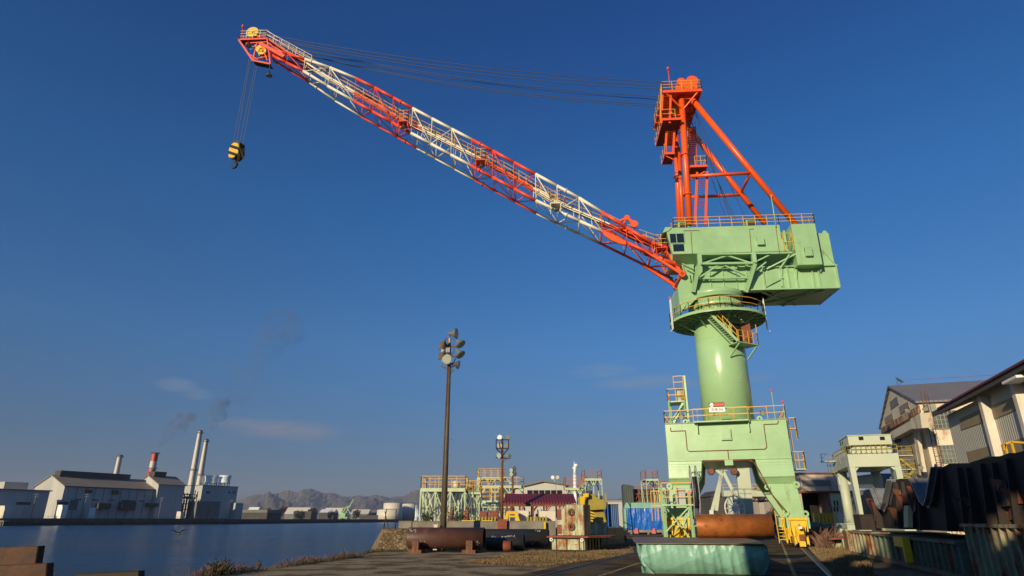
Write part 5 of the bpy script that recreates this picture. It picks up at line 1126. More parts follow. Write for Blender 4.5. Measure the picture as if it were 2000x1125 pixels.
b.build('concrete_wall', 'conc', origin=(wa.x, 50.9, 0), label='low stained concrete parapet wall running behind the pipes', cat='wall')
b = MB(); pp = A(990, 1014, 50.7); b.box(A(972, 1014, 50.7).x, A(990, 1014, 50.7).x, 50.6, 50.84, .2, A(980, 1014, 50.7).z); b.build('steel_plate', 'rust_red', origin=(pp.x, 50.7, 0), label='red rusty plate leaning on the parapet below the cage-topped mast', cat='plate')
for i, (x, yt, lean, lab) in enumerate(((752, 995, .1, 'thin dark post at the outer corner of the stone pier'), (774, 996, 0, 'thin dark post beside the left end of the parapet'), (806, 995, 0, 'short dark post standing behind the parapet'))):
    p = A(x, yt, 47.0); b = MB(); b.tube(V((p.x, 47.0, ZT)), V((p.x + lean, 47.0, p.z)), .035, 6)
    if i == 0: b.tube(V((p.x, 47, ZT + 1.2)), V((p.x + .35, 47, ZT)), .03, 5)
    b.build('fence_post', 'rust_dark', origin=(p.x, 47, ZT), label=lab, cat='post', group='fence posts on the stone pier')
b = MB(); p = A(851, 1027, 47.0); b.box(p.x - .12, p.x + .14, 46.9, 47.1, 0, A(848, 1026, 47).z); b.box(p.x - .16, p.x + .18, 46.88, 47.12, A(848, 1026, 47).z, A(848, 1025, 47).z + .02); b.build('meter_box', 'pale', origin=(p.x, 47, 0), label='small pale box at the foot of the tall floodlight mast', cat='box')
# ---- floodlight masts
M['mast_a'] = mat('rusting_mast_steel', (.10, .075, .05), .6, var=.3, vs=1, rust=.35, rs=1.5, rcol=(.12, .05, .025))
def lamp(c, d, r, parent, cols=('dark', 'lamp_glass')): return flood('floodlight', c, d, r, list(cols), parent)
t1 = A(878, 700, 47.5); base = V((t1.x - .02, 47.5, 0)); m1 = thing('floodlight_mast', 'tallest dark floodlight mast with a cluster of round lamps at its top', 'light mast', tuple(base))
b = MB(); b.tube(base, V((t1.x, 47.5, t1.z)), .24, 8, r2=.13); b.bar(base + V((-.16, -.16, 0)), t1 + V((-.09, -.1, 0)), .1, .1)
for i in range(24): z = 1.5 + i * .55; s_ = 1 if i % 2 else -1; f = z / t1.z; b.tube(base + V((s_ * (.3 - .12 * f), 0, z)), base + V((s_ * (.48 - .12 * f), 0, z)), .014, 4)
b.build('pole', 'mast_a', m1, smooth=None) if False else b.build('pole', 'mast_a', m1)
def pm(x, y, dy=0): return A(820 + x / 4.686, 620 + y / 4.686, 47.5 + dy)
b = MB(); b.tube(t1, pm(268, 190), .13, 8)
for x0, y0, x1, y1 in ((168, 286, 340, 262), (165, 378, 345, 350), (200, 445, 310, 485)): b.bar(pm(x0, y0), pm(x1, y1), .12, .14)
for x0, y0, x1, y1 in ((228, 195, 310, 195), (228, 195, 228, 265), (310, 195, 305, 260), (245, 280, 245, 420), (265, 420, 320, 285), (268, 500, 330, 370), (270, 540, 300, 480), (268, 200, 290, 150), (290, 150, 300, 140), (285, 470, 330, 430)): b.tube(pm(x0, y0), pm(x1, y1), .035, 5)
b.build('lamp_frame', 'mast_a', m1)
for x, y in ((205, 300), (220, 300), (250, 300), (268, 300), (208, 390), (272, 212)):
    b = MB(); a_ = pm(x, y - 22, -.2); c_ = pm(x, y + 22, -.2); b.box(a_.x - .06, a_.x + .06, 47.2, 47.36, c_.z, a_.z); b.build('ballast_box', 'grey', m1)
for (x, y, d, r) in ((330, 145, V((.9, -.35, -.05)), .42), (375, 245, V((.55, -.35, -.75)), .40), (372, 340, V((.55, -.35, -.75)), .40), (248, 382, V((-.05, -1, -.12)), .42), (352, 435, V((.95, -.25, -.25)), .34), (215, 255, V((-.3, .9, -.5)), .36), (212, 350, V((-.3, .9, -.5)), .36)):
    lamp(pm(x, y, -.25 if d.y > -.9 else -.45), d, r, m1, ('mast_a' if r < .4 else 'fgrey', 'lamp_glass'))
def p3(x, y, Y): return A(800 + x / 4.3275, 840 + y / 4.3275, Y)
Y2 = 60; b0 = p3(780, 740, Y2); m2 = thing('floodlight_mast', 'rusty mast with a square lamp cage near its top and lamps on a cross arm', 'light mast', (b0.x, Y2, ZT))
b = MB(); b.tube(V((b0.x, Y2, ZT)), p3(783, 70, Y2), .16, 10, r2=.1); b.build('pole', 'rust', m2)
b = MB()
for dy in (-.75, .75):
    c4 = [p3(x, y, Y2 + dy) for x, y in ((732, 82), (837, 82), (835, 155), (733, 155))]
    for i in range(4): b.bar(c4[i], c4[(i + 1) % 4], .09, .09)
    b.bar(c4[2], p3(785, 215, Y2), .07, .07); b.bar(c4[3], p3(785, 215, Y2), .07, .07)
for x, y in ((732, 82), (837, 82), (835, 155), (733, 155)): b.bar(p3(x, y, Y2 - .75), p3(x, y, Y2 + .75), .09, .09)
b.bar(p3(730, 232, Y2), p3(835, 240, Y2), .12, .12); b.tube(p3(815, 245, Y2), p3(770, 295, Y2), .025, 4); b.build('lamp_cage', 'rust_dark', m2)
for x, y, d in ((762, 62, V((-.3, -.9, .1))), (832, 60, V((.5, -.8, .1))), (762, 130, V((-.4, -.9, -.2))), (822, 135, V((.4, -.9, -.2))), (757, 215, V((-.5, -.8, -.2))), (840, 225, V((.6, -.75, -.3)))): lamp(p3(x, y, Y2 - .2), d, .26, m2, ('grey', 'lamp_glass'))
Y3 = 80; b0 = p3(872, 535, Y3); m3 = thing('floodlight_mast', 'thin mast with two stacked dark lamps, just right of the cage-topped mast', 'light mast', (b0.x, Y3, ZT))
b = MB(); b.tube(V((b0.x, Y3, ZT)), p3(870, 330, Y3), .16, 8, r2=.1); b.bar(p3(850, 345, Y3), p3(895, 330, Y3), .08, .08); b.bar(p3(850, 385, Y3), p3(895, 380, Y3), .08, .08); b.build('pole', 'rust', m3)
for x, y, d in ((888, 325, V((.7, -.6, .1))), (890, 370, V((.7, -.6, -.1))), (860, 340, V((-.5, -.7, 0))), (860, 375, V((-.5, -.7, 0)))): lamp(p3(x, y, Y3 - .2), d, .3, m3)
Y4 = 120; b0 = p3(1228, 440, Y4); m4 = thing('floodlight_mast', 'distant grey mast with a pair of small lamps above the white gable roof', 'light mast', (b0.x, Y4, 0)); b = MB(); b.tube(V((b0.x, Y4, 0)), p3(1228, 398, Y4), .16, 8); b.bar(p3(1205, 400, Y4), p3(1255, 398, Y4), .12, .12); b.build('pole', 'grey', m4)
for x in (1210, 1250): lamp(p3(x, 400, Y4 - .2), V((.2 if x > 1230 else -.2, -.9, -.3)), .38, m4, ('grey', 'white'))
# ship mast
Y5 = 150; p0 = p3(1396, 480, Y5); sm = thing('ship_mast', 'white radar mast of a hidden ship rising behind the red shed', 'ship mast', (p0.x, Y5, 0)); b = MB(); b.tube(V((p0.x, Y5, 0)), p3(1396, 380, Y5), .55, 10, r2=.4); b.tube(p3(1396, 380, Y5), p3(1397, 285, Y5), .36, 10, r2=.28); b.tube(p3(1392, 290, Y5), p3(1390, 262, Y5), .06, 5)
b.bar(p3(1376, 320, Y5), p3(1408, 320, Y5), .3, .3); b.bar(p3(1397, 375, Y5), p3(1410, 368, Y5), .2, .2); b.lathe(p3(1408, 300, Y5), [(.3, -.3), (.5, 0), (.3, .4)], 12); b.build('mast', 'white', sm)
# ---- steel access stages
M['stage'] = mat('pale_green_stage_paint', (.46, .54, .33), .5, var=.15, vs=1, rust=.15, rs=2)
M['rail_rust'] = mat('rusty_rail_paint', (.34, .13, .06), .6, var=.3, vs=2)
def stage(name, label, x0, x1, yd, Y, dep, z0, railm, bays=3, rh=1.0, conv=p3, lattice=2, group='steel access stages in the yard', extra=None, floors=None):
    a_, c_ = conv(x0, yd, Y), conv(x1, yd, Y); zt_ = a_.z; t = thing(name, label, 'stage', (a_.x, Y, z0), 0, group); W_ = c_.x - a_.x
    b = MB(); b.box(a_.x, c_.x, Y, Y + dep, zt_ - .14, zt_); b.bar(V((a_.x, Y - .05, zt_ - .16)), V((c_.x, Y - .05, zt_ - .16)), .1, .3); b.bar(V((a_.x, Y + dep, zt_ - .16)), V((c_.x, Y + dep, zt_ - .16)), .1, .3)
    b.build('deck', 'stage', t); b = MB()
    for i in range(bays + 1):
        x = a_.x + W_ * i / bays
        for y in (Y, Y + dep): b.bar(V((x, y, z0)), V((x, y, zt_ - .14)), .1, .1)
        for f in ([.5] if zt_ - z0 > 2.5 else []): b.bar(V((x, Y, z0 + (zt_ - z0) * f)), V((x, Y + dep, z0 + (zt_ - z0) * f)), .08, .08)
        b.bar(V((x, Y, z0)), V((x, Y + dep, zt_ - .2)), .05, .05)
        if i < bays:
            x2 = a_.x + W_ * (i + 1) / bays
            for y in (Y, Y + dep):
                if lattice == 2: b.bar(V((x, y, z0)), V((x2, y, zt_ - .2)), .055, .055); b.bar(V((x2, y, z0)), V((x, y, zt_ - .2)), .055, .055)
                else: b.bar(V((x, y, zt_ - 1.0)), V((x + W_ / bays * .4, y, zt_ - .15)), .1, .1); b.bar(V((x2, y, zt_ - 1.0)), V((x2 - W_ / bays * .4, y, zt_ - .15)), .1, .1); b.bar(V((x, y, z0 + (zt_ - z0) * .45)), V((x2, y, z0 + (zt_ - z0) * .45)), .08, .1)
    b.build('frame', 'stage', t); b = MB(); b.rail([V((a_.x, Y, zt_)), V((c_.x, Y, zt_)), V((c_.x, Y + dep, zt_)), V((a_.x, Y + dep, zt_))], closed=True, h=rh, step=.9, r=.035, mids=2 if rh > 1.1 else 1); b.build('railing', railm, t)
    return t, a_, c_
t, a_, c_ = stage('access_stage', 'pale green steel stage with yellow rails beside the tall floodlight mast', 95, 470, 490, 60, 4, ZT, 'yellow', bays=3, rh=1.05)
rgx = random.Random(4); b = MB()
for i in range(26): x = rgx.uniform(a_.x, c_.x); y = rgx.uniform(60.2, 63.8); b.bar(V((x, y, ZT)), V((x + rgx.uniform(-1, 1), y, a_.z - .2)), .06, .06)
b.build('bracing', 'stage', t)
stage('access_stage', 'lower side stage right of the mast-side stage, half its width', 470, 600, 515, 66, 3, ZT, 'yellow', bays=2)
stage('access_stage', 'highest yellow-railed stage in the middle of the yard', 572, 800, 400, 84, 4, ZT, 'yellow', bays=2, rh=1.1, lattice=1)
stage('access_stage', 'wide middle-height stage under the highest yellow-railed one', 600, 965, 468, 82, 1.6, ZT, 'yellow', bays=3, lattice=1)
stage('access_stage', 'low stage with yellow rails above the red shed\'s left end', 590, 760, 595, 72, 3, ZT, 'yellow', bays=2, rh=1.4)
stage('access_stage', 'pale stage with rust-red rails right of the white ship mast', 1482, 1622, 408, 88, 4, 0, 'rail_rust', bays=2, rh=1.1, lattice=1)
stage('access_stage', 'lower rust-railed stage left of the white ship mast', 1318, 1500, 487, 90, 3, 0, 'rail_rust', bays=3, rh=1.4, lattice=1)
def p5(x, y, Y): return A(1100 + x / 4.593, 880 + y / 4.593, Y)
stage('access_stage', 'pale stage with rust-red rails behind the blue tarpaulin load', 742, 852, 254, 102, 4, 0, 'rail_rust', bays=1, rh=1.3, conv=p5, lattice=1)
stage('access_stage', 'lower arm of the stage behind the blue tarpaulin load, touching the crane leg', 852, 915, 332, 102, 3, 0, 'rail_rust', bays=1, rh=1.0, conv=p5, lattice=1)
b = MB()
p_, q_ = p3(800, 400, 84), p3(880, 468, 84); b.stair(V((q_.x, 84.4, q_.z)), V((p_.x, 84.4, p_.z)), V((0, 1, 0))); p_, q_ = p3(572, 400, 84), p3(545, 430, 84)
b.build('stairway', 'stage', origin=(q_.x, 84, ZT), label='short pale green stair joining the two highest stages', cat='stair')
b = MB(); p_, q_ = p3(1482, 408, 88), p3(1430, 487, 88); b.stair(V((q_.x, 88.4, q_.z)), V((p_.x, 88.4, p_.z)), V((0, 1, 0))); b.build('stairway', 'rail_rust', origin=(q_.x, 88, 0), label='short rusty stair beside the white ship mast', cat='stair')
def cyl(name, x0, x1, yt, yb, Y, m, label, cat, z0=None):
    a_, c_ = p3(x0, yt, Y), p3(x1, yt, Y); zb_ = p3(x0, yb, Y).z if z0 is None else z0; r_ = (c_.x - a_.x) / 2; c = V(((a_.x + c_.x) / 2, Y, zb_)); b = MB(); H_ = a_.z - zb_; b.lathe(c, [(r_, 0), (r_, H_ * .92), (r_ * .8, H_)], 20)
    o = b.build(name, m, origin=c); o['label'] = label; o['category'] = cat; return o
cyl('water_tank', 488, 548, 436, 510, 67, 'mint_old', 'pale stained water tank standing on the lower side stage', 'tank')
cyl('water_tank', 364, 424, 430, 488, 62, 'pale', 'small cream tank on the deck of the mast-side stage', 'tank')
# machines under the stages: ribbed hull jigs, drums
def blockm(name, pts, Y0, Y1, m, label, cat, conv=p3, group=None, bevel=.02):
    b = MB(); P2 = [conv(x, y, Y0) for x, y in pts]; b.prism([(p.x, p.z) for p in P2], Y0, Y1); o0 = (min(p.x for p in P2), Y0, min(p.z for p in P2)); o = b.build(name, m, origin=o0, bevel=bevel); o['label'] = label; o['category'] = cat
    if group: o['group'] = group
    return o
for i, (x0, x1, y, Y, m, lab) in enumerate(((330, 365, 670, 57, 'rust_red', 'leftmost rusty tilted plate on the terrace'), (455, 500, 668, 55, 'rust_red', 'rusty tilted plate left of the yellow jigs'), (590, 655, 683, 55, 'rust_red', 'dark red box, first of two behind the left yellow jigs'), (675, 750, 678, 55, 'rust_red', 'dark red box, second of two behind the left yellow jigs'), (920, 1005, 678, 54.2, 'pale', 'pale box left of centre under the red shed'), (1095, 1235, 682, 54.2, 'pale', 'wide pale box under the right half of the red shed'))):
    blockm('machine_box', [(x0 + (12 if i < 2 else 0), y), (x1, y + 4), (x1 - (10 if i < 2 else 0), 770), (x0, 770)], Y, Y + 1.5, m, lab, 'box', group='boxes on the terrace')
def jig(x0, x1, y0, y1, Y, n, label):
    t = thing('yellow_jig', label, 'jig', (p3(x0, y1, Y).x, Y, ZT), 0, 'yellow steel jigs behind the parapet')
    b = MB(); zt_, zb_ = p3(x0, y0, Y).z, ZT; b.box(p3(x0, y1, Y).x, p3(x1, y1, Y).x, Y, Y + 1.2, zb_, zb_ + (zt_ - zb_) * .35); b.build('base', 'yellow_big', t)
    for i in range(n):
        f = i / n; xa = p3(x0 + (x1 - x0) * f, y0, Y).x; w_ = (p3(x1, y0, Y).x - p3(x0, y0, Y).x) / n; b = MB(); zc = zb_ + (zt_ - zb_) * .355
        b.prism([(xa, zc), (xa + w_ * .55, zc), (xa + w_ * .9, zt_ - .08), (xa + w_ * .45, zt_), (xa + w_ * .25, zt_ - .1)], Y + .05, Y + 1.1); b.build('rib', 'yellow_old', t)
jig(575, 735, 728, 772, 53.5, 6, 'low row of yellow ribs left of the yellow trapezoid frame'); jig(985, 1165, 728, 780, 53.5, 7, 'low row of yellow ribs right of the yellow trapezoid frame')
t = thing('yellow_trestle', 'yellow trapezoid frame with an opening, standing between the rows of ribs', 'frame', (p3(860, 775, 53).x, 53, ZT))
b = MB(); pl = [p3(x, y, 53) for x, y in ((795, 775), (822, 685), (905, 685), (938, 775), (910, 775), (893, 712), (838, 712), (826, 775))]; b.prism([(p.x, max(p.z, ZT)) for p in pl], 53, 53.8); pl = [p3(x, y, 53) for x, y in ((830, 738), (900, 738), (897, 722), (834, 722))]; b.prism([(p.x, p.z) for p in pl], 53.05, 53.3); b.build('body', 'yellow_big', t, bevel=.02)
b = MB(); a_, c_ = p3(440, 768, 51.1), p3(700, 768, 51.1); b.bar(a_, c_, .14, .1); b.build('yellow_beam', 'yellow_big', origin=a_, label='thin yellow beam lying along the top of the parapet', cat='beam')
b = MB(); a_, c_ = p3(1142, 825, 50.6), p3(1142, 775, 50.6); b.bar(V((a_.x, 50.6, 0)), c_, .14, .14); b.build('yellow_post', 'yellow_big', origin=a_, label='short yellow post at the right end of the parapet', cat='post')
for (x, y, h_, r_, n_) in ((150, 760, 1.5, .8, 400), (410, 765, 1.3, 1.1, 400)):
    p = p3(x, y, 52.5); shrub(V((p.x, 52.5, ZT)), h_, r_, n_, 'dark shrub growing behind the parapet ' + ('left of the tall mast' if x < 200 else 'right of the tall mast'), group='shrubs behind the parapet')
# red-roofed open shed
t = thing('open_shed', 'open shed with a dark red pitched roof and red posts on the terrace', 'shed', (p3(800, 740, 57).x, 57, ZT))
z1, z0 = p3(900, 545, 59.5).z, p3(900, 622, 57).z; xa, xb, xa2, xb2 = p3(792, 622, 57).x, p3(1410, 622, 57).x, p3(808, 545, 59.5).x, p3(1385, 545, 59.5).x
M['maroon'] = mat('dark_red_roof', (.14, .018, .022), .55, var=.15, vs=1, corr=('X', .25, .03))
b = MB(); b.hexa([V((xa, 57, z0)), V((xb, 57, z0)), V((xb2, 59.5, z1)), V((xa2, 59.5, z1))], [V((xa, 57, z0 + .07)), V((xb, 57, z0 + .07)), V((xb2, 59.5, z1 + .07)), V((xa2, 59.5, z1 + .07))])
b.hexa([V((xa2, 59.501, z1)), V((xb2, 59.501, z1)), V((xb, 62, z0)), V((xa, 62, z0))], [V((xa2, 59.501, z1 + .07)), V((xb2, 59.501, z1 + .07)), V((xb, 62, z0 + .07)), V((xa, 62, z0 + .07))]); b.build('roof', 'maroon', t)
for i in range(6):
    x = xa + .3 + (xb - xa - .6) * i / 5
    for y in (57.3, 61.7): b = MB(); b.bar(V((x, y, ZT if x < 9.5 else 0)), V((x, y, z0 - .02)), .14, .14); b.bar(V((x, y, z0 - .7)), V((x + .5, y, z0 - .05)), .08, .08); b.build('post', 'rust_red', t)
b = MB(); b.bar(V((xa, 57.2, z0 - .12)), V((xb, 57.2, z0 - .12)), .12, .2); b.build('eave_beam', 'rust_red', t)
rgx = random.Random(9)
for i in range(14):
    x = xa + .5 + (xb - xa - 1) * (i + .3) / 14; hgt = rgx.uniform(.5, 1.5); w_ = rgx.uniform(.3, .55); b = MB(); b.prism([(x, ZT), (x + w_, ZT), (x + w_, ZT + hgt * .8), (x + w_ * .7, ZT + hgt), (x, ZT + hgt * .95)], 60, 60.8); b.tube(V((x + w_ / 2, 60.3, ZT + hgt)), V((x + w_ / 2, 60.3, ZT + hgt + .3)), .06, 6)
    b.build('stored_machine', ['fdark', 'mint_old', 'grey', 'rust'][i % 4], origin=(x, 60, ZT), bevel=.02, label=['dark', 'pale green', 'grey', 'rusty'][i % 4] + ' machine under the red-roofed shed, ' + ['first', 'second', 'third', 'fourth', 'fifth', 'sixth', 'seventh', 'eighth', 'ninth', 'tenth', 'eleventh', 'twelfth', 'thirteenth', 'last'][i] + ' from the left', cat='machine', group='machines under the red-roofed shed')
# white gable building behind
t = thing('gable_building', 'pale low building with a wide gable behind the red-roofed shed', 'building', (p3(890, 540, 112).x, 112.5, 0))
b = MB(); pl = [p3(x, y, 112.5) for x, y in ((890, 495), (1130, 440), (1322, 472))]; b.prism([(pl[0].x, 0), (pl[0].x, pl[0].z), (pl[1].x, pl[1].z), (pl[2].x, pl[0].z + .6), (pl[2].x, 0)], 112.5, 130); b.build('wall', 'fwall', t)
b = MB(); b.prism([(pl[0].x - .6, pl[0].z - .1), (pl[1].x, pl[1].z + .05), (pl[2].x + .6, pl[0].z + .45), (pl[2].x + .6, pl[0].z + .75), (pl[1].x, pl[1].z + .4), (pl[0].x - .6, pl[0].z + .25)], 112, 130.5); b.build('roof', 'fgrey', t)
for i in range(6): 
    a_, c_ = p3(995 + i * 50, 508, 112.4), p3(1038 + i * 50, 540, 112.4); b = MB(); b.box(a_.x, c_.x, 112.4, 112.49, c_.z, a_.z); b.build('window', 'black', t)
# ---- pipes
M['pipe_red'] = mat('dark_brown_pipe', (.075, .032, .022), .5, var=.35, vs=.8, rust=.3, rs=1.2, rcol=(.12, .045, .025)); M['pipe_black'] = mat('black_coated_pipe', (.028, .028, .03), .4, var=.3, vs=.8, rust=.18, rs=1.5, rcol=(.10, .04, .02)); M['primer'] = mat('green_primer', (.06, .16, .14), .6)
M['chalk'] = mat('chalk_marking', (.6, .57, .48), .9)
def pipe(name, p, q, r, label, m, inner='primer', group=None, chalk=(), cat='pipe', tx=None):
    t = thing(name, label, cat, (p.x, p.y, p.z - r), 0, group); b = MB(); d = (q - p); Ln = d.length
    b.lathe(p, [(r, 0), (r, Ln), (r - .04, Ln), (r - .04, Ln - .02), (r - .04, .02), (r - .04, 0), (r, 0)], 48, 0, ax=d, close=False); b.m = [1 if (i // 48) in (3,) else 0 for i in range(len(b.f))]
    b.build('shell', [m, inner], t)
    rr = random.Random(int(Ln * 10)); dn = d.normalized()
    for (f, ang, wd, hh, n) in chalk:
        b = MB()
        for j in range(n):
            a = R(ang) + rr.uniform(-.5, .5) * hh / r; x = f * Ln + (j - n / 2) * wd / n
            def sp(a, x): return p + dn * x + (V((0, 0, 1)) * math.sin(a) + V((0, 0, 1)).cross(dn) * -math.cos(a) * -1) * (r + .004)
            a2 = a + rr.uniform(-.16, .16) / r; x2 = x + rr.uniform(-.06, .1); b.bar(sp(a, x), sp(a2, x2), .022, .008)
        b.build('chalk_marks', 'chalk', t)
    return t
pa, pb2 = A(799, 1056, 43.9), A(946, 1057, 43.3)
pa.z = pb2.z = .86
pipe('steel_pipe', pa, pb2, .65, 'biggest dark brown steel pipe, lying on cradles nearest the water', 'pipe_red', inner='pipe_black', group='steel pipes lying before the parapet', chalk=((.16, 200, .9, .18, 16), (.06, 130, .5, .3, 14), (.93, 205, .2, .15, 4)))
a_, c_ = A(908, 1045, 48.6), A(1072, 1047, 47.8); a_.z = c_.z = .74; pipe('steel_pipe', a_, c_, .62, 'longest black-coated pipe at the back of the pile', 'pipe_black', group='steel pipes lying before the parapet', chalk=((.78, 205, .9, .06, 14), (.88, 120, .4, .2, 8)))
a_, c_ = A(952, 1050, 46.0), A(1024, 1051, 45.6); a_.z = c_.z = .56; pipe('steel_pipe', a_, c_, .53, 'shorter black pipe with green primer inside its end', 'pipe_black', group='steel pipes lying before the parapet', chalk=((.6, 140, 1.0, .1, 18), (.25, 145, .5, .05, 6)))
a_, c_ = A(984, 1062, 44.2), A(999, 1062, 44.1); a_.z = c_.z = .38; pipe('steel_pipe', a_, c_, .32, 'short small rust-red pipe in front of the black ones', 'rust_red', group='steel pipes lying before the parapet')
for x, lab in ((812, 'left cradle under the biggest brown pipe'), (915, 'right cradle under the biggest brown pipe')):
    p = A(x, 1083, 43.6); b = MB(); b.box(p.x - .35, p.x + .5, 42.4, 45.0, 0, .2); b.prism_s([(42.4, .2), (42.4, .75), (42.75, .75), (43.2, .2)], p.x - .1, p.x + .3); b.prism_s([(45.0, .2), (44.6, .75), (44.3, .3)], p.x - .1, p.x + .3); b.build('pipe_cradle', 'rust', origin=(p.x, 43.6, 0), label=lab, cat='cradle', group='rusty pipe cradles')
# ---- mint plinth marked 12T with rusty plate, and weathered mint box
P1 = G(1077, 1077); P2v = G(1144, 1078); BF = Frame(P1.x, P1.y, math.degrees(-math.atan2((P2v - P1).y, (P2v - P1).x)) + 4)
LW = (P2v - P1).length; hz = .86
t = thing('ballast_plinth', 'pale green steel plinth painted 12 T with a rusty plate on top', 'plinth', tuple(P1))
b = MB(BF); b.box(0, LW, .0, 4.2, .06, hz); b.build('body', 'mint_old', t, bevel=.02)
b = MB(BF)
for s_ in (0, .35, LW * .46, LW * .83, LW - .1): b.box(s_, s_ + .05, -.05, -.002, .06, hz)
b.box(0, LW, -.06, -.051, hz - .08, hz); b.box(0, LW, -.06, -.051, .06, .12)
for w_ in (.8, 1.6, 2.4, 3.2, 4.1): b.box(LW + .002, LW + .07, w_, w_ + .06, .06, hz)
b.build('rib', M['rust_dark'], t)
b = MB(BF)
for s_ in (.05, LW - .15): b.lathe(BF.p(s_, -.12, hz - .12), [(.11, -.03), (.11, .03), (.06, .03), (.06, -.03), (.11, -.03)], 14, ax=BF.d, close=False)
b.build('lifting_lug', 'white', t)
text_obj('lettering', '12', BF.p(LW * .60, -.012, .52), .42, facing(BF), mat('orange_lettering', (.5, .22, .06), .7), t, ext=.006); text_obj('lettering', 'T', BF.p(LW * .74, -.012, .33), .34, facing(BF), M['rust_red'], t, ext=.006)
b = MB(BF); b.plan([(-.25, -.2), (LW + .3, -.25), (LW + 1.4, 1.5), (LW + 1.2, 4.6), (.2, 4.8), (-.2, 3)], hz + .005, hz + .10); b.build('rusty_plate', 'rust_red', origin=BF.p(0, 0, hz), label='flat rusty steel plate laid over the 12 T plinth', cat='plate')
b = MB(BF)
bx0, bx1 = BF.sz(1088, 1030, 1.4)[0], BF.sz(1141, 1030, 1.4)[0]; bz1 = BF.sz(1110, 985.5, 1.4)[1]
t = thing('ballast_box', 'tall weathered pale green box with two round eyes standing on the rusty plate', 'box', tuple(BF.p(bx0, 1.4, hz + .1)))
b.box(bx0 + .6, bx1, 1.4, 3.2, hz + .105, bz1); b.box(bx0, bx0 + .6, 1.45, 3.0, hz + .105, bz1 - .25); b.build('body', 'mint_old', t, bevel=.03)
b = MB(BF)
for k in range(7): s_ = bx0 + .65 + k * (bx1 - bx0 - .7) / 6; b.box(s_ - .015, s_ + .015, 1.37, 1.399, hz + .15, bz1 - .03)
b.build('seam_rib', 'mint_old', t)
for zc in (bz1 - .5, hz + .65):
    c = BF.p((bx0 + bx1) / 2 + .1, 1.39, zc); b = MB(); b.lathe(c, [(.11, 0), (.25, 0), (.25, .07), (.19, .12), (.11, .12), (.11, 0)], 20, 0, ax=-BF.d, close=False); b.lathe(c - BF.d * .008, [(.11, 0), (.11, .004)], 16, 1, ax=-BF.d); b.build('lifting_eye', ['rust', 'black'], t)
b = MB(BF); b.box(bx0 - .01, bx0 + .3, 1.42, 1.44, bz1 - 1.0, bz1 - .3); b.box(bx0 - .01, bx0 + .32, 1.42, 1.44, hz + .2, hz + .8); b.build('rust_patch', 'rust_red', t)
# old yellow block machine behind
t = thing('yellow_machine', 'big faded yellow machine block with a chevron striped plate, behind the weathered box', 'machine', tuple(p3(1500, 880, 52)))
def poly(m_, pts, Y0, Y1, mt, name, par=None): b = MB(); P2 = [p3(x, y, Y0) for x, y in pts]; b.prism([(p.x, p.z) for p in P2], Y0, Y1); return b.build(name, mt, par or t, bevel=.03)
poly(t, ((1515, 545), (1560, 540), (1600, 585), (1640, 585), (1665, 620), (1660, 670), (1500, 680), (1488, 600)), 51.5, 53.5, 'yellow_old', 'head')
poly(t, ((1490, 682), (1640, 672), (1668, 780), (1485, 782)), 52, 53.5, 'yellow_old', 'body'); poly(t, ((1480, 783), (1670, 781), (1670, 885), (1480, 885)), 51, 54, 'mint_old', 'base')
poly(t, ((1438, 562), (1470, 560), (1470, 535), (1515, 533), (1515, 566), (1486, 570), (1480, 632), (1442, 630)), 51, 51.45, 'yellow_big', 'bracket')
a_, c_ = p3(1480, 785, 50.7), p3(1560, 690, 50.7); b = MB(); b.box(a_.x, c_.x, 50.7, 50.8, a_.z, c_.z); b.build('chevron_plate', 'dark', t)
for k in range(4):
    f = k / 4; zc = a_.z + (c_.z - a_.z) * (.06 + f); w_ = (c_.x - a_.x); hh = (c_.z - a_.z); b = MB(); b.prism([(a_.x, zc), (a_.x + w_ / 2, zc + hh * .14), (c_.x, zc), (c_.x, zc + hh * .12), (a_.x + w_ / 2, zc + hh * .26), (a_.x, zc + hh * .12)], 50.68, 50.7); b.build('chevron_stripe', 'yellow_big', t)
for x in (1500, 1530, 1575, 1620): pp = p3(x, 545 if x < 1560 else 588, 52.4); b = MB(); b.tube(pp, pp + V((0, 0, .3)), .12, 8); b.build('bolt_head', 'dark', t)
b = MB(); a_ = p3(1654, 535, 54); b.bar(V((a_.x, 54, 0)), a_, .14, .14); b.build('yellow_post', 'yellow_old', origin=(a_.x, 54, 0), label='upright faded yellow post beside the yellow machine block', cat='post')
b = MB(); a_ = p3(1572, 780, 50.4); b.bar(V((a_.x, 50.4, 0)), a_, .12, .12); b.build('steel_post', 'stage', origin=(a_.x, 50.4, 0), label='pale green post in front of the yellow machine block', cat='post')
# traffic-side bits
p = G(1217, 1057); b = MB(); b.prism_s([(p.y, 0), (p.y, .55), (p.y + .3, .5), (p.y + .5, 0)], p.x, p.x + .35); b.build('rail_stop', 'rust', origin=p, label='small rusty rail stop on the ground left of the tarpaulin pile', cat='rail stop')
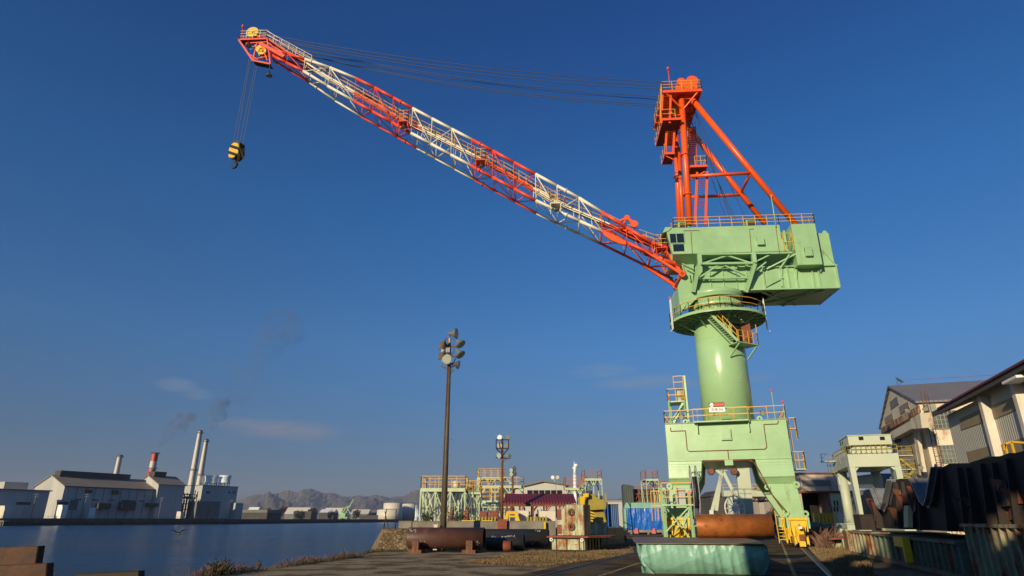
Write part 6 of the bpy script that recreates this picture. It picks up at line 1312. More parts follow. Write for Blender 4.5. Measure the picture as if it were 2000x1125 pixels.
# ---- blue container, pale wall, blue tarpaulin load
def sheet(name, F, s0, s1, w0, w1, z0, z1, m, label, cat, folds=10, amp=.05, tuck=.12, parent=None, res=(70, 26), seed=1, droop=0):
    rr = random.Random(seed); per = [(s0, w1), (s0, w0), (s1, w0), (s1, w1)]; seg = []
    lens = [abs(w1 - w0), abs(s1 - s0), abs(w1 - w0)]; tot = sum(lens); N_ = res[0]; R_ = res[1]; vs = []; ph = [rr.uniform(0, 6.28) for _ in range(6)]
    rc = .25
    for j in range(R_ + 1):
        h = j / R_
        for i in range(N_ + 1):
            d = tot * i / N_; k = 0
            while k < 2 and d > lens[k]: d -= lens[k]; k += 1
            (a0_, b0_), (a1_, b1_) = per[k], per[k + 1]; f = d / lens[k]; a = a0_ + (a1_ - a0_) * f; bb = b0_ + (b1_ - b0_) * f
            ca, cb = (s0 + s1) / 2, (w0 + w1) / 2; nx, ny = [(-1, 0), (0, -1), (1, 0)][k]
            e = min(d, lens[k] - d); rnd = 0
            if e < rc and not (k == 0 and d < rc) and not (k == 2 and lens[2] - d < rc): rnd = (rc - e) / rc * .09
            g = tot * i / N_
            def cr(x): return 1 - 2 * abs(math.sin(x)) ** .7
            q_ = g * folds / tot * 3.14
            ripple = amp * (.55 * cr(q_ + ph[0] + .9 * math.sin(h * 2.4 + ph[1]) - h * 1.2) + .4 * cr(q_ * 2.1 + ph[2] + h * 1.7 + math.sin(q_ * .3)) + .3 * math.sin(q_ * .4 + ph[3] - h * 4)) * (1.2 - .55 * h) * (.65 + .5 * math.sin(q_ * .37 + ph[5]))
            diag = amp * .32 * cr((g * .9 + h * 2.6) * 1.5 + ph[4]) * (1 - h) * h * 2.6 + amp * .22 * cr((g * 1.3 - h * 3.4) * 1.2 + ph[1]) * (1 - h) * h * 2.6
            bulge = .045 * math.sin(h * math.pi) * (amp / .05)
            off = ripple + diag + bulge - tuck * (1 - h) ** 3 - rnd
            vs.append(F.p(a + nx * off, bb + ny * off, z0 + (z1 - z0) * h - droop * math.sin(g * 1.7) * .05 * h))
    W1 = N_ + 1; fs_ = [(j * W1 + i, j * W1 + i + 1, (j + 1) * W1 + i + 1, (j + 1) * W1 + i) for j in range(R_) for i in range(N_)]
    b = MB(F); b.add(vs, fs_, 0, True); top = [vs[R_ * W1 + i] for i in range(W1)]; b.add(top, [tuple(range(W1))]); return b
M['blue_tarp'] = mat('blue_tarpaulin', (.015, .12, .50), .35, var=.2, vs=1.5, bump=.05, bs=2.5); M['green_tarp'] = mat('turquoise_tarpaulin', (.20, .40, .31), .42, var=.16, vs=.8, bump=.03, bs=3); M['blue_old'] = mat('blue_container_paint', (.02, .07, .2), .5, var=.2, corr=('X', .3, .04)); M['pink'] = mat('pink_canvas', (.55, .12, .12), .7)
LF = Frame(p5(572, 750, 96).x, 96, 6); lw_ = (p5(935, 750, 96) - p5(572, 750, 96)).x; lz = p5(700, 470, 96).z
t = thing('covered_load', 'tall load wrapped in a shiny bright blue tarpaulin beside the crane\'s left leg', 'covered load', tuple(LF.p(0, 0, 0)))
b = sheet('tarp', LF, 0, lw_, 0, 4, .55, lz, None, '', '', folds=16, amp=.13, tuck=.1, seed=3, res=(200, 50)); b.build('tarpaulin', 'blue_tarp', t)
b = MB(LF); b.box(-.15, lw_ + .2, -.12, 4.1, lz - .75, lz + .05); b.box(-.3, .1, -.2, 3, .6, lz - .75); b.build('top_cover', 'green_tarp', t, bevel=.05)
b = MB(LF); b.box(.2, lw_ - .2, .1, 3.8, .25, .6)
for s_ in (.5, lw_ / 2, lw_ - .8): b.box(s_, s_ + .3, .1, 3.8, 0, .25)
b.build('skid', 'conc', t)
for x in (655, 812): 
    s_ = LF.sz(1100 + x / 4.593, 1040, 0)[0]; b = MB(LF); b.prism([(s_ - .3, .1), (s_ + .3, .1), (s_ + .2, .8), (s_ - .15, .75)], -.25, .02); b.build('canvas_foot', 'pink', t)
a_, c_ = p5(408, 715, 112), p5(505, 715, 112); t = thing('shipping_container', 'dark blue container-like shed left of the blue tarpaulin load', 'container', (a_.x, 112, 0)); b = MB(); b.box(a_.x, c_.x, 112, 116, .1, p5(450, 487, 112).z); b.build('body', 'blue_old', t); b = MB(); b.box(a_.x - .8, a_.x - .02, 111.2, 114, .1, p5(400, 480, 112).z + .2); b.build('hanging_tarp', 'blue_tarp', t)
b = MB(); b.box(a_.x - .1, c_.x + .1, 111.9, 116.1, p5(450, 487, 112).z, p5(450, 480, 112).z); b.build('roof', 'fdark', t)
a_, c_ = p5(405, 640, 150), p5(548, 640, 150); b = MB(); b.box(a_.x, c_.x + 4, 150, 165, 0, p5(450, 457, 150).z); b.box(a_.x - .3, c_.x + 4.2, 149.7, 165.3, p5(450, 457, 150).z, p5(450, 450, 150).z); b.build('pale_store', 'fwall', origin=(a_.x, 150, 0), label='plain pale storehouse seen between the dark blue container and the blue load', cat='building')
a_ = p5(430, 440, 900)
# grey scaffolded shed behind the blue load
t = thing('scaffolded_shed', 'dark grey sheeted shed with scaffolding behind the blue tarpaulin load', 'shed', (p5(535, 700, 125).x, 125, 0)); M['dsheet'] = mat('dark_green_sheeting', (.06, .075, .065), .8, var=.25, vs=.4, corr=('X', .4, .03))
b = MB(); a_, c_ = p5(535, 300, 125), p5(625, 315, 125); b.hexa([V((a_.x, 125, 0)), V((c_.x, 125, 0)), V((c_.x + 1, 133, 0)), V((a_.x + 1, 133, 0))], [V((a_.x, 125, a_.z)), V((c_.x, 125, c_.z)), V((c_.x + 1, 133, c_.z)), V((a_.x + 1, 133, a_.z))]); b.build('end_panel', 'dsheet', t)
b = MB(); x0_, x1_ = p5(625, 340, 127).x, p5(930, 340, 127).x; b.box(x0_, x1_, 127, 133, 0, p5(700, 345, 127).z); b.build('wall', 'dsheet', t)
b = MB(); zt_ = p5(700, 310, 126).z
for i in range(9): x = x0_ + (x1_ - x0_) * i / 8; b.tube(V((x, 126, 0)), V((x, 126, zt_ + (i % 3) * .4)), .06, 5)
for z in (zt_ - .3, zt_ - 1.6, zt_ - 3.0, zt_ - 4.4): b.tube(V((x0_, 126, z)), V((x1_, 126, z)), .06, 5)
for i in range(6): x = x0_ + (x1_ - x0_) * i / 8; b.tube(V((x, 125.9, zt_ - 3)), V((x + 1.6, 125.9, zt_ - .2)), .045, 5)
b.build('scaffold', 'rail_rust', t)
# ---- turquoise tarpaulin pile with plate and rusty roll
c1 = G(1252, 1121); c2 = G(1506, 1124); TFm = Frame(c1.x, c1.y, math.degrees(-math.atan2((c2 - c1).y, (c2 - c1).x)) + 2); tw_ = (c2 - c1).length
t = thing('covered_pile', 'low pile of goods wrapped in a turquoise tarpaulin at the bottom of the photo', 'covered pile', tuple(c1)); hz2 = 1.06
b = sheet('tarp', TFm, 0, tw_, 0, 7.5, .0, hz2, None, '', '', folds=30, amp=.085, tuck=.36, seed=8, res=(420, 48)); b.build('tarpaulin', 'green_tarp', t)
b = MB(TFm); b.plan([(-.12, -.1), (tw_ - .1, -.15), (tw_ + .3, 3.4), (tw_ + .5, 8.6), (-.3, 9.2), (-.25, 4)], hz2 + .03, hz2 + .065)
b.build('steel_plate', mat('brown_steel_plate', (.19, .12, .07), .55, var=.4, vs=1.2, rust=.25, rs=1.5), origin=TFm.p(0, 0, hz2), bevel=.01, label='wide flat brown steel plate resting on the turquoise tarpaulin pile', cat='plate')
b = MB(TFm); b.box(tw_ + .05, tw_ + .7, 5.2, 5.6, .7, .82); b.box(tw_ + .1, tw_ + .25, 5.2, 5.6, 0, .7); b.box(tw_ + .5, tw_ + .65, 5.2, 5.6, 0, .7); b.build('trestle', 'wood', origin=TFm.p(tw_, 5, 0), label='small pale timber trestle under the right edge of the brown plate', cat='trestle')
ra, rb_ = A(1361, 1026, 34.4), A(1509, 1027, 33.4); rz_ = hz2 + .065 + .56 + .006; ra.z = rb_.z = rz_
pipe('steel_roll', ra, rb_, .56, 'big orange-rusty steel cylinder lying on the brown plate', 'rust_roll', inner='rust_roll', cat='cylinder')
# ---------------------------------------------------------------- right side: gantry, warehouses, stacks
def p6(x, y, Y): return A(1500 + x / 4.592, 880 + y / 4.592, Y)
def p7(x, y, Y): return A(1600 + x / 4.3275, 700 + y / 4.3275, Y)
def w7(F, x, y, a=0.0): return F.pick_s(1600 + x / 4.3275, 700 + y / 4.3275, a)
def w7w(F, x, y, w=0.0): return F.sz(1600 + x / 4.3275, 700 + y / 4.3275, w)
# ---- pale mint gantry crane
g0 = p7(237, 810, 75); GF = Frame(g0.x, 75, 17); gz1 = g0.z; gz0 = w7w(GF, 305, 918)[1]; gx1 = w7w(GF, 668, 800)[0]
gn = thing('gantry_crane', 'pale mint portal gantry crane with a machine house on top, right of the big crane', 'gantry crane', tuple(GF.p(0, 0, 0)))
lw = w7w(GF, 305, 918)[0]; rx0 = w7w(GF, 640, 918)[0]
b = MB(GF); b.box(0, gx1, 0, 1.4, gz0, gz1); b.box(0, gx1, 8.6, 10, gz0, gz1 - .1); b.box(0, 1.2, 1.401, 8.599, gz0 + .1, gz1 - .05); b.box(gx1 - 1.2, gx1, 1.401, 8.599, gz0 + .1, gz1 - .05); b.build('top_frame', 'mint_gantry', gn, bevel=.03)
for s0_, s1_, w0_, w1_ in ((0, lw, 0, 1.3), (rx0, gx1, 0, 1.3)):
    b = MB(GF); b.hexa([GF.p(s0_ + .25 * (s0_ < 1), w0_ + .01, 0), GF.p(s1_ - .05, w0_ + .01, 0), GF.p(s1_ - .05, w1_, 0), GF.p(s0_ + .25 * (s0_ < 1), w1_, 0)], [GF.p(s0_ + .003, w0_ + .003, gz0), GF.p(s1_, w0_ + .003, gz0), GF.p(s1_, w1_, gz0), GF.p(s0_ + .003, w1_, gz0)]); b.build('leg', 'mint_gantry', gn)
for s_ in (.7, gx1 - .7): b = MB(GF); b.tube(GF.p(s_, 9.3, 0), GF.p(s_, 9.3, gz0), .55, 20); b.build('leg', 'mint_gantry', gn)
b = MB(GF); b.box(.1, gx1 - .1, 9.0, 9.6, gz0 - 1.5, gz0 - .6); b.prism([(lw, gz0), (lw + .45, gz0), (lw, gz0 - .5)], .2, .9); b.prism([(rx0, gz0), (rx0 - .45, gz0), (rx0, gz0 - .5)], .2, .9); b.box(-.2, lw + .5, .0, 10, .5, 1.3); b.box(rx0 - .3, gx1 + .2, 0, 10, .5, 1.3); b.build('sill_beam', 'mint_gantry', gn)
hb0, hzb = w7w(GF, 245, 738, -.2); hb1 = w7w(GF, 622, 735, -.2)[0]; hzt = w7w(GF, 240, 658, -.2)[1]
b = MB(GF); b.box(hb0 + .1, hb1, -.2, 5.5, hzb, hzt); b.box(hb0 + .02, hb1 + .08, -.3, 5.6, hzt, hzt + .1); b.build('machine_house', 'mint_gantry', gn, bevel=.02)
b = MB(GF); b.box(hb0 + .5, hb1 - .5, .2, 5, gz1 + .01, hzb)
for i in range(8): s_ = hb0 + .4 + (hb1 - hb0 - .8) * i / 7; b.tube(GF.p(s_, -.1, gz1 + .35), GF.p(s_, .18, gz1 + .35), .32, 12)
b.build('trolley', 'mint_gantry', gn); b = MB(GF); b.rail([GF.p(hb0 + .2, -.25, gz1 + .02), GF.p(hb1 - .2, -.25, gz1 + .02)], h=.95, step=.55, r=.04); b.build('railing', 'yellow_old', gn)
for x in (335, 515): s_, z_ = w7w(GF, x, 688, -.2); b = MB(GF); b.box(s_, s_ + .5, -.23, -.202, z_ - .05, z_ + .35); b.build('window', 'black', gn)
for y_, z_ in ((3.2, 0), (4.4, 0)): b = MB(GF); b.box(hb0 + .075, hb0 + .098, y_, y_ + .4, hzb + .5, hzb + .9); b.build('window', 'black', gn)
b = MB(GF); b.box(-.03, -.003, 5.0, 5.7, gz0 + .7, gz0 + 1.6); b.build('door', 'grey', gn)
b = MB(GF); b.rail([GF.p(gx1, .05, gz1), GF.p(.05, .05, gz1), GF.p(.05, 9.9, gz1 - .05)], h=.95, step=.8, r=.04); 
b.rail([GF.p(-1.6, 8, gz1 - .1), GF.p(-.1, 8, gz1 - .1)], h=.9, step=.5, r=.04); b.rail([GF.p(-.8, 9.5, gz0 - .4), GF.p(-.1, 9.5, gz0 - .4)], h=gz1 - gz0 + .2, step=.35, r=.04, mids=3); b.build('railing', 'yellow_old', gn)
b = MB(GF); b.box(-1.7, -.02, 7.8, 8.8, gz1 - .2, gz1 - .1)
z_ = gz0 + .2
b.build('side_stage', 'mint_gantry', gn)
for k in range(4): b = MB(GF); b.box(gx1 + .05, gx1 + 1.6, .5 + k * .4, 1.9 + k * .4, gz1 - .3 - k * 1.5, gz1 - .22 - k * 1.5); b.build('stair_landing', 'mint_gantry', gn)
b = MB(GF)
for k in range(3): b.stair(GF.p(gx1 + (.2 if k % 2 else 1.5), 1.2, gz1 - 1.8 - k * 1.5), GF.p(gx1 + (1.5 if k % 2 else .2), 1.2, gz1 - .3 - k * 1.5), V((0, .7, 0))); b.rail([GF.p(gx1 + .05, .5, gz1 - .22 - k * 1.5), GF.p(gx1 + 1.6, .5, gz1 - .22 - k * 1.5), GF.p(gx1 + 1.6, 1.9, gz1 - .22 - k * 1.5)], h=1.0, step=.5, r=.035)
b.build('stairway', 'yellow_old', gn)
# ---- rear gantry seen through the portal
RF2 = Frame(A(1395, 960, 80).x, 80, 12)
def p3b(x, y): return (1260 + x / 2.679, 680 + y / 2.679)
rg2 = thing('gantry_crane', 'grey-green gantry frame with an A-shaped brace, seen through the big crane\'s legs', 'gantry crane', tuple(RF2.p(0, 0, 0)))
def r2(x, y, w=0): return RF2.pick(*p3b(x, y), w)
b = MB(RF2); a_, c_ = RF2.sz(*p3b(335, 602)), RF2.sz(*p3b(520, 628)); b.box(a_[0] - 3, c_[0], 0, 1.2, c_[1], a_[1]); b.build('beam', 'mint_gantry', rg2)
b = MB(RF2); b.bar(r2(508, 628, .6), V((r2(530, 870, .6).x, r2(530, 870, .6).y, 0)), 1.5, 1.0, up=RF2.d); b.build('leg', 'mint_gantry', rg2)
b = MB(RF2)
for x0_, y0_, x1_, y1_ in ((405, 640, 350, 850), (405, 640, 508, 850), (395, 665, 372, 850), (335, 620, 405, 660), (405, 640, 440, 625)): b.bar(r2(x0_, y0_, .6), r2(x1_, y1_, .6), .38, .38)
b.bar(r2(350, 850, .6), V((r2(345, 880).x, r2(345, 880).y, 0)), .5, .5); b.bar(r2(508, 850, .6), V((r2(512, 880).x, r2(512, 880).y, 0)), .5, .5); b.build('a_brace', 'mint_gantry', rg2)
for x in (345, 465): c = r2(x, 645, -.6); b = MB(); b.lathe(c, [(.35, -.3), (.45, 0), (.35, .3)], 18, ax=RF2.d); b.bar(c, c + V((0, 0, 1.2)), .3, .3); b.build('pulley_block', 'rust', rg2)
b = MB(); c = r2(470, 838, -1.5)
b.lathe(c, [(1.35, -.06), (1.45, -.06), (1.45, .06), (1.35, .06), (1.35, -.06)], 32, ax=V((.35, -1, 0)), close=False); uu = V((1, .35, 0)).normalized()
for i in range(12): a = i * .5236; b.tube(c, c + (uu * math.cos(a) + V((0, 0, 1)) * math.sin(a)) * 1.38, .05, 4)
b.lathe(c, [(.4, -.12), (.4, .12)], 20, ax=V((.35, -1, 0))); b.build('cable_reel', 'white', rg2)
# low crane beam and truss further back
FB2 = Frame(A(1407, 970, 105).x, 105, 4); bg_ = thing('overhead_beam', 'pale horizontal crane beam with a yellow railing beyond the A-shaped brace', 'beam', tuple(FB2.p(0, 0, 0)))
a_, c_ = FB2.sz(*p3b(410, 745)), FB2.sz(*p3b(680, 775)); b = MB(FB2); b.box(a_[0], c_[0] + 1, 0, 1.2, c_[1], a_[1]); b.build('girder', 'mint_gantry', bg_)
for s_ in (a_[0] + .6, c_[0]): b = MB(FB2); b.box(s_, s_ + .7, .2, 1.0, 0, c_[1]); b.build('support', 'mint_gantry', bg_)
b = MB(FB2); b.rail([FB2.p(a_[0], 0, a_[1]), FB2.p(c_[0], 0, a_[1])], h=.95, step=1.2, r=.045); b.build('railing', 'yellow', bg_)
s_ = FB2.sz(*p3b(585, 745))[0]; b = MB(FB2); b.box(s_, s_ + 2.4, -.2, 1, a_[1], a_[1] + .6); b.build('trolley', 'yellow_old', bg_)
a_, c_ = FB2.sz(*p3b(420, 783), 3), FB2.sz(*p3b(680, 800), 3); b = MB(FB2); b.bar(FB2.p(a_[0], 3, a_[1]), FB2.p(c_[0], 3, a_[1]), .2, .2); b.bar(FB2.p(a_[0], 3, c_[1]), FB2.p(c_[0], 3, c_[1]), .2, .2)
for i in range(11): f, g_ = i / 11, (i + 1) / 11; b.bar(FB2.p(a_[0] + (c_[0] - a_[0]) * f, 3, a_[1] if i % 2 else c_[1]), FB2.p(a_[0] + (c_[0] - a_[0]) * g_, 3, c_[1] if i % 2 else a_[1]), .12, .12)
for s_ in (a_[0], c_[0]): b.bar(FB2.p(s_, 3, 0), FB2.p(s_, 3, a_[1]), .25, .25)
b.build('black_truss', 'dark', origin=FB2.p(a_[0], 3, 0), label='thin black lattice truss below the pale crane beam', cat='truss')
def r3(x, y, Y): return A(*p3b(x, y), Y)
for (x0, x1, yt, Y, m, lab, nm) in ((340, 415, 745, 130, 'fdark', 'dark gabled shed far behind the A-shaped brace', 'shed'), (550, 632, 835, 160, 'pale', 'small pale hut with a dark roof beyond the crane portal', 'hut'), (675, 690, 770, 120, 'pale', 'narrow pale wall beside the crane\'s right leg', 'wall')):
    a_, c_ = r3(x0, yt, Y), r3(x1, yt, Y); t = thing('background_' + nm, lab, nm, (a_.x, Y, 0)); b = MB(); b.box(a_.x, c_.x, Y, Y + 8, 0, a_.z * .85); b.build('wall', m, t); b = MB(); b.prism([(a_.x - .3, a_.z * .85), (c_.x + .3, a_.z * .85), ((a_.x + c_.x) / 2, a_.z)], Y - .3, Y + 8.3); b.build('roof', 'fdark', t)
p = r3(678, 880, 118); crown(V((p.x, 118, 0)), 4.2, 1.9, 700, 'dark round tree beside the crane\'s right leg', group='trees beyond the yard')
# white wire crate + blue truck near right leg
t = thing('parked_truck', 'small truck with a white cage and blue body parked behind the crane\'s right leg', 'truck', tuple(G(1520, 1040)))
Yt = 72; a_, c_ = p6(50, 700, Yt), p6(130, 640, Yt); b = MB(); b.box(a_.x, c_.x, Yt, Yt + 3.5, .6, c_.z - .3); b.build('body', 'blue_old', t, bevel=.05); b = MB(); b.prism([(a_.x - .5, c_.z - .3), (c_.x, c_.z - .3), (c_.x, c_.z), (a_.x - .3, c_.z + .15)], Yt - .2, Yt + 3.7); b.build('cover', 'grey', t)
a2, c2_ = p6(75, 625, Yt), p6(132, 590, Yt); b = MB()
for i in range(6): x = a2.x + (c2_.x - a2.x) * i / 5; b.bar(V((x, Yt, c_.z)), V((x, Yt, c2_.z)), .07, .07)
for i in range(5): z = c_.z + (c2_.z - c_.z) * i / 4; b.bar(V((a2.x, Yt, z)), V((c2_.x, Yt, z)), .07, .07)
b.build('cage', 'white', t)
for x in (a_.x + .6, c_.x - .7): b = MB(); b.lathe(V((x, Yt - .05, .42)), [(.42, 0), (.42, .25)], 18, ax=V((0, 1, 0))); b.build('wheel', 'dark', t)
# ---- workshop with the dark doorway
M['pinkwall'] = mat('rust_stained_wall', (.52, .42, .33), .8, var=.15, vs=.3, rust=.38, rs=.35, rcol=(.32, .13, .08)); M['cream_wall'] = mat('cream_cladding', (.55, .50, .36), .75, var=.1, vs=.4, corr=('X', .35, .03))
WS = Frame(p6(290, 205, 118).x, 118, 5); ws = thing('workshop', 'rust-stained workshop with a wide black doorway behind the crane\'s right leg', 'workshop', tuple(WS.p(0, 0, 0)))
def s6(x, y, w=0): return WS.sz(1500 + x / 4.592, 880 + y / 4.592, w)
a_, c_ = s6(-60, 380), s6(790, 362); u1 = s6(620, 208); dz = s6(400, 392); d1 = s6(555, 392)
b = MB(WS); b.box(0, u1[0], .5, 20, dz[1] + .5, u1[1]); b.box(d1[0], c_[0] + 3, 0, 20, 0, dz[1] + .25); b.box(s6(55, 400)[0], s6(300, 400)[0], 0, 20, 0, dz[1] + .25); b.build('wall', 'pinkwall', ws)
b = MB(WS); b.box(-.4, u1[0] + .3, .2, 20, u1[1], u1[1] + .25); b.box(s6(50, 400)[0], c_[0] + 3.2, -.5, 20, dz[1] + .25, dz[1] + .55); b.build('roof_edge', 'rust_red', ws)
b = MB(WS); b.box(s6(315, 300)[0], s6(575, 300)[0], .38, .49, s6(400, 318)[1], s6(400, 265)[1]); b.build('louvre_window', 'fgrey', ws)
b = MB(WS); b.box(s6(300, 400)[0], d1[0], 6, 19, 0, dz[1]); b.build('doorway', 'black', ws)
b = MB(WS); b.box(d1[0] + .01, c_[0] + 2.9, -.06, -.001, 0, dz[1] + .2); b.build('cladding', 'cream_wall', ws)
for x in (585, 612, 708, 730):
    for y0, y1 in ((448, 495), (502, 548)): a2, c2_ = s6(x, y0, -.06), s6(x + 20, y1, -.06); b = MB(WS); b.box(a2[0], c2_[0], -.12, -.062, c2_[1], a2[1]); b.build('window', 'rust_dark', ws)
a2, c2_ = p6(465, 640, 100), p6(580, 560, 100); t = thing('yellow_crate', 'yellow ribbed steel crate standing before the black doorway', 'crate', (a2.x, 100, 0)); b = MB(); b.box(a2.x, c2_.x, 100, 102, .2, c2_.z); b.build('body', 'yellow_old', t); b = MB()
for i in range(5): x = a2.x + (c2_.x - a2.x) * i / 4; b.box(x - .05, x + .05, 99.9, 99.995, .2, c2_.z)
b.build('rib', 'yellow_big', t)
b = MB()
for sgn_ in (0, .5): b.bar(V((c2_.x + .6 + sgn_, 99, 0)), V((c2_.x + .6 + sgn_, 99, c2_.z + .3)), .08, .08)
b.rail([V((c2_.x + .3, 99, 1.6)), V((c2_.x + 2.6, 99, 1.6))], h=1.1, step=.6, r=.05); b.build('handrail', 'white', origin=(c2_.x, 99, 0), label='white handrail beside the yellow ribbed crate', cat='handrail')
# ---- big rusty warehouse
WH = Frame(51.8, 80, 18.7)
M['wh'] = mat('rusty_white_cladding', (.64, .56, .41), .8, var=.15, vs=.25, rust=.42, rs=.5, rcol=(.26, .11, .045), streak=.35); M['wh_gable'] = mat('beige_gable_cladding', (.60, .53, .39), .8, var=.12, vs=.3, rust=.16, rs=.5, rcol=(.26, .14, .07), corr=('Y', .5, .03)); M['greyroof'] = mat('grey_roofing', (.17, .16, .165), .65, var=.08, vs=.3, corr=('X', .5, .05)); M['rustband'] = mat('heavily_rusted_sheet', (.45, .36, .24), .85, var=.2, vs=.6, rust=.62, rs=.9, rcol=(.22, .08, .03), streak=.3)
wh = thing('warehouse', 'tall rusty beige warehouse with a grey pitched roof and multi-pane windows', 'warehouse', tuple(WH.o))
we = w7w(WH, 835, 372)[1]; gd, gze = w7(WH, 515, 575); ap_w, ap_z = w7(WH, 603, 246)
GWd = 23.0; apz = ap_z if 17 < ap_z < 26 else we + 4.6
ZE = we
b = MB(WH); b.prism_s([(0, 0), (0, ZE), (ap_w, ap_z), (GWd, ZE - .3), (GWd, 0)], 0, 55); b.build('wall', 'wh', wh)
sl = (ap_z - ZE) / ap_w
b = MB(WH); b.prism_s([(-.5, ZE - .5 * sl + .03), (ap_w, ap_z + .03), (GWd + .5, ZE - .45), (GWd + .5, ZE - .25), (ap_w, ap_z + .28), (-.5, ZE - .5 * sl + .28)], -.35, 56); b.build('roof', 'greyroof', wh)
def wpoly(x_y, a0_, a1_, m, name, F=WH, par=wh):
    b = MB(F); b.prism_s([w7(F, x, y, a0_) for x, y in x_y], a0_, a1_); return b.build(name, m, par)
wpoly(((600, 262), (820, 378), (832, 470), (525, 640), (520, 590)), -.12, -.01, 'wh_gable', 'gable_cladding')
wpoly(((593, 370), (655, 320), (670, 385), (605, 432)), -.2, -.13, 'fgrey', 'louvre_window'); wpoly(((672, 410), (750, 363), (762, 425), (683, 475)), -.2, -.13, M['froof'], 'louvre_window'); wpoly(((550, 505), (617, 460), (625, 515), (557, 556)), -.2, -.13, M['froof'], 'louvre_window')
wpoly(((520, 590), (832, 400), (835, 462), (525, 640)), -.45, -.21, 'rustband', 'rusted_band')
wpoly(((600, 625), (780, 520), (790, 590), (618, 680)), -1.6, -.5, 'wh_gable', 'door_hood')
wpoly(((770, 510), (850, 462), (868, 588), (790, 596)), -1.7, -.46, 'wh', 'door_hood')
wpoly(((622, 690), (790, 608), (850, 990), (720, 960)), -.4, -.22, mat('door_leaf', (.42, .34, .22), .8, var=.2, vs=.4, rust=.2, rs=.6, rcol=(.25, .14, .07)), 'sliding_door')
wpoly(((790, 610), (815, 605), (880, 960), (855, 960)), -.8, -.41, 'wh', 'door_rail'); wpoly(((625, 690), (680, 660), (682, 705), (640, 715)), -.55, -.41, 'black', 'hood_opening')
# ladder on the corner
b = MB(WH); lx = .35
for k in (0, .5): b.tube(WH.p(lx + k, -.55, 0), WH.p(lx + k, -.55, ZE + 1.3), .05, 5)
for i in range(int(ZE / .45)): b.tube(WH.p(lx, -.55, .4 + i * .45), WH.p(lx + .5, -.55, .4 + i * .45), .03, 4)
for i in range(int((ZE - 3) / 1.1)): 
    z = 3 + i * 1.1; b.path([WH.p(lx, -.55, z), WH.p(lx - .1, -1.0, z), WH.p(lx + .25, -1.25, z), WH.p(lx + .6, -1.0, z), WH.p(lx + .5, -.55, z)], .03, 4)
for k in (-.1, .25, .6): b.tube(WH.p(lx + k, -1.1, 3), WH.p(lx + k, -1.1, ZE + 1), .025, 4)
b.build('ladder', 'rust', wh)
M['pane'] = mat('dusty_window_panes', (.10, .115, .10), .3, var=.5, vs=.6, spec=.6)
def panes(x0, y0, x1, y1, nx, ny, name='window'):
    a_, z1_ = w7w(WH, x0, y0); a2, z0_ = w7w(WH, x1, y1); b = MB(WH); b.box(a_, a2, -.1, -.01, z0_, z1_); o = b.build(name, 'pane', wh); b = MB(WH)
    for i in range(nx + 1): s_ = a_ + (a2 - a_) * i / nx; b.box(s_ - .03, s_ + .03, -.17, -.101, z0_, z1_)
    for i in range(ny + 1): z = z0_ + (z1_ - z0_) * i / ny; b.box(a_ - .05, a2 + .05, -.2, -.171, z - .03, z + .03)
    b.build('frame', mat('grey_beige_glazing_bar', (.3, .29, .24), .7), o)
panes(940, 450, 1185, 590, 6, 4); panes(1000, 738, 1230, 882, 6, 4)
a_, z1_ = w7w(WH, 870, 372); a2, z0_ = w7w(WH, 995, 448); b = MB(WH); b.box(a_, a2, -.06, -.005, z0_, z1_ - .2); b.build('grey_panel', mat('grey_green_panel', (.25, .26, .21), .7), wh)
for x, y, in ((895, 430), (850, 925)): c = WH.p(w7w(WH, x, y, -1)[0], -1.2, w7w(WH, x, y, -1)[1]); flood('floodlight', c, V((-.3, -.6, -.6)), .35, ['dark', 'lamp_glass'], wh)
c = w7(WH, 760, 440, -1); flood('floodlight', WH.p(-1.2, c[0], c[1]), V((-.6, -.3, -.6)), .35, ['dark', 'lamp_glass'], wh)
for y_ in (915, 930): c = w7(WH, 875, y_, -.8); b = MB(WH); b.tube(WH.p(-.8, c[0], c[1]), WH.p(-1.6, c[0] + .3, c[1] + .3), .05, 5); b.build('bracket', 'rust', wh)
b = MB(WH); q0 = WH.p(0, ap_w, ap_z + .35)
for s_ in (1, 14, 27, 40, 54): b.tube(WH.p(s_, ap_w, ap_z + .2), WH.p(s_, ap_w, ap_z + 1.0), .04, 4)
b.tube(WH.p(1, ap_w, ap_z + .95), WH.p(54, ap_w, ap_z + .95), .03, 4); b.build('ridge_line', 'rust', wh)
def bird(p, s, yaw, label, flying=False):
    t = MB(); d = V((math.cos(yaw), math.sin(yaw), 0)); n = V((-d.y, d.x, 0)); up = V((0, 0, 1))
    ax = (d + up * (1.0 if not flying else .15)).normalized()
    t.lathe(p, [(.01 * s, -.26 * s), (.045 * s, -.14 * s), (.085 * s, 0), (.075 * s, .1 * s), (.045 * s, .16 * s), (.055 * s, .2 * s), (.045 * s, .25 * s), (.012 * s, .29 * s), (.003 * s, .34 * s)], 12, ax=ax)
    if flying:
        for k in (-1, 1): t.add([p + d * .1 * s, p - d * .08 * s, p + n * k * .45 * s + up * .22 * s - d * .08 * s, p + n * k * .75 * s + up * .12 * s - d * .2 * s, p + n * k * .42 * s + up * .24 * s + d * .1 * s], [(0, 1, 2, 4), (4, 2, 3)])
    else:
        t.tube(p - up * .1 * s, p - up * .3 * s, .012 * s, 4)
    return t.build('bird', 'dark', origin=p, label=label, cat='bird')
bird(WH.p(1.4, ap_w, ap_z + .95), 2.2, 2.5, 'dark bird perched on the warehouse ridge at its front end')
bird(A(348, 1042.5, 120), 3.2, 2.9, 'dark bird flying low over the water', True)
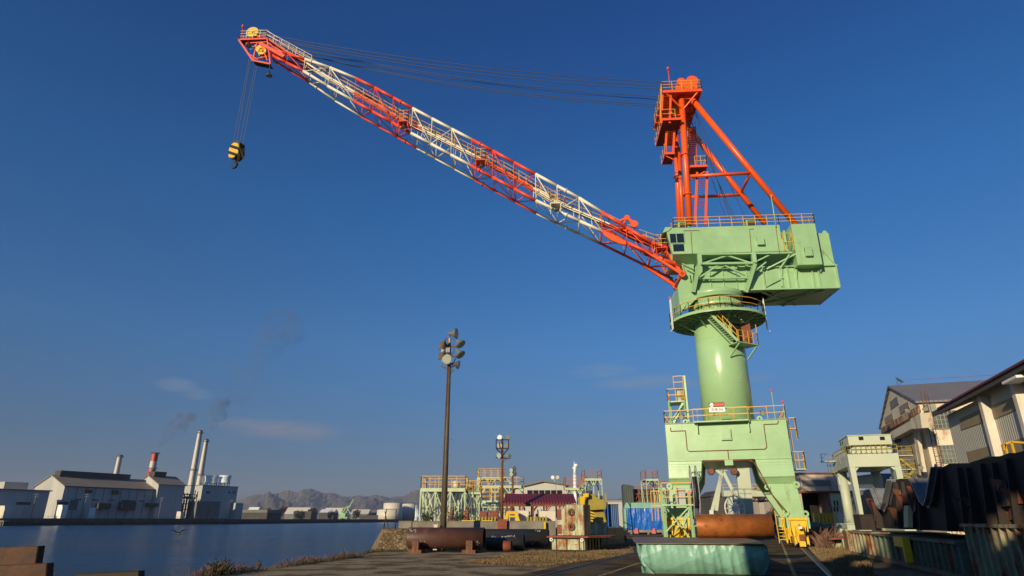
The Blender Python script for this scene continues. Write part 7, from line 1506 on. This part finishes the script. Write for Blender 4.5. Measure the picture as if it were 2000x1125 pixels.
# grey-blue wall between gantry and warehouse
a_, c_ = p6(985, 300, 108), p6(1190, 300, 108); b = MB(); b.box(a_.x, c_.x + 2, 108, 116, 0, p6(1060, 205, 108).z); b.build('grey_store', mat('blue_grey_wall', (.16, .20, .26), .8), origin=(a_.x, 108, 0), label='plain blue-grey store wall seen through the pale gantry', cat='building')
a_, c_ = p6(808, 285, 104), p6(984, 285, 104); b = MB(); b.box(a_.x, c_.x, 104, 106, 0, a_.z); b.build('pale_store', 'white', origin=(a_.x, 104, 0), label='whitish store wall seen between the legs of the pale gantry', cat='building')
a_ = p6(835, 345, 95); t = thing('conveyor_hut', 'whitish sloping hut partly hidden behind the dark steel frames', 'hut', (a_.x, 95, 0)); b = MB(); c_ = p6(905, 340, 95); b.prism([(a_.x, 0), (a_.x, a_.z - 1), (a_.x + 1.5, a_.z), (c_.x + 1, c_.z), (c_.x + 1, 0)], 95, 99); b.build('wall', 'fgrey', t); b = MB(); b.stair(V((a_.x + .2, 94.5, .2)), V((c_.x, 94.5, a_.z * .7)), V((0, -.8, 0))); b.build('stair', 'rust_dark', t)
# ---- near shed on the right edge
NS = Frame(32.9, 47.8, 18.7)
ns = thing('long_shed', 'long beige shed with tan panels and a dark red roof edge, at the right', 'shed', tuple(NS.o)); ez = w7(NS, 1150, 445)[1]
M['nswall'] = mat('grey_beige_cladding', (.52, .49, .41), .75, var=.06, vs=.4, corr=('Y', .3, .03)); M['tan'] = mat('tan_panel', (.27, .21, .12), .7, var=.12, vs=1); M['pilaster'] = mat('rust_streaked_cream', (.62, .56, .47), .7, var=.1, vs=1, rust=.35, rs=1.1, rcol=(.36, .18, .1))
b = MB(NS); b.box(0, 26, -46, 0, 0, ez); b.build('wall', 'nswall', ns)
b = MB(NS); b.prism([(-.85, ez - .05), (-.85, ez + .33), (13, ez + 5.4), (27, ez + .4), (27, ez), (13, ez + 5.0)], -47, .35); b.build('roof', 'fdark', ns)
b = MB(NS); b.prism([(-.95, ez + .25), (-.95, ez + .36), (-.4, ez + .66), (13, ez + 5.6), (13, ez + 5.42), (-.86, ez + .40)], -47.1, -1.5); b.build('roof_edge', 'maroon', ns)
def nsp(pts, a0_, a1_, m, name): 
    b = MB(NS); b.prism_s([w7(NS, x, y, a1_) for x, y in pts], a0_, a1_); b.build(name, m, ns)
nsp(((1190, 512), (1362, 434), (1388, 540), (1205, 605)), -.05, -.003, 'tan', 'panel'); nsp(((1440, 405), (1672, 316), (1702, 424), (1468, 520)), -.05, -.003, 'tan', 'panel')
nsp(((1250, 792), (1435, 742), (1452, 820), (1275, 890)), -.05, -.003, 'tan', 'panel'); nsp(((1520, 738), (1731, 668), (1760, 780), (1540, 850)), -.05, -.003, 'tan', 'panel')
def pil(x):
    w_ = w7(NS, x, 400, -.4)[0]; b = MB(NS); b.box(-.5, -.004, w_ - .24, w_ + .24, 0, ez - .02); b.build('pilaster', 'pilaster', ns)
pil(1378); pil(1688)
w_ = w7(NS, 1688, 400, -.4)[0] - 13
b = MB(NS); b.box(-.5, -.004, w_ - .24, w_ + .24, 0, ez - .02); b.build('pilaster', 'pilaster', ns)
b = MB(NS); b.box(-1.0, -.2, w7(NS, 1700, 120, -.6)[0] - .4, w7(NS, 1600, 150, -.6)[0], ez - .32, ez - .18); b.build('eave_lamp', 'white', ns)
# yellow frame piece poking above the stack
p = A(1960, 872, 30); b = MB(); q_ = [A(x, y, 30) for x, y in ((1962, 880), (1962, 867), (1975, 863), (2003, 865))]
for i in range(3): b.bar(q_[i], q_[i + 1], .08, .08)
b.bar(q_[2], q_[2] - V((0, 0, 1.6)), .08, .08); b.bar(V((q_[1].x, 30, 0)), q_[1], .08, .08); b.build('yellow_trestle', 'yellow', origin=(q_[1].x, 30, 0), label='yellow tubular frame showing above the dark stack at the right edge', cat='frame')
# ---- dark steel frames on the right
DF = Frame(21.0, 40.5, 106.3)
def d8(x, y, w=0): return DF.sz(1640 + x / 4.592, 880 + y / 4.592, w)
M['vblue'] = mat('blue_grey_steel_flange', (.15, .155, .17), .5, metal=0, var=.3, vs=2, rust=.1)
def frame_block(outline, base_y, label, w1=2.6, cols='rust_dark', vidx=None, ribs=(), name='notched_block'):
    top = [d8(x, y) for x, y in outline]; zb_ = [d8(outline[0][0], base_y[0])[1], d8(outline[-1][0], base_y[1])[1]]; zb_ = max(.3, min(zb_))
    t = thing(name, label, 'steel frame', tuple(DF.p(top[0][0], 0, zb_)), 0, 'dark steel blocks stacked on the right')
    out = [(top[0][0], zb_)] + top + [(top[-1][0], zb_)]; out = out[::-1]
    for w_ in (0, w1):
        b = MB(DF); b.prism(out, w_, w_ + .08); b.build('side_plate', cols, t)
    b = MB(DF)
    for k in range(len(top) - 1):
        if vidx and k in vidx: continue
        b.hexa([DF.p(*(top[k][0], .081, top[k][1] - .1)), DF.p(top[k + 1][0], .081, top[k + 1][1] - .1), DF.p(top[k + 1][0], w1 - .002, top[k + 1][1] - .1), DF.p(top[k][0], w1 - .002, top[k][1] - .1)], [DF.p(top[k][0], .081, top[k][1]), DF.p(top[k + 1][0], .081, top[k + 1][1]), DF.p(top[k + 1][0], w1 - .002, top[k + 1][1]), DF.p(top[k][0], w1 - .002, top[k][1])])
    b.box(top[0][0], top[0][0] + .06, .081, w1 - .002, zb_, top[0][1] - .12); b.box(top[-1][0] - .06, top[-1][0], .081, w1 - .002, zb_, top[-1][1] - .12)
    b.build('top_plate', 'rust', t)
    if vidx:
        b = MB(DF)
        for k in vidx: b.bar(DF.p(top[k][0], -.12, top[k][1]), DF.p(top[k + 1][0], -.12, top[k + 1][1]), .5, .06, up=V((0, 0, 1))); b.hexa([DF.p(top[k][0], -.1, top[k][1] - .08), DF.p(top[k + 1][0], -.1, top[k + 1][1] - .08), DF.p(top[k + 1][0], w1 + .2, top[k + 1][1] - .08), DF.p(top[k][0], w1 + .2, top[k][1] - .08)], [DF.p(top[k][0], -.1, top[k][1]), DF.p(top[k + 1][0], -.1, top[k + 1][1]), DF.p(top[k + 1][0], w1 + .2, top[k + 1][1]), DF.p(top[k][0], w1 + .2, top[k][1])])
        
        for k in vidx: b.bar(DF.p(top[k][0], -.17, top[k][1] + .02), DF.p(top[k + 1][0], -.17, top[k + 1][1] + .02), .04, .3, up=V((0, 0, 1)))
        b.build('notch_flange', 'vblue', t)
    for x in ribs:
        s_, _ = d8(x, 500); zt_ = interp(top, s_) - .15; b = MB(DF); b.prism_s([(-.35, zb_), (-.12, zt_), (-.001, zt_), (-.001, zb_)], s_ - .03, s_ + .03); b.build('rib', cols, t)
    rq = random.Random(len(top)); pl = 0
    for _ in range(8):
        f = rq.random(); s_ = top[0][0] + (top[-1][0] - top[0][0]) * f; zt_ = interp(top, s_) - .3; w_ = rq.uniform(.2, .9); hh = rq.uniform(.3, 1.3); z_ = rq.uniform(zb_ + .1, max(zb_ + .2, zt_ - hh))
        if z_ + hh > min(zt_, interp(top, s_ + w_) - .2) or s_ + w_ > top[-1][0]: continue
        b = MB(DF); b.hexa([DF.p(s_, -.05 - .02 * pl, z_), DF.p(s_ + w_, -.12 - .02 * pl, z_ + .05), DF.p(s_ + w_, -.02, z_ + .05), DF.p(s_, -.02, z_)], [DF.p(s_ - .06, -.25, z_ + hh), DF.p(s_ + w_ * .8, -.05, z_ + hh * .9), DF.p(s_ + w_ * .8, -.02, z_ + hh * .9), DF.p(s_ - .06, -.02, z_ + hh)]); b.build('bent_plate', ['rust', 'rust_red', cols, cols][_ % 4], t); pl += 1
    return t
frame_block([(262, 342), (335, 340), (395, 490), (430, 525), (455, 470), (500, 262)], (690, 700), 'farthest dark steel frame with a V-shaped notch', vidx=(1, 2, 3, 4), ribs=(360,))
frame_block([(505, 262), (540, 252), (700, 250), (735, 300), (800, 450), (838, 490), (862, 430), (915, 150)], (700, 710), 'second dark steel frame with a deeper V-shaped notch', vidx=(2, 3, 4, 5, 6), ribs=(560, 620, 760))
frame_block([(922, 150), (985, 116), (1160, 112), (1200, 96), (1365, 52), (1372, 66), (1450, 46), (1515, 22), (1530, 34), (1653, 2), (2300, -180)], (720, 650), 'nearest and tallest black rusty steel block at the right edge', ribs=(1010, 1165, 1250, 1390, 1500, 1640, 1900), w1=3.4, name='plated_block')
b = MB(DF); s0_, s1_ = d8(470, 455, .4)[0], d8(505, 455, .4)[0]; zt_, zb_ = d8(480, 455, -.02)[1], d8(480, 520, -.02)[1]; b.box(s0_, s1_, -.1, -.02, zb_, zt_); b.build('pale_plate', 'conc', origin=DF.p(s0_, 0, zb_), label='small pale plate lodged in the gap beside the far V notch', cat='plate')
b = MB(DF); (s0_, zt_), (s1_, zb_) = d8(595, 495, -.1), d8(675, 690, -.1); b.hexa([DF.p(s0_ + .15, -.4, zb_), DF.p(s1_ + .1, -.4, zb_), DF.p(s1_ + .1, -.2, zb_), DF.p(s0_ + .15, -.2, zb_)], [DF.p(s0_, -.2, zt_), DF.p(s1_, -.2, zt_), DF.p(s1_, -.02, zt_), DF.p(s0_, -.02, zt_)]); b.build('pale_plate', mat('sunlit_patch_cream', (.55, .45, .25), .7, rust=.2), origin=DF.p(s0_, 0, zb_), label='cream plate added as a sunlit patch on the second dark frame', cat='plate')  # warm sunlight put into the cream colour, for lit concrete beyond
# base trestles under them
def base_frame(x0, x1, yt, yb0, yb1, m, label, w0=-.5, w1=3.0, n=6, group='weathered steel bases under the dark frames', drop=0):
    a_, zt_ = d8(x0, yt, w0); c_, _ = d8(x1, yt, w0); zb_ = .05 + drop
    t = thing('ribbed_trestle', label, 'steel base', tuple(DF.p(a_, w0, zb_)), 0, group); b = MB(DF); b.box(a_, c_, w0, w1, zb_ + .15, zt_ - .1); b.build('web', m, t)
    b = MB(DF); b.box(a_ - .05, c_ + .05, w0 - .12, w1, zt_ - .1, zt_); b.box(a_ - .05, c_ + .05, w0 - .12, w1, zb_, zb_ + .15); b.build('flange', m, t)
    for i in range(n): s_ = a_ + (c_ - a_) * (i + .5) / n; b = MB(DF); b.box(s_ - .03, s_ + .03, w0 - .11, w0 - .001, zb_ + .151, zt_ - .101); b.build('rib', m, t)
    return t
M['mint_rust'] = mat('rust_eaten_mint_paint', (.11, .145, .10), .7, var=.25, vs=.9, rust=.55, rs=1.6, rcol=(.16, .06, .025), streak=.4); M['rust_mint2'] = mat('peeling_cream_green_paint', (.27, .28, .17), .65, var=.2, vs=.8, rust=.62, rs=1.3, rcol=(.22, .075, .03), streak=.35)
base_frame(90, 300, 718, 860, 930, 'rust_mint2', 'rusty cream ribbed base at the far end of the dark frames', n=7)
base_frame(305, 640, 742, 930, 980, 'mint_rust', 'dull mint base with a yellow clamp under the V-notched frames', n=7)
base_frame(660, 1050, 780, 980, 1060, 'mint_rust', 'dull mint ribbed base, second from the right edge', n=8)
base_frame(1110, 1900, 655, 1125, 1125, 'rust_mint2', 'nearest peeling cream and rust base at the bottom right corner', n=11, w0=-.3)
t = MB(DF); s_, z_ = d8(520, 770, -.7); s2, z2_ = d8(610, 800, -.7); t.box(s_, s2, -.9, -.63, z2_ - .3, z_); t.box(s2 - .25, s2, -.9, -.63, .3, z2_ - .3); t.build('yellow_clamp', 'yellow_big', origin=DF.p(s_, -.7, 0), label='orange-yellow clamp hanging on the dull mint base', cat='clamp')
b = MB(DF); s0_, s1_ = d8(90, 715, 0)[0], d8(1100, 715, 0)[0]; b.box(s0_, s1_, -.4, 3.2, d8(90, 718, -.5)[1] + .01, d8(90, 718, -.5)[1] + .07) if False else None
p1, p2_ = G(1692, 1088), G(1860, 1118); b = MB(DF); s0_, w0_ = (p1 - DF.o).dot(DF.e), (p1 - DF.o).dot(DF.d); b.box(s0_, s0_ + 14, w0_ - .2, w0_ + 1.6, .02, .16); b.box(s0_, s0_ + 14, w0_ - .25, w0_ - .201, .02, .24); b.build('steel_tray', 'rust_red', origin=DF.p(s0_, w0_, 0), label='long low rusty red steel tray on the ground beside the bases', cat='tray')
# mint boxes beyond
def crate(x0, x1, y0, y1, Y, m, label, group, n=3, conv=p6, dep=1.8, z0=None, yaw=12):
    a_, c_ = conv(x0, y1, Y), conv(x1, y0, Y); zb_ = a_.z if z0 is None else z0; F = Frame(a_.x, Y, yaw); W_ = c_.x - a_.x; t = thing('green_crate' if 'teal' in label else 'metal_box', label, 'crate', (a_.x, Y, zb_), -R(yaw), group); b = MB(F); b.box(0, W_, 0, dep, zb_ + .02, c_.z - .02); b.build('body', m, t, bevel=.015); b = MB(F)
    for i in range(n + 1): s_ = (W_ - .06) * i / n; b.box(s_, s_ + .06, -.06, -.001, zb_ + .02, c_.z - .02)
    b.box(-.03, W_ + .03, -.09, -.061, c_.z - .1, c_.z - .02); b.box(-.03, W_ + .03, -.09, -.061, zb_ + .02, zb_ + .08); b.build('rib', m, t)
    return t, zb_, c_.z
M['teal'] = mat('teal_paint', (.10, .26, .22), .55, var=.2, vs=.8, rust=.25, rs=1.6)
for nm, x0, x1, ya, yb, Y in (('left', 348, 468, 640, 786, 74), ('right', 515, 650, 652, 770, 72)):
    for i in range(4):
        y0_ = yb - (yb - ya) * (i + 1) / 4; y1_ = yb - (yb - ya) * i / 4
        crate(x0, x1, y0_, y1_, Y, 'teal', 'teal steel crate, %s in the %s stack beside the yellow bogie' % (['bottom one', 'second from bottom', 'second from top', 'top one'][i], nm), 'stacked teal steel crates', dep=2.2)
crate(715, 840, 652, 712, 62, 'mint_gantry', 'pale mint beam box with a row of bolt holes before the gantry leg', None, n=1)
crate(840, 930, 570, 715, 58, 'rust_dark', 'dark brown steel box left of the V-notched frames', None, n=2)
crate(655, 735, 650, 775, 66, 'stage', 'pale green rack between the teal crates and the bolt-hole box', None, n=2)
crate(535, 680, 795, 885, 47.6, 'mint_old', 'weathered pale green box with lifting rings in the dry weeds', None, n=2, yaw=18)
crate(682, 745, 792, 895, 46.5, 'mint_old', 'rust-topped pale green box right of the one with lifting rings', None, n=1, yaw=18)
crate(738, 850, 716, 935, 43.4, 'rust_mint2', 'rusty ribbed box at the far end of the rusty tray', None, n=5, yaw=18)
b = MB(); a_, c_ = p6(525, 790, 47.4), p6(750, 780, 47.0); b.bar(a_, c_, 1.6, .12); b.build('steel_plate', 'rust_red', origin=a_, label='rusty plate lying across the weathered boxes in the weeds', cat='plate')
for x in (542, 592):
    c = p6(x, 800, 47.3); b = MB(); b.lathe(c, [(.12, -.03), (.22, -.03), (.22, .03), (.12, .03), (.12, -.03)], 16, ax=V((.2, -1, 0)), close=False); b.build('lifting_ring', 'dark', origin=c, label='black lifting ring, ' + ('left' if x < 560 else 'right') + ' of the two on the weathered box', cat='ring', group='black lifting rings')
# rusty slabs at the lower left corner
def slab(pts, Y0, Y1, m, label):
    b = MB(); P2 = [A(x, y, Y0) for x, y in pts]; b.prism([(p.x, p.z) for p in P2], Y0, Y1); b.build('steel_slab', m, origin=(P2[0].x, Y0, P2[0].z), bevel=.01, label=label, cat='steel slab', group='rusty slabs in the lower left corner')
M['slab'] = mat('rusty_slab', (.065, .025, .010), .75, var=.5, vs=2.5, rust=.3, rs=3, rcol=(.06, .03, .02), bump=.01)
slab(((-60, 1072), (75, 1066), (69, 1104), (-60, 1109)), 9, 9.14, 'slab', 'upper rusty brown slab at the lower left corner')
slab(((-60, 1107), (92, 1100), (88, 1150), (-60, 1155)), 8.6, 8.74, 'slab', 'second rusty slab below the upper one at the lower left corner')
slab(((-60, 1152), (98, 1147), (98, 1230), (-60, 1230)), 8.5, 8.64, 'slab', 'lowest slab of the lower left stack')
slab(((148, 1121), (271, 1115), (271, 1160), (140, 1160)), 8.8, 8.95, 'rust_dark', 'dark flat plate edge at the bottom just right of the rusty slabs')
b = MB(); b.box(-9.0, -4.6, 8.7, 10.5, 0, .98); b.build('timber_block', 'wood', origin=(-7, 9, 0), label='timber block carrying the rusty slabs at the lower left', cat='timber block')
# unseen shade block added behind the camera; gaps shaped to pass sun patches
t = thing('shade_block', 'added unseen block of dark plates behind the viewpoint, shading the foreground', 'shade block', (0, -7.5, 0))
for x0_, x1_, z0_, z1_ in ((-22, -11.4, 1, 3.6), (-11.39, -9.6, 1, 12.6), (-9.59, -8.2, 1, 14.3), (-8.19, -6.4, 1, 11.2), (-8.19, -7.2, 12.4, 13.2), (-6.39, -2.3, 1, 14.0), (-2.29, -1.0, 1, 9.4), (-2.29, -1.0, 10.6, 14.2), (-.99, .4, 1, 13.6), (.41, 1.2, 1, 13.8), (1.21, 24, 1, 15.5)):
    b = MB(); b.box(x0_, x1_, -5.7, -5, z0_, z1_); b.build('shade_panel', 'rust_dark', t)
b = MB()
for x in (-20, -8, 0, 8, 16, 22): b.box(x, x + 1.2, -6.5, -4.5, 0, .999); b.bar(V((x + .6, -10, .3)), V((x + .6, -5.8, 7)), .3, .3)
b.build('support', 'wood', t)
# ---------------------------------------------------------------- haze
b = MB(); b.box(-9100, 9100, -360, 9100, -4.5, 420)
hm = bpy.data.materials.new('haze_air'); hm.use_nodes = True; N = hm.node_tree.nodes; N.remove(N['Principled BSDF'])
pv = N.new('ShaderNodeVolumePrincipled'); pv.inputs['Color'].default_value = (.62, .70, .95, 1); pv.inputs['Density'].default_value = 6.5e-5; pv.inputs['Anisotropy'].default_value = .0
hm.node_tree.links.new(pv.outputs[0], N['Material Output'].inputs['Volume'])
hz_ = b.build('haze', hm); hz_['kind'] = 'stuff'
